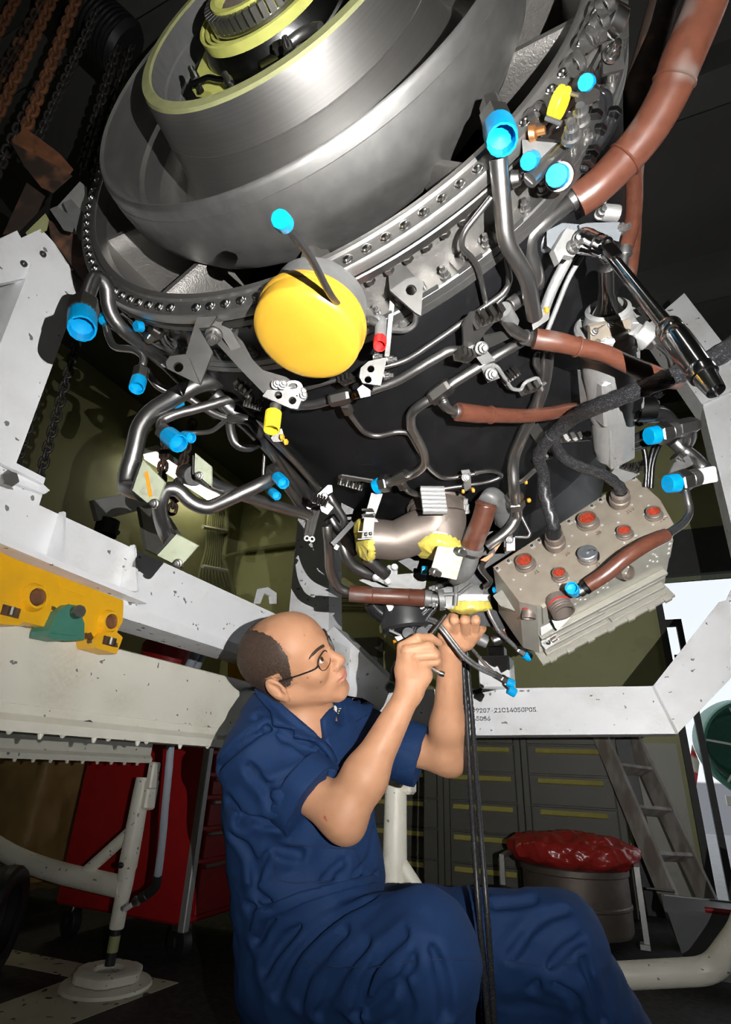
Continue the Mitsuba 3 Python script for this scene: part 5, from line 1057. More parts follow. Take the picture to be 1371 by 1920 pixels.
sc = [VP(*QD(*q)[:2]) for q in ((308, 1085), (440, 1025), (558, 1092), (478, 1180), (325, 1172))]
for p in sc: put('screw', bolt(p, -CF, .0038, .007), 'm_nut', vpl)
for p, q in ((0, 1), (1, 2), (3, 4)): put('lock_wire', sweep(spline([sc[p] - CF * .006, (sc[p] + sc[q]) / 2 - CF * .005 + CU * .002, sc[q] - CF * .006], 6), .0008, 6), 'm_bright', vpl)
put('lower_body', box(vx(.955), vxn * .024, vyn * .028, vd * .05, .003), 'm_alu', VA, smooth=False); pl2 = put('locked_plate', box(vx(1.06) - CF * .03, vxn * .023, vyn * .003, vd * .016, .001), 'm_boxtan', VA, smooth=False)
for k in ((-.017, .01), (.017, .01), (0, -.012)): put('screw', bolt(vx(1.06) - CF * .032 + vxn * k[0] + vd * k[1], -CF, .003, .006), 'm_nut', pl2)
collar(QD(640, 1080, .80), QD(740, 1150, .80), .018, 'm_alu', VA, 'port'); nut(QD(720, 1180, .80), QD(800, 1110, .805), .012, 'm_tube', VA)
tube([QD(760, 1140, .80), QD(840, 1190, .81), QD(910, 1260, .83), QD(930, 1370, .86), QD(930, 1450, .90)], .0072, 'm_tube', .02, VA)
put('coupling', lathe_at([(.012, 0), (.017, .004), (.017, .02), (.02, .022), (.0205, .05), (.018, .052), (.0, .052)], at(1168, 772, .93), CR + .1 * CU, 28), 'm_dark', VA); put('coupling_ring', lathe_at([(.0175, .004), (.0185, .004), (.0185, .019), (.0175, .019)], at(1168, 772, .93), CR + .1 * CU, 28), 'm_bright', VA)
for y in (900, 975): put('knob_tooth', lumps([QD(*q)[:2] for q in ((640, y), (700, y - 30), (740, y + 10), (690, y + 60), (655, y + 40))], .79, .81), 'm_dark', VA, smooth=False)
# grey clevis block and arm that the wrench turns
CL = put('clevis', lumps([QD(*q)[:2] for q in ((-60, 300), (60, 240), (190, 250), (200, 330), (195, 440), (150, 505), (60, 500), (-60, 420))], .70, .74), 'm_anod', EN, smooth=False)
put('clevis_arm', lumps([QD(*q)[:2] for q in ((190, 255), (250, 240), (340, 262), (505, 232), (520, 300), (500, 385), (350, 330), (200, 320))], .69, .73), 'm_anod', EN, smooth=False)
put('clevis_cheek', poly(pts([QD(5, 440, .68), QD(80, 290, .69), QD(185, 300, .69), QD(185, 420, .69), QD(150, 505, .69), QD(60, 500, .69), QD(35, 555, .685)]), .01, CF), 'm_alu', EN, smooth=False)
put('bolt', bolt(pt(QD(140, 430, .687)), -CF + .4 * CR, .0062), 'm_steel', EN); put('bolt', bolt(pt(QD(465, 310, .70)), -CF + .8 * CR, .0068), 'm_steel', EN)
collar(QD(-160, 390, .735), QD(-20, 350, .725), .017, 'm_anod'); put('elbow', sweep(smooth_path(pts([QB(820, 1230, .74), QB(760, 1190, .74), QB(850, 1130, .74)]), .02), .014, 14), 'm_anod', EN, smooth=True)
# --- chrome breaker bar
BB = thing('socket_wrench', 'long chrome socket wrench with a bulbous handle hanging across the silver valve', 'wrench')
w0, w1, w2, w3, w4 = pt(QD(370, 415, .665)), pt(QD(870, 1035, .60)), pt(QD(930, 1110, .593)), pt(QD(1130, 1400, .56)), pt(QD(1170, 1435, .55))
put('socket', lathe_at([(.0, 0), (.0145, 0), (.0155, .003), (.0155, .012), (.0145, .014), (.0145, .018), (.0135, .03), (.012, .032), (.012, .042), (0, .042)], pt(QD(205, 375, .69)), pt(QD(360, 420, .665)) - pt(QD(205, 375, .69)), 28), 'm_chrome', BB)
put('head', hull([w0 + o for o in (CR * .010 + CU * .008, CR * .010 - CU * .010, -CR * .008 - CU * .010, -CR * .006 + CU * .010, -CF * .010, CF * .010)]), 'm_chrome', BB, smooth=False)
for s_ in (-1, 1):
    put('fork', box(w0 + (w1 - w0) * .06 + CF * .008 * s_, unit(w1 - w0) * .018, np.cross(unit(w1 - w0), CF) * .008, CF * .003, .001), 'm_chrome', BB, smooth=False)
put('pivot_pin', lathe_at([(.004, -.012), (.004, .012), (.003, .013), (0, .013)], w0 + (w1 - w0) * .03, CF, 12), 'm_nut', BB)
put('shaft', rcone(w0 + (w1 - w0) * .08, w2, .0062, .0082, 24), 'm_chrome', BB)
dW = unit(w4 - w1); LW = np.linalg.norm(w4 - w1)
put('grip', lathe_at([(.0085, 0), (.0125, .001), (.0135, .004), (.0125, .007), (.0135, .009), (.0135, .014), (.0125, .016), (.0135, .019), (.014, .024), (.0138, .05), (.0125, .075), (.0098, .098), (.0088, .106), (.0100, LW - .016), (.0135, LW - .012), (.0142, LW - .007), (.0135, LW - .001), (.011, LW), (.008, LW + .0008), (0, LW + .0012)], w1, dW, 36), 'm_chrome', BB)
# --- capped fittings at the far right
def fitting(Q, ax, L_nut, cap_r, d, label, white=False):
    (x0, y0), (x1, y1), (x2, y2), (x3, y3), (x4, y4) = ax
    cap(Q(x1, y1, d), Q(x0, y0, d - .004), cap_r, label, False, n=8)
    nut(Q(x1, y1, d), Q(x2, y2, d + .004), cap_r * 1.22); collar(Q(x2, y2, d + .004), Q(x3, y3, d + .008), cap_r * .95)
    a, b = pt(Q(x3, y3, d + .008)), pt(Q(x4, y4, d + .014))
    return a, b
a, b = fitting(QJ, ((595, 580), (695, 560), (800, 535), (860, 512), (1010, 480)), .02, .0168, 1.0, 'upper of the two blue caps at the far right, above the white-tipped fitting')
put('elbow', lathe_at([(.0, 0), (.0150, 0), (.0165, .004), (.0165, .034), (.012, .046), (0, .046)], a, b - a, 6), 'm_tube', EN, smooth=False)
put('elbow', sweep(smooth_path(pts([QJ(960, 490, 1.01), QJ(985, 560, 1.03), QJ(960, 640, 1.06), QJ(900, 620, 1.1)]), .02), .0145, 16), 'm_darktube', EN, smooth=True)
a, b = fitting(QJ, ((765, 1015), (880, 1000), (985, 970), (1060, 950), (1215, 920)), .02, .0172, 1.0, 'lower of the two blue caps at the far right, on the white-tipped fitting')
solo('white_end_piece', box((a + b) / 2, (b - a) / 2, unit(np.cross(b - a, CF)) * .0145, CF * .012, .003), 'm_tape', 'bright white end piece on the fitting at the far right', 'fitting', smooth=False)
put('lug_plate', poly(pts([QJ(800, 915, 1.02), QJ(850, 820, 1.03), QJ(1000, 735, 1.05), QJ(1080, 730, 1.05), QJ(1110, 800, 1.05), QJ(980, 850, 1.03), QJ(870, 890, 1.02)]), .006, CF), 'm_greycast', EN, smooth=False)
tube([QJ(850, 620, 1.06), QJ(960, 720, 1.06), QJ(1040, 780, 1.05), QJ(1130, 880, 1.03)], .0135, 'm_darktube', .02, n=16)
tube([QJ(520, 410, 1.04), QJ(620, 370, 1.05), QJ(740, 375, 1.06), QJ(820, 470, 1.07), QJ(860, 620, 1.09)], .0165, 'm_blackgloss', .04, n=16)
tube([QJ(300, 700, 1.08), QJ(450, 620, 1.06), QJ(620, 545, 1.04), QJ(700, 520, 1.04)], .010, 'm_blackgloss'); tube([QJ(310, 745, 1.09), QJ(500, 690, 1.07), QJ(720, 610, 1.05)], .006, 'm_blackgloss')
for L in ([(560, 180), (600, 330), (570, 420)], [(540, 560), (600, 790), (590, 1040)], [(670, 640), (620, 860), (610, 1040)], [(720, 640), (650, 820), (640, 1050)]):
    tube([QJ(x, y, 1.08) for x, y in L], .0048, 'm_dark')
put('bolt', bolt(pt(QJ(195, 740, 1.10)), CR * .6 - CF, .010, .018), 'm_dark', EN); put('bolt', bolt(pt(QJ(860, 750, 1.04)), CR - CU, .008, .016), 'm_tube', EN); put('bolt', bolt(pt(QJ(640, 290, 1.04)), -CF, .008), 'm_nut', EN)
spring_clip(QJ(640, 180, 1.04), QJ(690, 240, 1.04), 2, .014); spring_clip(QJ(350, 850, 1.10), QJ(520, 900, 1.10), 3, .014)
plate([QJ(270, 920, 1.10), QJ(330, 840, 1.10), QJ(400, 850, 1.10), QJ(540, 920, 1.10), QJ(400, 1000, 1.10)], .004, 'm_greycast')
# --- grey-brown duct elbow with its bagged openings
DU = put('duct', cat(sweep(spline(pts([QK(250, 300, 1.16), QK(250, 430, 1.13), QK(180, 560, 1.12), QK(20, 610, 1.12), QG(1150, 700, 1.12), QG(950, 690, 1.12), QG(800, 690, 1.12)]), 8), np.interp(np.linspace(0, 1, 49), [0, .18, .4, .7, 1], [.058, .056, .046, .0395, .040]), 28),
                     sweep(spline(pts([QK(270, 430, 1.13), QK(290, 600, 1.12), QK(270, 790, 1.11)]), 8), np.interp(np.linspace(0, 1, 17), [0, 1], [.055, .046]), 28)), 'm_bronze', EN, smooth=True)
for t, r in ((0, .062), (.012, .0595)):
    put('duct_band', lathe_at([(r - .004, -.004), (r, -.004), (r + .0015, 0), (r, .004), (r - .004, .004)], pt(QK(250, 330, 1.155)) + CU * t, unit(CU + .35 * CF), 40), 'm_bronze', EN)
put('duct_bolt', bolt(pt(QK(575, 380, 1.12)), CU - .3 * CF, .007, .022), 'm_alu', EN)
def bag_cap(o, d, r, label, flat=.35, seed=0, rr=None):
    k = thing('yellow_bag', label, 'bag', 'yellow taped bags over open ducts')
    prof = [(r * 1.02, -.012), (r * 1.06, -.004), (r * 1.10, .004), (r * 1.06, .012), (r * .9, .018), (r * .5, .021), (0, .022)]
    prof = [(a, b * (1 if b < 0 else flat * 2)) for a, b in prof]; m = lathe(prof, 72); v = np.asarray(m.vertices); th = np.arctan2(v[:, 1], v[:, 0])
    ruf = .018 * np.sin(th * 23 + seed) + .016 * np.sin(th * 37 + 2 * seed); nz = meshkit.fbm(np.c_[v / r * 2.2] + seed, 4, seed) - .5
    v = np.c_[v[:, :2] * (1 + (ruf * (v[:, 2] < .014) + .12 * nz * .4)[:, None]), v[:, 2] + .02 * nz * (v[:, 2] > 0)]
    if rr: v[:, 0] *= rr
    m.vertices = v; put('cover', place(m, o, d), 'm_yellowbag', k, smooth=True)
    put('tape', place(trimesh.Trimesh(*(lambda q: (np.c_[np.asarray(q.vertices)[:, 0] * (rr or 1), np.asarray(q.vertices)[:, 1:]], q.faces))(lathe([(r * .98, -.026), (r * 1.03, -.026), (r * 1.03, -.0125), (r * .98, -.0125)], 48)), process=False), o, d), 'm_tape', k)
bag_cap(pt(QG(780, 700, 1.12)), unit(-CR - .25 * CU - .35 * CF), .0400, 'yellow taped bag over the left end of the grey-brown duct', seed=1)
bag_cap(pt(QK(265, 800, 1.105)), unit(-CU * .9 - .42 * CF - .12 * CR), .0450, 'yellow taped bag behind the pale green plate', seed=2)
bag_cap(pt(QH(1060, 305, 1.205)), unit(-CU * .98 - .16 * CF), .0430, 'yellow taped bag just above the mechanic\'s raised hand', seed=3, flat=.28)
kk = square_plate([QK(255, 772, 1.03), QK(578, 805, 1.03), QK(475, 1168, 1.03), QK(158, 1105, 1.03)], [], 4, 'pale green square plate with two long studs below the short brown pipe')
for x, y in ((470, 820), (180, 1060)):
    put('stud', lathe_at([(0, 0), (.0065, 0), (.0065, .006), (.0078, .007), (.0078, .012), (.006, .014), (.0055, .022), (0, .023)], pt(QK(x, y, 1.028)), unit(CR * .8 - CU * .3 - CF), 14), 'm_steel', kk)
# clip strip in front of the duct, hung from the casing
hs = plate([QG(850, 150, 1.05), QG(985, 160, 1.05), QG(890, 440, 1.05), QG(870, 690, 1.05), QG(735, 690, 1.05), QG(765, 460, 1.05), QG(800, 330, 1.05)], .004, 'm_bracket')
for y in (335, 400): put('tab', hull(pts([QG(735, y, 1.03), QG(860, y - 5, 1.04), QG(890, y + 40, 1.045), QG(740, y + 25, 1.03)]) + pts([QG(735, y, 1.034), QG(860, y - 5, 1.044)])), 'm_nut', EN, smooth=False)
for x, y in ((785, 637), (840, 628), (880, 408)): put('rivet', rivet(pt(QG(x, y, 1.048)), -CF, .0035), 'm_bright', EN)
put('tab', beam(pt(QG(690, 605, 1.045)), pt(QG(850, 600, 1.045)), .004, .003, CU, .0005), 'm_dark', EN, smooth=False); put('tab', beam(pt(QG(690, 692, 1.045)), pt(QG(860, 680, 1.045)), .004, .003, CU, .0005), 'm_dark', EN, smooth=False)
put('clip_wave', cat(*[lathe_at([(0, -.022), (.0075, -.022), (.0075, .022), (0, .022)], pt(QK(190 + 6 * i, 115 + 48 * i, 1.03)), CR, 12) for i in range(6)]), 'm_alu', EN)
# clustered clips and tubes on the left corner of the casing
cb_ = plate([QG(85, 290, 1.12), QG(340, 60, 1.12), QG(390, 60, 1.12), QG(400, 140, 1.12), QG(300, 190, 1.12), QG(140, 310, 1.12)], .006, 'm_nut')
put('block', lumps([QG(*q)[:2] for q in ((240, 300), (350, 270), (410, 320), (340, 405), (270, 370))], 1.10, 1.12), 'm_steel', EN, smooth=False)
put('clip_tube', cat(*[sweep(pts([QG(x0, 360, 1.12), QG(x1, 660, 1.10)]), .0055, 10) for x0, x1 in ((140, 80), (190, 120), (230, 150))]), 'm_nut', EN)
for x, y in ((100, 680), (160, 690)): put('ring', lathe_at([(.003, 0), (.006, 0), (.006, .006), (.003, .006)], pt(QG(x, y, 1.098)), -CF, 14), 'm_nut', EN)
for i in range(4): put('nut', hexnut(pt(QG(130 + 60 * i, 310 - 40 * i, 1.11)), -CF, .007, .01), 'm_nut', EN, smooth=False)
tube([QG(350, 180, 1.13), QG(450, 330, 1.14), QG(545, 480, 1.15), QG(480, 600, 1.16)], .0085, 'm_darktube', .03); tube([QG(360, 440, 1.15), QG(480, 600, 1.16), QG(560, 700, 1.18), QG(640, 850, 1.2)], .0135, 'm_dark', .03)
put('strap', beam(pt(QG(390, 760, 1.12)), pt(QG(640, 490, 1.14)), .012, .004, CF, .001), 'm_dark', EN, smooth=False); put('strap', beam(pt(QG(420, 770, 1.12)), pt(QG(470, 800, 1.12)), .012, .004, CF, .001), 'm_nut', EN, smooth=False)
tube([QG(500, 700, 1.19), QG(540, 850, 1.19), QG(620, 1000, 1.2), QG(800, 1090, 1.21), QG(900, 1110, 1.22)], .0125, 'm_darktube', .06, n=18); tube([QG(790, 900, 1.17), QG(900, 1000, 1.18), QG(1030, 1110, 1.19)], .0135, 'm_darktube', .03, n=18)
put('pipe_flange', lumps([QG(*q)[:2] for q in ((880, 1110), (960, 1060), (1060, 990), (1150, 1040), (1160, 1080), (1100, 1220), (1060, 1245), (900, 1170))], 1.19, 1.215), 'm_greycast', EN, smooth=False)
for x, y in ((905, 1140), (1040, 1190), (1120, 1020)): put('bolt', bolt(pt(QG(x, y, 1.188)), -CF, .0055, .009), 'm_steel', EN)
# gearbox under the casing, mostly in shade
def blob(L, d0, d1, mat, name='gearbox_case'): return put(name, lumps(L, d0, d1), mat, EN, smooth=25)
blob([QG(780, 1200)[:2], QG(700, 1170)[:2], QH(20, 60)[:2], QH(150, 0)[:2], QH(640, -40)[:2], QH(620, 120)[:2], QH(300, 200)[:2]], 1.24, 1.42, 'm_greycast')
blob([(740, 960), (860, 960), (920, 1010), (930, 1090), (800, 1090), (730, 1040)], 1.25, 1.5, 'm_black'); blob([(640, 940), (740, 955), (760, 1050), (690, 1040), (640, 990)], 1.28, 1.55, 'm_black')
blob([(900, 1000), (960, 990), (975, 1120), (960, 1180), (880, 1170), (840, 1120)], 1.22, 1.5, 'm_black')
gb = put('grey_housing', hull(pts([QH(770, 130, 1.19), QH(790, 300, 1.18), QH(850, 330, 1.18), QH(1200, 250, 1.18), QH(1190, 130, 1.19), QH(1160, 80, 1.2), QH(950, 60, 1.2)]) + pts([QH(790, 110, 1.27), QH(800, 280, 1.27), QH(1180, 250, 1.27), QH(1180, 100, 1.27)])), 'm_greycast', EN, smooth=40)
put('housing_rib', sweep(pts([QH(920, 90, 1.185), QH(925, 180, 1.172), QH(915, 290, 1.172)]), .005, 10), 'm_greycast', gb); put('housing_rib', sweep(pts([QH(1080, 80, 1.19), QH(960, 175, 1.172), QH(800, 185, 1.178)]), .004, 10), 'm_greycast', gb)
for y in (120, 285): put('bolt', bolt(pt(QH(735, y, 1.19)), -CR, .006), 'm_steel', gb)
tube([QH(640, 190, 1.24), QH(700, 130, 1.24), QH(800, 80, 1.25), QH(900, 50, 1.25)], .011, 'm_tube', .03); tube([QH(280, 290, 1.26), QH(400, 340, 1.25), QH(540, 330, 1.25), QH(650, 290, 1.25)], .0125, 'm_tube', .04, n=18)
put('tie_collar', lumps([QH(*q)[:2] for q in ((230, 290), (280, 260), (330, 330), (260, 350))], 1.24, 1.27), 'm_nut', EN, smooth=False)
plate([QH(280, 350, 1.24), QH(350, 390, 1.24), QH(310, 540, 1.24), QH(262, 530, 1.24)], .004, 'm_bracket'); put('strap', beam(pt(QH(265, 535, 1.24)), pt(QH(430, 610, 1.23)), .006, .004, CF, .0008), 'm_steel', EN, smooth=False)
put('hook_fitting', lumps([QH(*q)[:2] for q in ((315, 600), (400, 590), (420, 620), (350, 650))], 1.23, 1.25), 'm_alu', EN, smooth=False); solo('amber_ring', lathe_at([(.010, -.004), (.014, -.003), (.014, .003), (.010, .004)], pt(QH(335, 690, 1.235)), CR + .4 * CU, 20), 'm_dot', 'small amber ring hanging above the fingers of the hand with the wrench', 'ring')
can = put('canister', lathe_at([(0, 0), (.052, 0), (.058, .006), (.060, .02), (.060, .07), (0, .07)], pt(QH(450, 545, 1.27)), unit(CU + .45 * CF - .1 * CR), 36), 'm_black', EN)
for a in (-95, -60, -25): put('window', lathe_at([(0, 0), (.012, .001), (.013, 0)], pt(QH(450, 545, 1.27)) + .0585 * (math.cos(math.radians(a)) * CR * .9 + math.sin(math.radians(a)) * CF) + CU * .008, -CF - .2 * CU, 16), 'm_anod', can)
put('gear_case', sweep(spline(pts([QH(90, 260, 1.28), QH(150, 340, 1.28), QH(260, 410, 1.28), QH(420, 470, 1.28)]), 6), .02, 14), 'm_blackgloss', EN, smooth=True)
BH = thing('black_harness', 'pair of black braided leads running down behind the hand with the wrench', 'cable')
for L in ([(700, 290), (600, 380), (530, 480), (500, 620)], [(730, 300), (650, 400), (600, 490), (590, 610)], [(640, 320), (570, 390), (500, 500), (480, 610)]):
    put('lead', sweep(spline([pt(QH(x, y, 1.24)) for x, y in L], 8), .0062, 12, mod=bm), 'm_braid', BH, smooth=True)
# steel-braided hoses
SBL = thing('steel_hose', 'pair of thin steel-braided hoses with blue caps crossing in front of the raised forearm', 'hose')
pA = [QH(640, 440, 1.24), QH(720, 470, 1.215), QH(800, 560, 1.20), QH(900, 690, 1.195), QH(1000, 810, 1.195), QH(1150, 920, 1.20), QH(1300, 990, 1.21)]
for k in (0, 1): put('line', sweep(spline([pt((x + 3.2 * k, y - 4.6 * k, d)) for x, y, d in pA], 8), .0031, 10), 'm_steelbraid', SBL, smooth=True)
put('line', sweep(spline(pts([QH(1010, 640, 1.30), QH(1100, 740, 1.28), QH(1200, 860, 1.25), QH(1270, 930, 1.23), QH(1330, 990, 1.21)]), 8), .0038, 10), 'm_steelbraid', SBL, smooth=True)
for a0, a1, r in ((QH(1300, 985, 1.21), QH(1370, 1020, 1.215), .0052), (QH(1310, 960, 1.215), QH(1385, 1010, 1.22), .0052)):
    put('ferrule', rcone(pt(a0), pt(a1), r, r), 'm_steel', SBL)
nut((939, 1270, 1.214), (953, 1279, 1.216), .0088, 'm_nut', SBL); nut((946, 1278, 1.216), (957, 1288, 1.218), .0092, 'm_nut', SBL)
cap((950, 1277, 1.214), (967, 1286, 1.212), .0098, 'blue cap at the hose ends in front of the stencilled beam, the upper one', False, n=8); cap((953, 1292, 1.21), (970, 1302, 1.208), .0100, 'blue cap at the hose ends in front of the stencilled beam, the lower one', False, n=8)
SB2 = thing('steel_hose', 'thin steel-braided hose with one blue cap hanging below the yellow bag and control box', 'hose')
put('line', sweep(spline(pts([QH(1225, 260, 1.19), QH(1260, 380, 1.18), QH(1340, 530, 1.18), Q7(110, 1180, 1.18), Q7(215, 1280, 1.19)]), 8), .0046, 10), 'm_steelbraid', SB2, smooth=True)
nut(Q7(205, 1270, 1.19), Q7(245, 1300, 1.19), .0085, 'm_nut', SB2); cap(Q7(240, 1298, 1.19), Q7(285, 1325, 1.19), .0098, 'blue cap on the single steel-braided hose under the control box', False, n=8)
cap(QK(130, 1060, 1.12), QK(50, 1050, 1.12), .0092, 'dark blue cap half hidden behind the pale green plate', False, n=8)
cap(QK(915, 1290, 1.16), QK(985, 1270, 1.15), .0075, 'bright blue cap between the grey housing and the control box', False, n=8)
# red clip and odd tubes left of the control box
put('orange_clip', lumps([QK(*q)[:2] for q in ((750, 935), (900, 850), (905, 880), (820, 955))], 1.09, 1.11), 'm_orange', EN, smooth=False); put('orange_clip', lumps([QK(*q)[:2] for q in ((920, 800), (1000, 700), (1010, 720), (930, 840))], 1.10, 1.115), 'm_orange', EN, smooth=False)
tube([QK(840, 900, 1.1), QK(760, 1000, 1.12), QK(800, 1090, 1.13), QK(890, 1190, 1.14), QK(800, 1250, 1.15)], .0055, 'm_tube'); plate([QK(1060, 690, 1.07), QK(1160, 670, 1.07), QK(1160, 820, 1.07), QK(1060, 830, 1.07)], .006, 'm_alu'); put('bolt', bolt(pt(QK(1095, 700, 1.065)), -CF, .005), 'm_steel', EN)
hose([QI(60, 960, 1.25), QI(150, 1080, 1.25), QI(270, 1190, 1.26), QI(350, 1240, 1.27)], [.0185, .0175, .0165, .014], 'short brown pipe in the shade below the control box'); tube([QI(340, 1240, 1.27), QI(420, 1300, 1.27), QI(520, 1330, 1.27), QI(580, 1290, 1.27)], .0085, 'm_dark')
put('strap', beam(pt(QI(160, 1120, 1.23)), pt(QI(250, 1010, 1.23)), .006, .004, CF, .001), 'm_steel', EN, smooth=False); collar(QI(30, 1250, 1.24), QI(150, 1200, 1.24), .011, 'm_tube'); put('coupling', rcone(pt(QH(1100, 590, 1.3)), pt(QH(1240, 660, 1.29)), .017, .014), 'm_greycast', EN)
for q, r in (((375, 1070), .02), (((430, 980)), .018), ((300, 900), .02)): put('dark_fitting', hexnut(pt(QI(*q, 1.26)), -CF + CR, r, .05), 'm_blackgloss', EN, smooth=False)
# two black cords that hang down past the knees
CO = thing('hanging_rope', 'two thin black ropes hanging from the engine down past the mechanic\'s knees', 'cord')
for L in ([(868, 1200, 1.36), (870, 1270, 1.33), (875, 1340, 1.29), (881, 1450, 1.22), (889, 1580, 1.12), (899, 1720, 1.05), (917, 1935, 1.02)], [(876, 1200, 1.37), (878, 1260, 1.34), (885, 1340, 1.30), (893, 1450, 1.22), (903, 1580, 1.12), (914, 1720, 1.05), (928, 1935, 1.02)]):
    put('strand', sweep(spline(pts(L), 30), .0056, 10, mod=lambda th, L: 1 + .09 * np.sin(2 * th + L * 420)), 'm_braid', CO, smooth=True)
# parts along the back of the beam
solo('cleaning_rag', lumps(((868, 1300), (925, 1283), (932, 1293), (880, 1304)), 2.0, 2.1), 'm_black', 'black tool lying on the stencilled beam behind the forearm', 'tool', smooth=False)
GA = thing('pressure_gauge', 'small round gauge hanging behind the wrist of the hand with the wrench', 'gauge')
go = at(733, 1287, 1.42); put('case', lathe_at([(.0, -.02), (.013, -.02), (.0135, 0), (.0145, .002), (.0145, .006), (.012, .006), (.0115, .002), (0, .002)], go, -CF - .2 * CR, 28), 'm_bright', GA); put('dial', lathe_at([(0, .0035), (.0095, .003), (.0095, .002)], go, -CF - .2 * CR, 20), 'm_green', GA); put('stem', sweep(spline(pts([(738, 1275, 1.42), (742, 1255, 1.42), (752, 1235, 1.4)]), 5), .011, 12), 'm_black', GA)
# ================================================================ the mechanic
def smin(a, b, k):
    if k <= 0: return np.minimum(a, b)
    h = np.clip(k - np.abs(a - b), 0, None) / k
    return np.minimum(a, b) - h * h * k * .25
def cone_d(p, a, b, ra, rb):
    ba = b - a; t = np.clip(((p - a) @ ba) / max(ba @ ba, 1e-12), 0, 1)
    return np.linalg.norm(p - a - t[:, None] * ba, axis=1) - (ra + (rb - ra) * t)
def ell_d(p, c, R, r):
    """ellipsoid with axes the rows of R"""
    q = (p - c) @ R.T; k0 = np.linalg.norm(q / r, axis=1); k1 = np.linalg.norm(q / (np.asarray(r) ** 2), axis=1)
    return k0 * (k0 - 1) / np.maximum(k1, 1e-9)
def surface(f, lo, hi, h, B=8, margin=1.0):
    """closed mesh of f = 0 by sparse surface nets"""
    lo = np.asarray(lo, float); n = np.ceil((np.asarray(hi) - lo) / (h * B)).astype(int)
    g = np.stack(np.meshgrid(*[np.arange(k) for k in n], indexing='ij'), -1).reshape(-1, 3)
    keep = []
    for s in range(0, len(g), 200000):
        gg = g[s:s + 200000]; d = f(lo + (gg + .5) * h * B); keep.append(gg[np.abs(d) < h * B * .9 * margin])
    g = np.concatenate(keep); base = np.arange(B + 1)
    node = np.stack(np.meshgrid(base, base, base, indexing='ij'), -1)
    K, Vx, E_ = [], [], []
    BIG = 1 << 20
    key = lambda c: (c[..., 0].astype(np.int64) * BIG + c[..., 1]) * BIG + c[..., 2]
    for s in range(0, len(g), 400):
        gg = g[s:s + 400]; idx = gg[:, None, None, None, :] * B + node[None]
        d = f((lo + idx.reshape(-1, 3) * h)).reshape(len(gg), B + 1, B + 1, B + 1)
        ins = d < 0
        c8 = [d[:, a:B + a, b:B + b, c:B + c] for a in (0, 1) for b in (0, 1) for c in (0, 1)]
        cnt = sum((x < 0).astype(int) for x in c8); act = (cnt > 0) & (cnt < 8)
        w = np.where(act); ci = gg[w[0]] * B + np.stack(w[1:], -1)
        vals = np.stack([x[w] for x in c8], -1)
        P = np.zeros((len(ci), 3)); N = np.zeros(len(ci)); co = np.array([(a, b, c) for a in (0, 1) for b in (0, 1) for c in (0, 1)], float)
        for i in range(8):
            for j in range(i + 1, 8):
                if np.abs(co[i] - co[j]).sum() != 1: continue
                m = (vals[:, i] < 0) != (vals[:, j] < 0)
                t = vals[m, i] / (vals[m, i] - vals[m, j]); P[m] += co[i] + t[:, None] * (co[j] - co[i]); N[m] += 1
        K.append(key(ci)); Vx.append(lo + (ci + P / N[:, None]) * h)
        for ax in range(3):
            a = vals[:, 0] < 0; b = vals[:, (4, 2, 1)[ax]] < 0; m = a != b
            E_.append(np.c_[ci[m], np.full(m.sum(), ax), a[m]])
    K = np.concatenate(K); Vx = np.concatenate(Vx); o = np.argsort(K); Ks = K[o]; Vx = Vx[o]; E_ = np.concatenate(E_); F = []
    for ax in range(3):
        e = E_[E_[:, 3] == ax]; c = e[:, :3].astype(np.int64); u, v = np.eye(3, dtype=np.int64)[(ax + 1) % 3], np.eye(3, dtype=np.int64)[(ax + 2) % 3]
        q = []
        ok = np.ones(len(c), bool)
        for off in (0 * u, -u, -u - v, -v):
            k = key(c + off); i = np.clip(np.searchsorted(Ks, k), 0, len(Ks) - 1); ok &= Ks[i] == k; q.append(i)
        q = np.stack(q, -1); fl = e[:, 4] > 0; q[~fl] = q[~fl][:, ::-1]; F.append(q[ok])
    F = np.concatenate(F)
    e = np.unique(np.sort(np.vstack([F[:, [0, 1]], F[:, [1, 2]], F[:, [2, 3]], F[:, [3, 0]]]), axis=1), axis=0)
    deg = np.bincount(e.ravel(), minlength=len(Vx)); okv = deg > 3
    for lam in (.5, -.5, .4, -.4):
        sm = np.stack([np.bincount(e[:, 0], Vx[e[:, 1], k], len(Vx)) + np.bincount(e[:, 1], Vx[e[:, 0], k], len(Vx)) for k in range(3)], -1)
        Vx = Vx + np.where(okv[:, None], lam * (sm / np.maximum(deg, 1)[:, None] - Vx), 0)
    return trimesh.Trimesh(Vx, np.vstack([F[:, [0, 1, 2]], F[:, [0, 2, 3]]]), process=False)
PE = thing('person', 'balding man in glasses and navy coveralls sitting and reaching up under the engine', 'person')
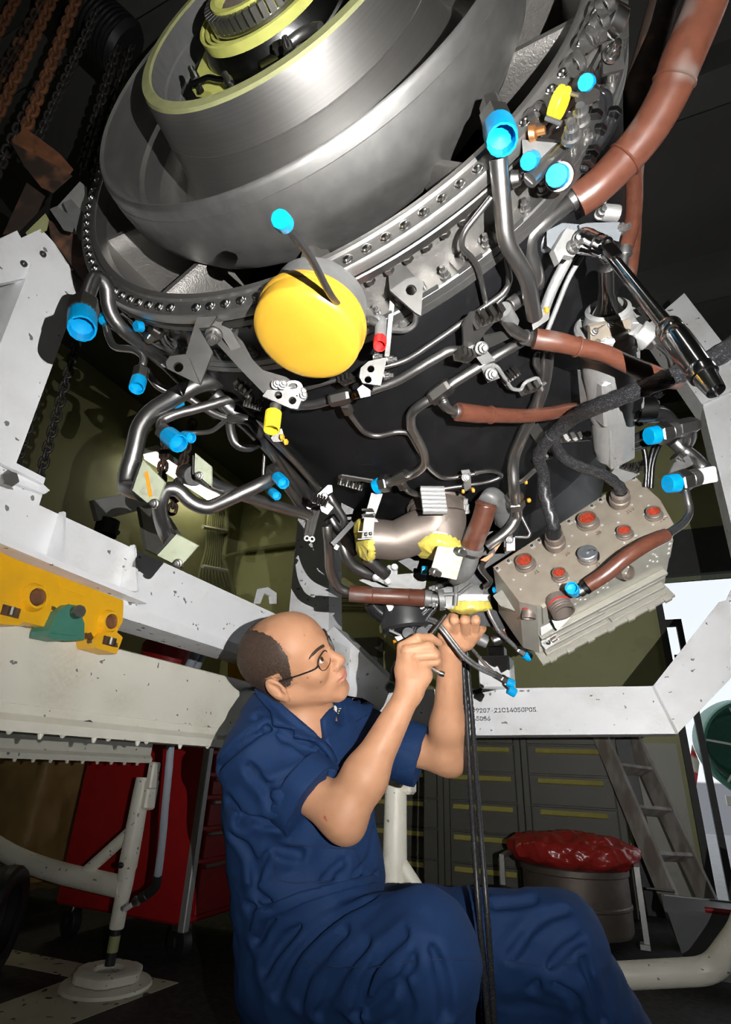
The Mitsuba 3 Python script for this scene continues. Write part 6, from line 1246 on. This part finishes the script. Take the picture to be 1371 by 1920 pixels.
# ---- head frame: HX forward, HY to his left, HZ up
CB = -CF
HX, HY, HZ = (unit(a * CR + b * CU + c * CB) for a, b, c in ((.877, .400, .266), (.147, .304, -.941), (-.457, .865, .208)))
HS = .927; HC = at(546.8, 1249.8, 1.2); HR = np.array([HX, HY, HZ])
H = lambda x, y, z: HC + HS * (x * HX + y * HY + z * HZ)
def head_d(p):
    q = (p - HC) @ HR.T / HS; I = np.eye(3); s = np.abs(q[:, 1]); m = np.c_[q[:, 0], s, q[:, 2]]       # mirrored half
    d = ell_d(q, V(-.008, 0, .043), I, (.100, .078, .085))
    d = smin(d, ell_d(q, V(.042, 0, .045), I, (.050, .063, .060)), .05)
    d = smin(d, ell_d(q, V(.050, 0, -.022), I, (.044, .056, .066)), .03)
    d = smin(d, cone_d(m, V(.0, .052, -.038), V(.070, .014, -.094), .024, .018), .035)
    d = smin(d, ell_d(q, V(.078, 0, -.098), I, (.018, .022, .018)), .022)
    d = smin(d, ell_d(m, V(.066, .043, -.016), I, (.023, .019, .019)), .025)
    d = smin(d, cone_d(m, V(.094, .0, .021), V(.082, .044, .022), .0085, .0075), .022)
    sock = ell_d(m, V(.104, .032, .004), I, (.014, .019, .012)); d = -smin(-d, sock, .016)
    eye = np.linalg.norm(m - V(.082, .031, .004), axis=1) - .0122                                        # lids over the eye ball
    slit = ell_d(m, V(.097, .032, .0036), I, (.016, .0145, .0062)); eye = -smin(-eye, slit + .0, .002); d = smin(d, eye, .006)
    d = smin(d, cone_d(q, V(.093, 0, .010), V(.112, 0, -.022), .0075, .0105), .014)
    d = smin(d, np.linalg.norm(q - V(.114, 0, -.030), axis=1) - .0112, .010)
    d = smin(d, ell_d(m, V(.102, .0125, -.034), I, (.0115, .0085, .0085)), .007)
    nos = np.linalg.norm(m - V(.110, .007, -.0425), axis=1) - .0042; d = -smin(-d, nos, .003)
    d = smin(d, ell_d(q, V(.086, 0, -.060), I, (.022, .030, .020)), .018)
    d = smin(d, ell_d(m, V(.1045, .006, -.0575), I, (.0068, .017, .0050)), .005)
    d = smin(d, ell_d(q, V(.1025, 0, -.0685), I, (.0072, .0185, .0062)), .005)
    cr = cone_d(m, V(.1105, 0, -.0630), V(.0965, .025, -.0645), .0016, .0012); d = -smin(-d, cr, .003)
    d = smin(d, cone_d(q, V(-.022, 0, -.045), V(-.045, 0, -.16), .059, .063), .03)
    # ear
    a = math.radians(14); er = np.array([[math.cos(a), 0, math.sin(a)], [0, 1, 0], [-math.sin(a), 0, math.cos(a)]])
    ear = ell_d(m, V(-.012, .0835, .000), er, (.0190, .0080, .0315)); con = ell_d(m, V(-.006, .0925, -.001), er, (.0105, .0100, .0185)); fos = ell_d(m, V(-.013, .0915, .013), er, (.0060, .0060, .0110))
    ear = -smin(-ear, con, .004); ear = -smin(-ear, fos, .003); ear = smin(ear, ell_d(m, V(.0025, .083, -.006), er, (.0042, .0060, .0075)), .003); ear = smin(ear, ell_d(m, V(-.0135, .0850, .001), er, (.0030, .0040, .0150)), .003)
    ear = smin(ear, ell_d(m, V(-.004, .0820, -.030), er, (.0080, .0052, .0080)), .005)
    return smin(d, ear, .004) * HS
# ---- arms and hands
RS, RE, RW = at(492, 1410, 1.17), at(644, 1532, 1.06), at(768, 1296, 1.13)
LS, LE, LW_ = at(700, 1385, 1.38), at(838, 1420, 1.315), at(QH(870, 690)[0], QH(870, 690)[1], 1.275)
hq = lambda x, y, d: pt(QH(x, y, d))
arms = [(RS, RE, .048, .039, .02), (RE, RE * .70 + RW * .30, .037, .0400, .03), (RE * .70 + RW * .30, RW, .0400, .0240, .03), (RE + .010 * CR - .020 * CU, RE + (RW - RE) * .04, .020, .028, .03),
        (LS, LE, .044, .037, .02), (LE, LE * .72 + LW_ * .28, .034, .0375, .03), (LE * .72 + LW_ * .28, LW_, .0375, .0240, .03), (LE + .016 * CR - .014 * CU, LE + (LW_ - LE) * .05, .019, .028, .03)]
# right hand: palm, then four fingers closed round the wrench, thumb behind
rh = {'index': ((395, 705, 1.138), (545, 615, 1.136), (668, 612, 1.160), (757, 662, 1.180)), 'middle': ((440, 738, 1.124), (655, 698, 1.120), (722, 768, 1.150), (640, 812, 1.178)),
      'ring': ((535, 795, 1.117), (705, 776, 1.116), (745, 838, 1.146), (660, 872, 1.172)), 'little': ((618, 862, 1.120), (728, 842, 1.124), (748, 896, 1.150), (680, 925, 1.168))}
rr = {'index': (.0115, .0100, .0090, .0075), 'middle': (.0120, .0105, .0092, .0078), 'ring': (.0115, .0100, .0088, .0075), 'little': (.0105, .0090, .0080, .0068)}
palmR = [(RW, hq(430, 930, 1.135), .027, .024), (RW, hq(590, 985, 1.130), .026, .021), (hq(430, 930, 1.135), hq(*rh['index'][0]), .022, .0118), (hq(470, 920, 1.132), hq(*rh['middle'][0]), .022, .0122), (hq(530, 940, 1.130), hq(*rh['ring'][0]), .020, .0116), (hq(585, 960, 1.132), hq(*rh['little'][0]), .019, .0106), (hq(430, 800, 1.148), hq(580, 910, 1.138), .015, .013)]
thumbR = [(hq(400, 960, 1.150), hq(400, 780, 1.172), .017, .0125), (hq(400, 780, 1.172), hq(520, 680, 1.185), .0125, .0105), (hq(520, 680, 1.185), hq(640, 640, 1.19), .0105, .0085)]
lh = {'index': ((935, 565, 1.255), (905, 438, 1.222), (905, 365, 1.245), (960, 330, 1.275)), 'middle': ((1025, 582, 1.248), (1012, 440, 1.214), (1015, 360, 1.240), (1050, 330, 1.275)),
      'ring': ((1108, 560, 1.252), (1118, 440, 1.220), (1115, 360, 1.240), (1120, 330, 1.28)), 'little': ((1168, 515, 1.260), (1202, 445, 1.236), (1190, 375, 1.255), (1160, 340, 1.28))}
palmL = [(LW_, hq(900, 600, 1.268), .026, .020), (LW_, hq(1010, 640, 1.262), .026, .021), (hq(900, 600, 1.268), hq(*lh['index'][0]), .020, .0150), (hq(960, 640, 1.265), hq(*lh['middle'][0]), .022, .0150), (hq(1010, 640, 1.265), hq(*lh['ring'][0]), .022, .0145), (hq(1040, 620, 1.27), hq(*lh['little'][0]), .020, .0130), (hq(930, 560, 1.262), hq(1110, 560, 1.262), .016, .015)]
thumbL = [(hq(855, 640, 1.262), hq(805, 585, 1.250), .016, .0135), (hq(805, 585, 1.250), hq(838, 485, 1.238), .0135, .0115), (hq(838, 485, 1.238), hq(882, 405, 1.245), .0115, .0090)]
def hand_d(p, palm, fingers, rad, thumb):
    d = None
    for a, b, ra, rb in palm: e = cone_d(p, a, b, ra, rb); d = e if d is None else smin(d, e, .007)
    for nm, J in fingers.items():
        J = [hq(*j) for j in J]; r = rad[nm]; e = None
        for i in range(3):
            c = cone_d(p, J[i], J[i + 1], r[i] * (1.0 if i == 0 else 1.02), r[i + 1]); e = c if e is None else smin(e, c, .003)
        d = smin(d, e, .0022)
    e = None
    for a, b, ra, rb in thumb: c = cone_d(p, a, b, ra, rb); e = c if e is None else smin(e, c, .005)
    return smin(d, e, .006)
NB = at(566, 1380, 1.215)                                             # base of the neck
def body_d(p):
    d = head_d(p)
    d = smin(d, cone_d(p, H(-.035, 0, -.12), NB, .060, .070), .03)
    d = smin(d, cone_d(p, NB, at(580, 1470, 1.25), .064, .085), .04)
    a = None
    for q0, q1, r0, r1, k in arms: e = cone_d(p, q0, q1, r0, r1); a = e if a is None else smin(a, e, k)
    a = smin(a, hand_d(p, palmR, rh, rr, thumbR), .012); a = smin(a, hand_d(p, palmL, lh, rr, thumbL), .012)
    return smin(d, a, .004)
bodyP = np.array([H(-.12, -.1, 0), H(.13, .1, .14), H(-.12, 0, .14), RE, RW, LE, LW_, LS, at(575, 1480, 1.25), hq(400, 560, 1.1), hq(1200, 300, 1.3), hq(900, 300, 1.2), RE + .06 * CR - .06 * CU])
bm_ = surface(body_d, bodyP.min(0) - .10, bodyP.max(0) + .10, .0025, margin=1.35)
v = np.asarray(bm_.vertices); q = (v - HC) @ HR.T / HS
tone = meshkit.fbm(v * 45, 3, 2)[:, None]; c = V(.40, .198, .108) * (1 - tone) + V(.47, .248, .142) * tone
lip = np.exp(-((np.abs(q[:, 1]) / .024) ** 4)) * np.exp(-(((q[:, 2] + .0625) / .0095) ** 4)) * (q[:, 0] > .088) * (q[:, 0] < .125)
c = c * (1 - .75 * lip[:, None]) + V(.46, .16, .135) * .75 * lip[:, None]
def spot(o, r, col_, k=1.0):
    global c
    w = (k * np.exp(-((np.linalg.norm(v - o, axis=1) / r) ** 4)))[:, None]; c = c * (1 - w) + V(*col_) * w
def on_surfs(f, P2, t0=.75, t1=1.9):
    R = np.array([ray(*p) for p in P2]); L = np.linalg.norm(R, axis=1); t = np.full(len(R), t0); live = np.arange(len(R))
    for _ in range(90):
        d = f(EYE + t[live, None] * R[live]); t[live] += .85 * d / L[live]
        live = live[(np.abs(d) > 5e-4) & (t[live] < t1)]
        if not len(live): break
    return EYE + t[:, None] * R
def on_surf(f, px, py): return on_surfs(f, [(px, py)])[0]
for px, py, r in ((577, 1271, .0019), (602, 1279, .0026), (627, 1258, .0018), (571, 1191, .0016)): spot(on_surf(body_d, px, py), r, (.20, .08, .05))
spot(on_surf(body_d, 609, 1533), .0034, (.38, .06, .05)); spot(on_surf(body_d, 612, 1538), .002, (.38, .06, .05))
hb = (on_surfs(head_d, [(440 + x / 3.85, 1120 + y / 3.85) for x, y in ((432, 622), (412, 575), (404, 500), (380, 430), (330, 350), (270, 290), (205, 252), (150, 235))]) - HC) @ HR.T / HS
hz_, hx_ = np.array(sorted(zip(hb[:, 2], hb[:, 0]))).T
ln_ = np.interp(q[:, 2], hz_, hx_); fz = meshkit.fbm(v * 70, 3, 4) - .5
st_q = np.maximum(np.clip((ln_ + .010 - q[:, 0] + .03 * fz) / .030, 0, 1) * (q[:, 2] > hz_[0] - .004) * (q[:, 2] < .112) * (np.abs(q[:, 1]) < .0785), np.clip((.026 - q[:, 0] + .05 * fz) / .06, 0, 1) * np.clip((q[:, 2] - .085) / .03, 0, 1) * .8) * (.5 + .5 * (meshkit.noise(v * 1100, 3) > .45))
c = c * (1 - .6 * st_q[:, None]) + V(.06, .038, .028) * .6 * st_q[:, None]
scene['m_skin'] = {'type': 'twosided', 'bsdf': {'type': 'principled', 'base_color': {'type': 'mesh_attribute', 'name': 'vertex_color'}, 'roughness': 0.52, 'specular': 0.3}}
put('body', bm_, 'm_skin', PE, smooth=True, color=c)
# eyes, brows, hair, glasses
princ('m_eye', (.72, .70, .66), .15); princ('m_iris', (.035, .018, .01), .1)
for s in (-1, 1):
    e = put('eye', lathe_at([(0, -.0115), (.006, -.0098), (.0105, -.0045), (.0115, 0), (.0105, .0045), (.006, .0098), (0, .0115)], H(.0822, .031 * s, .004), HX, 24), 'm_eye', PE, smooth=True)
    gz = unit(HX + .12 * HZ - .08 * HY); put('iris', lathe_at([(.0056, .0100), (.004, .0114), (0, .0119)], H(.0822, .031 * s, .004), gz, 20), 'm_iris', e, smooth=True)
princ('m_hair', col(lambda p, n, uv: mix((.024, .016, .012), (.12, .068, .044), smoothstep(.42, .9, noise(p.x * 1100, p.y * 1100, p.z * 1100)))), .6)
princ('m_brow', (.035, .02, .013), .6)
def hair_d(p):
    q = (p - HC) @ HR.T / HS; n = meshkit.fbm(p * 330, 2, 7) - .5; s = np.abs(q[:, 1]); w = meshkit.fbm(p * 45, 2, 9) - .5
    line = np.interp(q[:, 2], hz_, hx_)
    m = np.maximum(q[:, 0] - line - .014 * n - .004 * w, q[:, 2] - hz_[-1] - .02 * n)
    m = np.where(q[:, 2] < hz_[0], np.maximum(q[:, 0] + .030 - .01 * n, -(q[:, 2] + .070 + .02 * n)), m)
    ear = np.where((s > .0765) & (np.abs(q[:, 0] + .012) < .024) & (np.abs(q[:, 2]) < .033), .02, -1)
    return np.maximum(np.maximum(head_d(p) - .0022 - .0012 * n, np.maximum(m, ear) * HS), -(head_d(p) + .004))
hl = np.array([H(a, b, c_) for a in (-.13, .06) for b in (-.1, .1) for c_ in (-.10, .15)])
put('hair', surface(hair_d, hl.min(0), hl.max(0), .0022, margin=1.6), 'm_hair', PE, smooth=True, label='very short dark hair round a bald crown')
bw = (on_surfs(head_d, [(579, 1236), (583, 1230), (588, 1225), (594, 1219), (600, 1214.5), (606, 1211)]) - HC) @ HR.T / HS + V(.0008, -.0006, 0)
for s in (-1, 1):
    put('eyebrow', sweep(spline([H(b[0], -b[1] * s, b[2]) for b in bw], 4), np.interp(np.linspace(0, 1, 21), [0, .35, 1], [.0010, .0030, .0034]), 8), 'm_brow', PE, smooth=True)
princ('m_frame', (.012, .012, .012), .25); scene['m_lens'] = {'type': 'thindielectric', 'int_ior': 1.5}
GL = put('glasses', sweep(spline([H(.1035, -.009, .006), H(.1075, 0, .010), H(.1035, .009, .006)], 6), .0012, 8), 'm_bright', PE, label='thin black-framed glasses')
for s in (-1, 1):
    th = np.linspace(0, 2 * np.pi, 40, endpoint=False); ct, st_ = np.cos(th), np.sin(th)
    ex = np.sign(ct) * np.abs(ct) ** .75 * .0245; ez = np.sign(st_) * np.abs(st_) ** .75 * .0165
    rim = np.array([H(.1020 - .16 * abs(.0335 + a) * (abs(.0335 + a) / .05), s * (.0335 + a), .0005 + b) for a, b in zip(ex, ez)])
    half = rim[(st_ > -.15)]; put('rim', sweep(np.vstack([rim, rim[:1]]), np.where(np.r_[st_, st_[0]] > -.1, .00135, .0006), 8, cap=False), 'm_frame', GL, smooth=True)
    put('lens', trimesh.Trimesh(np.vstack([rim.mean(0), rim]), [(0, 1 + i, 1 + (i + 1) % 40) for i in range(40)], process=False), 'm_lens', GL, smooth=True)
    put('temple', sweep(spline([H(.091, s * .059, .006), H(.084, s * .0705, .007), H(.05, s * .0765, .010), H(.0, s * .0800, .014), H(-.018, s * .0805, .008), H(-.030, s * .0790, -.012)], 6), .00165, 8), 'm_frame', GL, smooth=True)
# ---- coveralls
PV = at(575, 1790, 1.17)                                              # pelvis
HRt, HLf = at(575, 1815, 1.10), at(620, 1760, 1.30)                    # hips
KR, KL = at(800, 1780, .95), at(1045, 1765, 1.17)                      # knees
AR_, AL = at(800, 2080, .98), at(1185, 2010, 1.22)                     # shins below
cl = [(at(565, 1440, 1.24), at(570, 1600, 1.20), .128, .126, .05), (at(488, 1418, 1.17), at(640, 1425, 1.34), .080, .082, .06), (at(570, 1600, 1.20), PV, .126, .138, .05), (at(498, 1520, 1.15), at(522, 1680, 1.15), .082, .085, .06), (at(610, 1540, 1.22), at(620, 1650, 1.2), .105, .112, .06),
      (HRt, KR, .104, .084, .04), (KR, AR_, .082, .088, .03), (HLf, KL, .112, .088, .05), (KL, AL, .086, .088, .04), (at(860, 1810, 1.26), at(985, 1862, 1.21), .105, .088, .05), (PV, at(590, 1900, 1.17), .138, .14, .05), (at(520, 1345, 1.235), at(560, 1400, 1.23), .070, .095, .05), (at(628, 1374, 1.285), at(705, 1390, 1.37), .073, .066, .04)]
slv = [[(at(490, 1410, 1.165), at(550, 1475, 1.12), .072, .070, .04), (at(550, 1475, 1.12), at(596, 1504, 1.085), .070, .066, .02)], [(at(690, 1392, 1.38), at(770, 1410, 1.35), .068, .064, .04), (at(770, 1410, 1.35), at(792, 1418, 1.34), .064, .060, .02)]]
cuffR = (at(589, 1500, 1.090), unit(at(640, 1545, 1.058) - at(500, 1415, 1.165))); cuffL = (at(790, 1417, 1.34), unit(at(846, 1436, 1.315) - at(700, 1385, 1.38)))
def coat_base(p):
    d = None
    for a, b, ra, rb, k in cl: e = cone_d(p, a, b, ra, rb); d = e if d is None else smin(d, e, k)
    for cones, (o, n) in zip(slv, (cuffR, cuffL)):
        s_ = None
        for a, b, ra, rb, k in cones: e = cone_d(p, a, b, ra, rb); s_ = e if s_ is None else smin(s_, e, k)
        d = smin(d, np.maximum(s_, (p - o) @ n), .022)
    return d
creases = [[(x, y) for x, y in L] for L in (
    [(410, 1475), (450, 1540), (520, 1590), (560, 1600)], [(470, 1440), (500, 1480), (512, 1510)], [(505, 1475), (530, 1468), (560, 1455)], [(430, 1500), (470, 1530), (520, 1540)],
    [(440, 1560), (470, 1600), (480, 1640)], [(500, 1600), (480, 1660), (520, 1690), (620, 1665)], [(640, 1620), (600, 1650), (540, 1672)], [(470, 1700), (560, 1672), (640, 1650), (700, 1640)],
    [(485, 1760), (520, 1710), (600, 1680)], [(500, 1820), (540, 1760), (610, 1700)], [(520, 1860), (560, 1790), (640, 1720), (700, 1690)], [(560, 1880), (590, 1810), (650, 1750)],
    [(670, 1900), (685, 1850), (720, 1790), (760, 1755)], [(690, 1890), (730, 1850), (770, 1810), (785, 1770)], [(760, 1850), (765, 1890), (740, 1920)], [(600, 1900), (640, 1830), (690, 1770)], [(810, 1780), (830, 1840), (835, 1900)],
    [(960, 1790), (1010, 1730), (1060, 1710)], [(1000, 1850), (1050, 1790), (1090, 1760)], [(1090, 1800), (1110, 1860), (1130, 1910)], [(930, 1700), (1000, 1690)], [(1040, 1840), (1080, 1870), (1090, 1920)], [(700, 1560), (690, 1610), (650, 1640)], [(660, 1440), (640, 1480), (620, 1500)], [(500, 1370), (450, 1400), (415, 1440)], [(560, 1405), (600, 1430), (620, 1450)], [(480, 1350), (530, 1385), (590, 1410)])]
CP = [on_surfs(coat_base, L) for L in creases]
CPs = [spline(P_, 4) for P_ in CP]
def coat_d(p):
    d = coat_base(p); near = np.abs(d) < .05
    if near.any():
        q = p[near]; e = np.zeros(len(q)); vtx = 0
        for i, P_ in enumerate(CPs):
            dm = None; bb = (q > P_.min(0) - .06).all(1) & (q < P_.max(0) + .06).all(1)
            if not bb.any(): continue
            qq = q[bb]; dm = np.min([cone_d(qq, P_[j], P_[j + 1], 0, 0) for j in range(0, len(P_) - 1)], axis=0)
            sgn = .0105 if i % 4 else .014
            e[bb] += sgn * np.exp(-(dm / .0085) ** 2) - .45 * sgn * np.exp(-((dm - .019) / .012) ** 2)
        w = q + .05 * np.stack([meshkit.noise(q * 7 + 9.1, 1), meshkit.noise(q * 7 + 3.3, 2), meshkit.noise(q * 7, 3)], -1)
        rdg = 1 - 2 * np.abs(meshkit.noise(w * 13, 5) - .5); e += .008 * (.62 - rdg) + .006 * (meshkit.fbm(w * 26, 2, 6) - .5)
        d = d.copy(); d[near] += e
    # neck opening and arm holes
    d = np.maximum(d, -cone_d(p, H(.0, 0, -.10), NB, .070, .076)); vz = cone_d(p, at(588, 1350, 1.16), at(606, 1400, 1.10), .036, .014); d = np.maximum(d, -vz)
    return d
cp = np.array([at(400, 1300, 1.2), at(400, 1330, 1.0), at(700, 1300, 1.5), at(560, 1960, 1.35), at(400, 1960, 1.0), at(900, 1960, .85), at(1300, 1960, 1.2), at(850, 1400, 1.4), at(1000, 1650, 1.35)])
ct_ = surface(coat_d, cp.min(0) - .10, cp.max(0) + .06, .0046, margin=1.7)
princ('m_navy', col(lambda p, n, uv: mix((.0065, .0225, .072), (.0115, .036, .108), .5 * fbm(p.x * 900, p.y * 900, p.z * 900, octaves=1) + .5 * fbm(p.x * 14, p.y * 14, p.z * 14))), .75, spec=.2, sheen=.4)
princ('m_navyseam', (.006, .020, .062), .8)
CVk = put('coverall', ct_, 'm_navy', PE, smooth=True, label='navy-blue short-sleeved coverall')
def patch(L, off, th, mat, name, parent=CVk, f=coat_d, step=.0065, label=None, puff=0.0):
    """cloth piece laid on the coverall: pixel outline, lifted off by off, thickness th"""
    from shapely.geometry import Polygon, Point
    pg = Polygon(L); b = pg.bounds; st = step * 1050 / 1.15
    ring_ = [pg.exterior.interpolate(t, normalized=True) for t in np.linspace(0, 1, max(12, int(pg.exterior.length / st)), endpoint=False)]
    P2 = [(p.x, p.y) for p in ring_]; inner = pg.buffer(-st * .5)
    P2 += [(x, y) for x in np.arange(b[0], b[2], st) for y in np.arange(b[1], b[3], st) if inner.contains(Point(x, y))]
    from scipy.spatial import Delaunay
    P2 = np.array(P2); tri = [t for t in Delaunay(P2).simplices if pg.buffer(.5).contains(Point(*P2[t].mean(0)))]
    X = on_surfs(f, P2); rad = unit(EYE - X.mean(0))
    e_ = .004; g_ = np.stack([f(X + e_ * a) - f(X - e_ * a) for a in np.eye(3)], -1) + .35 * e_ * rad; G = g_ / np.linalg.norm(g_, axis=1, keepdims=True)
    for _ in range(3): G = np.array([unit(G[np.linalg.norm(X - x, axis=1) < .02].sum(0)) for x in X])
    n = len(X); T_ = X + G * (off + th); B_ = X + G * off * .2
    tri = np.array(tri); A = np.array([np.cross(X[t[1]] - X[t[0]], X[t[2]] - X[t[0]]) @ G[t[0]] > 0 for t in tri]); tri[~A] = tri[~A][:, ::-1]
    nb = len(ring_); side = [(i, (i + 1) % nb, n + (i + 1) % nb) for i in range(nb)] + [(i, n + (i + 1) % nb, n + i) for i in range(nb)]
    m = trimesh.Trimesh(np.vstack([T_, B_]), np.vstack([tri, tri[:, ::-1] + n, np.array(side)]), process=False); trimesh.repair.fix_normals(m)
    return put(name, m, mat, parent, smooth=60, label=label)
fC = lambda x, y: (460 + x * .39, 1280 + y * .39)
coll_d = lambda p: np.minimum(coat_d(p), cone_d(p, H(-.035, 0, -.085), NB, .064, .078))
patch([fC(*q) for q in ((42, 20), (58, 75), (120, 145), (128, 215), (235, 230), (228, 272), (325, 285), (385, 345), (420, 408), (424, 380), (392, 318), (355, 285), (330, 245), (265, 190), (180, 112), (110, 62), (85, 30))], .007, .005, 'm_navy', 'collar', f=coll_d)
patch([fC(*q) for q in ((358, 180), (395, 130), (470, 80), (560, 75), (610, 100), (600, 150), (520, 195), (480, 300), (425, 395), (395, 320), (368, 270))], .006, .005, 'm_navy', 'collar', f=coll_d)
sh = at(598, 1368, 1.16)
put('undershirt', hull([at(x, y, d) for x, y, d in ((575, 1368, 1.175), (600, 1362, 1.17), (606, 1400, 1.15), (592, 1392, 1.155), (585, 1372, 1.2), (610, 1385, 1.2))]), 'm_whitefar', PE, smooth=False, label='edge of a white undershirt at the collar')
# cuffs turned up
for (o, n), r, s in ((cuffR, .0765, 1), (cuffL, .068, 1)):
    tw = lambda th, R, z: R * (1 + .035 * np.sin(3 * th + 1) + .02 * np.sin(7 * th))
    put('cuff', lathe_at([(r * .90, -.004), (r * .93, .003), (r * 1.0, .002), (r * 1.03, -.006), (r * 1.05, -.036), (r * 1.0, -.042), (r * .9, -.04)], o, n, 56, tw), 'm_navy', CVk, smooth=50)
# collar badge: silver eagle over gold chevrons
bo = on_surf(coat_d, 634, 1330); bn = unit(CB + .25 * CU); bx_ = unit(CR + .22 * CU * -1); by_ = np.cross(bn, bx_)
bp = lambda x, y: bo + bn * .019 + bx_ * x * 1.15 + by_ * y * 1.15
BD = thing('collar_badge', 'small rank badge with silver eagle and three gold chevrons pinned on the navy collar', 'badge')
put('eagle', cat(hull([bp(-.0105, .0045), bp(-.0065, .0075), bp(-.001, .004), bp(-.002, -.001), bp(-.006, -.0015)] + [bp(-.005, .003) + bn * .0025]), hull([bp(-.0055, .001), bp(-.0015, .0005), bp(-.0005, -.0045), bp(-.005, -.004)] + [bp(-.003, -.001) + bn * .002])), 'm_silver', BD, smooth=False)
princ('m_gold', (.55, .36, .05), .4)
princ('m_silver', (.5, .51, .53), .35)
for i in range(3):
    o = bp(.0055, .0045 - .0042 * i); put('chevron', cat(beam(o - bx_ * .005 - by_ * .002, o, .0016, .0020, bn, .0002), beam(o, o + bx_ * .005 - by_ * .003, .0016, .0020, bn, .0002)), 'm_gold', BD, smooth=False)
# waist belt and pocket
patch([(470, 1742), (480, 1705), (560, 1672), (640, 1652), (700, 1640), (712, 1652), (640, 1672), (565, 1695), (505, 1722), (488, 1755)], .003, .003, 'm_navy', 'belt')
for L in ([(522, 1577), (590, 1588), (665, 1592)], [(520, 1580), (518, 1640), (545, 1655), (620, 1652)], [(655, 1430), (640, 1500), (668, 1600), (700, 1640)], [(470, 1290 + 70), (455, 1400), (500, 1470), (560, 1440)], [(690, 1815), (800, 1800), (895, 1800)], [(560, 1800), (620, 1812), (690, 1815)], [(940, 1800), (1030, 1812), (1110, 1800)]):
    put('seam', sweep(spline(on_surfs(coat_d, np.array(spline(np.c_[np.array(L, float), np.zeros(len(L))], 5))[:, :2]), 1), .0011, 6), 'm_navyseam', CVk, smooth=True)
# the stool he sits on
SE = thing('work_stool', 'low dark work stool, almost wholly hidden under the seated mechanic', 'stool')
so = E(PV @ UX, PV @ AX, 0); zt = (at(545, 1920, 1.17))[2] - .14
put('seat', lathe_at([(0, zt - .04), (.17, zt - .04), (.18, zt - .03), (.18, zt - .005), (.17, zt), (0, zt)], so, ZX, 32), 'm_black', SE)
put('column', sweep([so + ZX * .04, so + ZX * (zt - .04)], .025, 16), 'm_dark', SE)
for i in range(5):
    a = i * 1.2566; d = math.cos(a) * UX + math.sin(a) * AX; put('foot', beam(so + ZX * .03, so + d * .22 + ZX * .03, .03, .03), 'm_dark', SE, smooth=False)
# tool in the right hand
WR = thing('hand_wrench', 'steel wrench with a long thin bar, gripped in the mechanic\'s right hand', 'wrench')
put('bar', sweep([hq(825, 385, 1.20), hq(668, 590, 1.178), hq(600, 700, 1.17)], .0042, 14), 'm_bright', WR); put('handle', sweep(spline([hq(600, 760, 1.165), hq(665, 890, 1.155), hq(720, 930, 1.15), hq(770, 960, 1.148)], 6), .0052, 14), 'm_bronze', WR); put('end_ball', lathe_at([(0, -.006), (.005, -.005), (.0062, 0), (.0055, .005), (0, .006)], hq(783, 965, 1.147), CR - .3 * CU, 20), 'm_bright', WR)
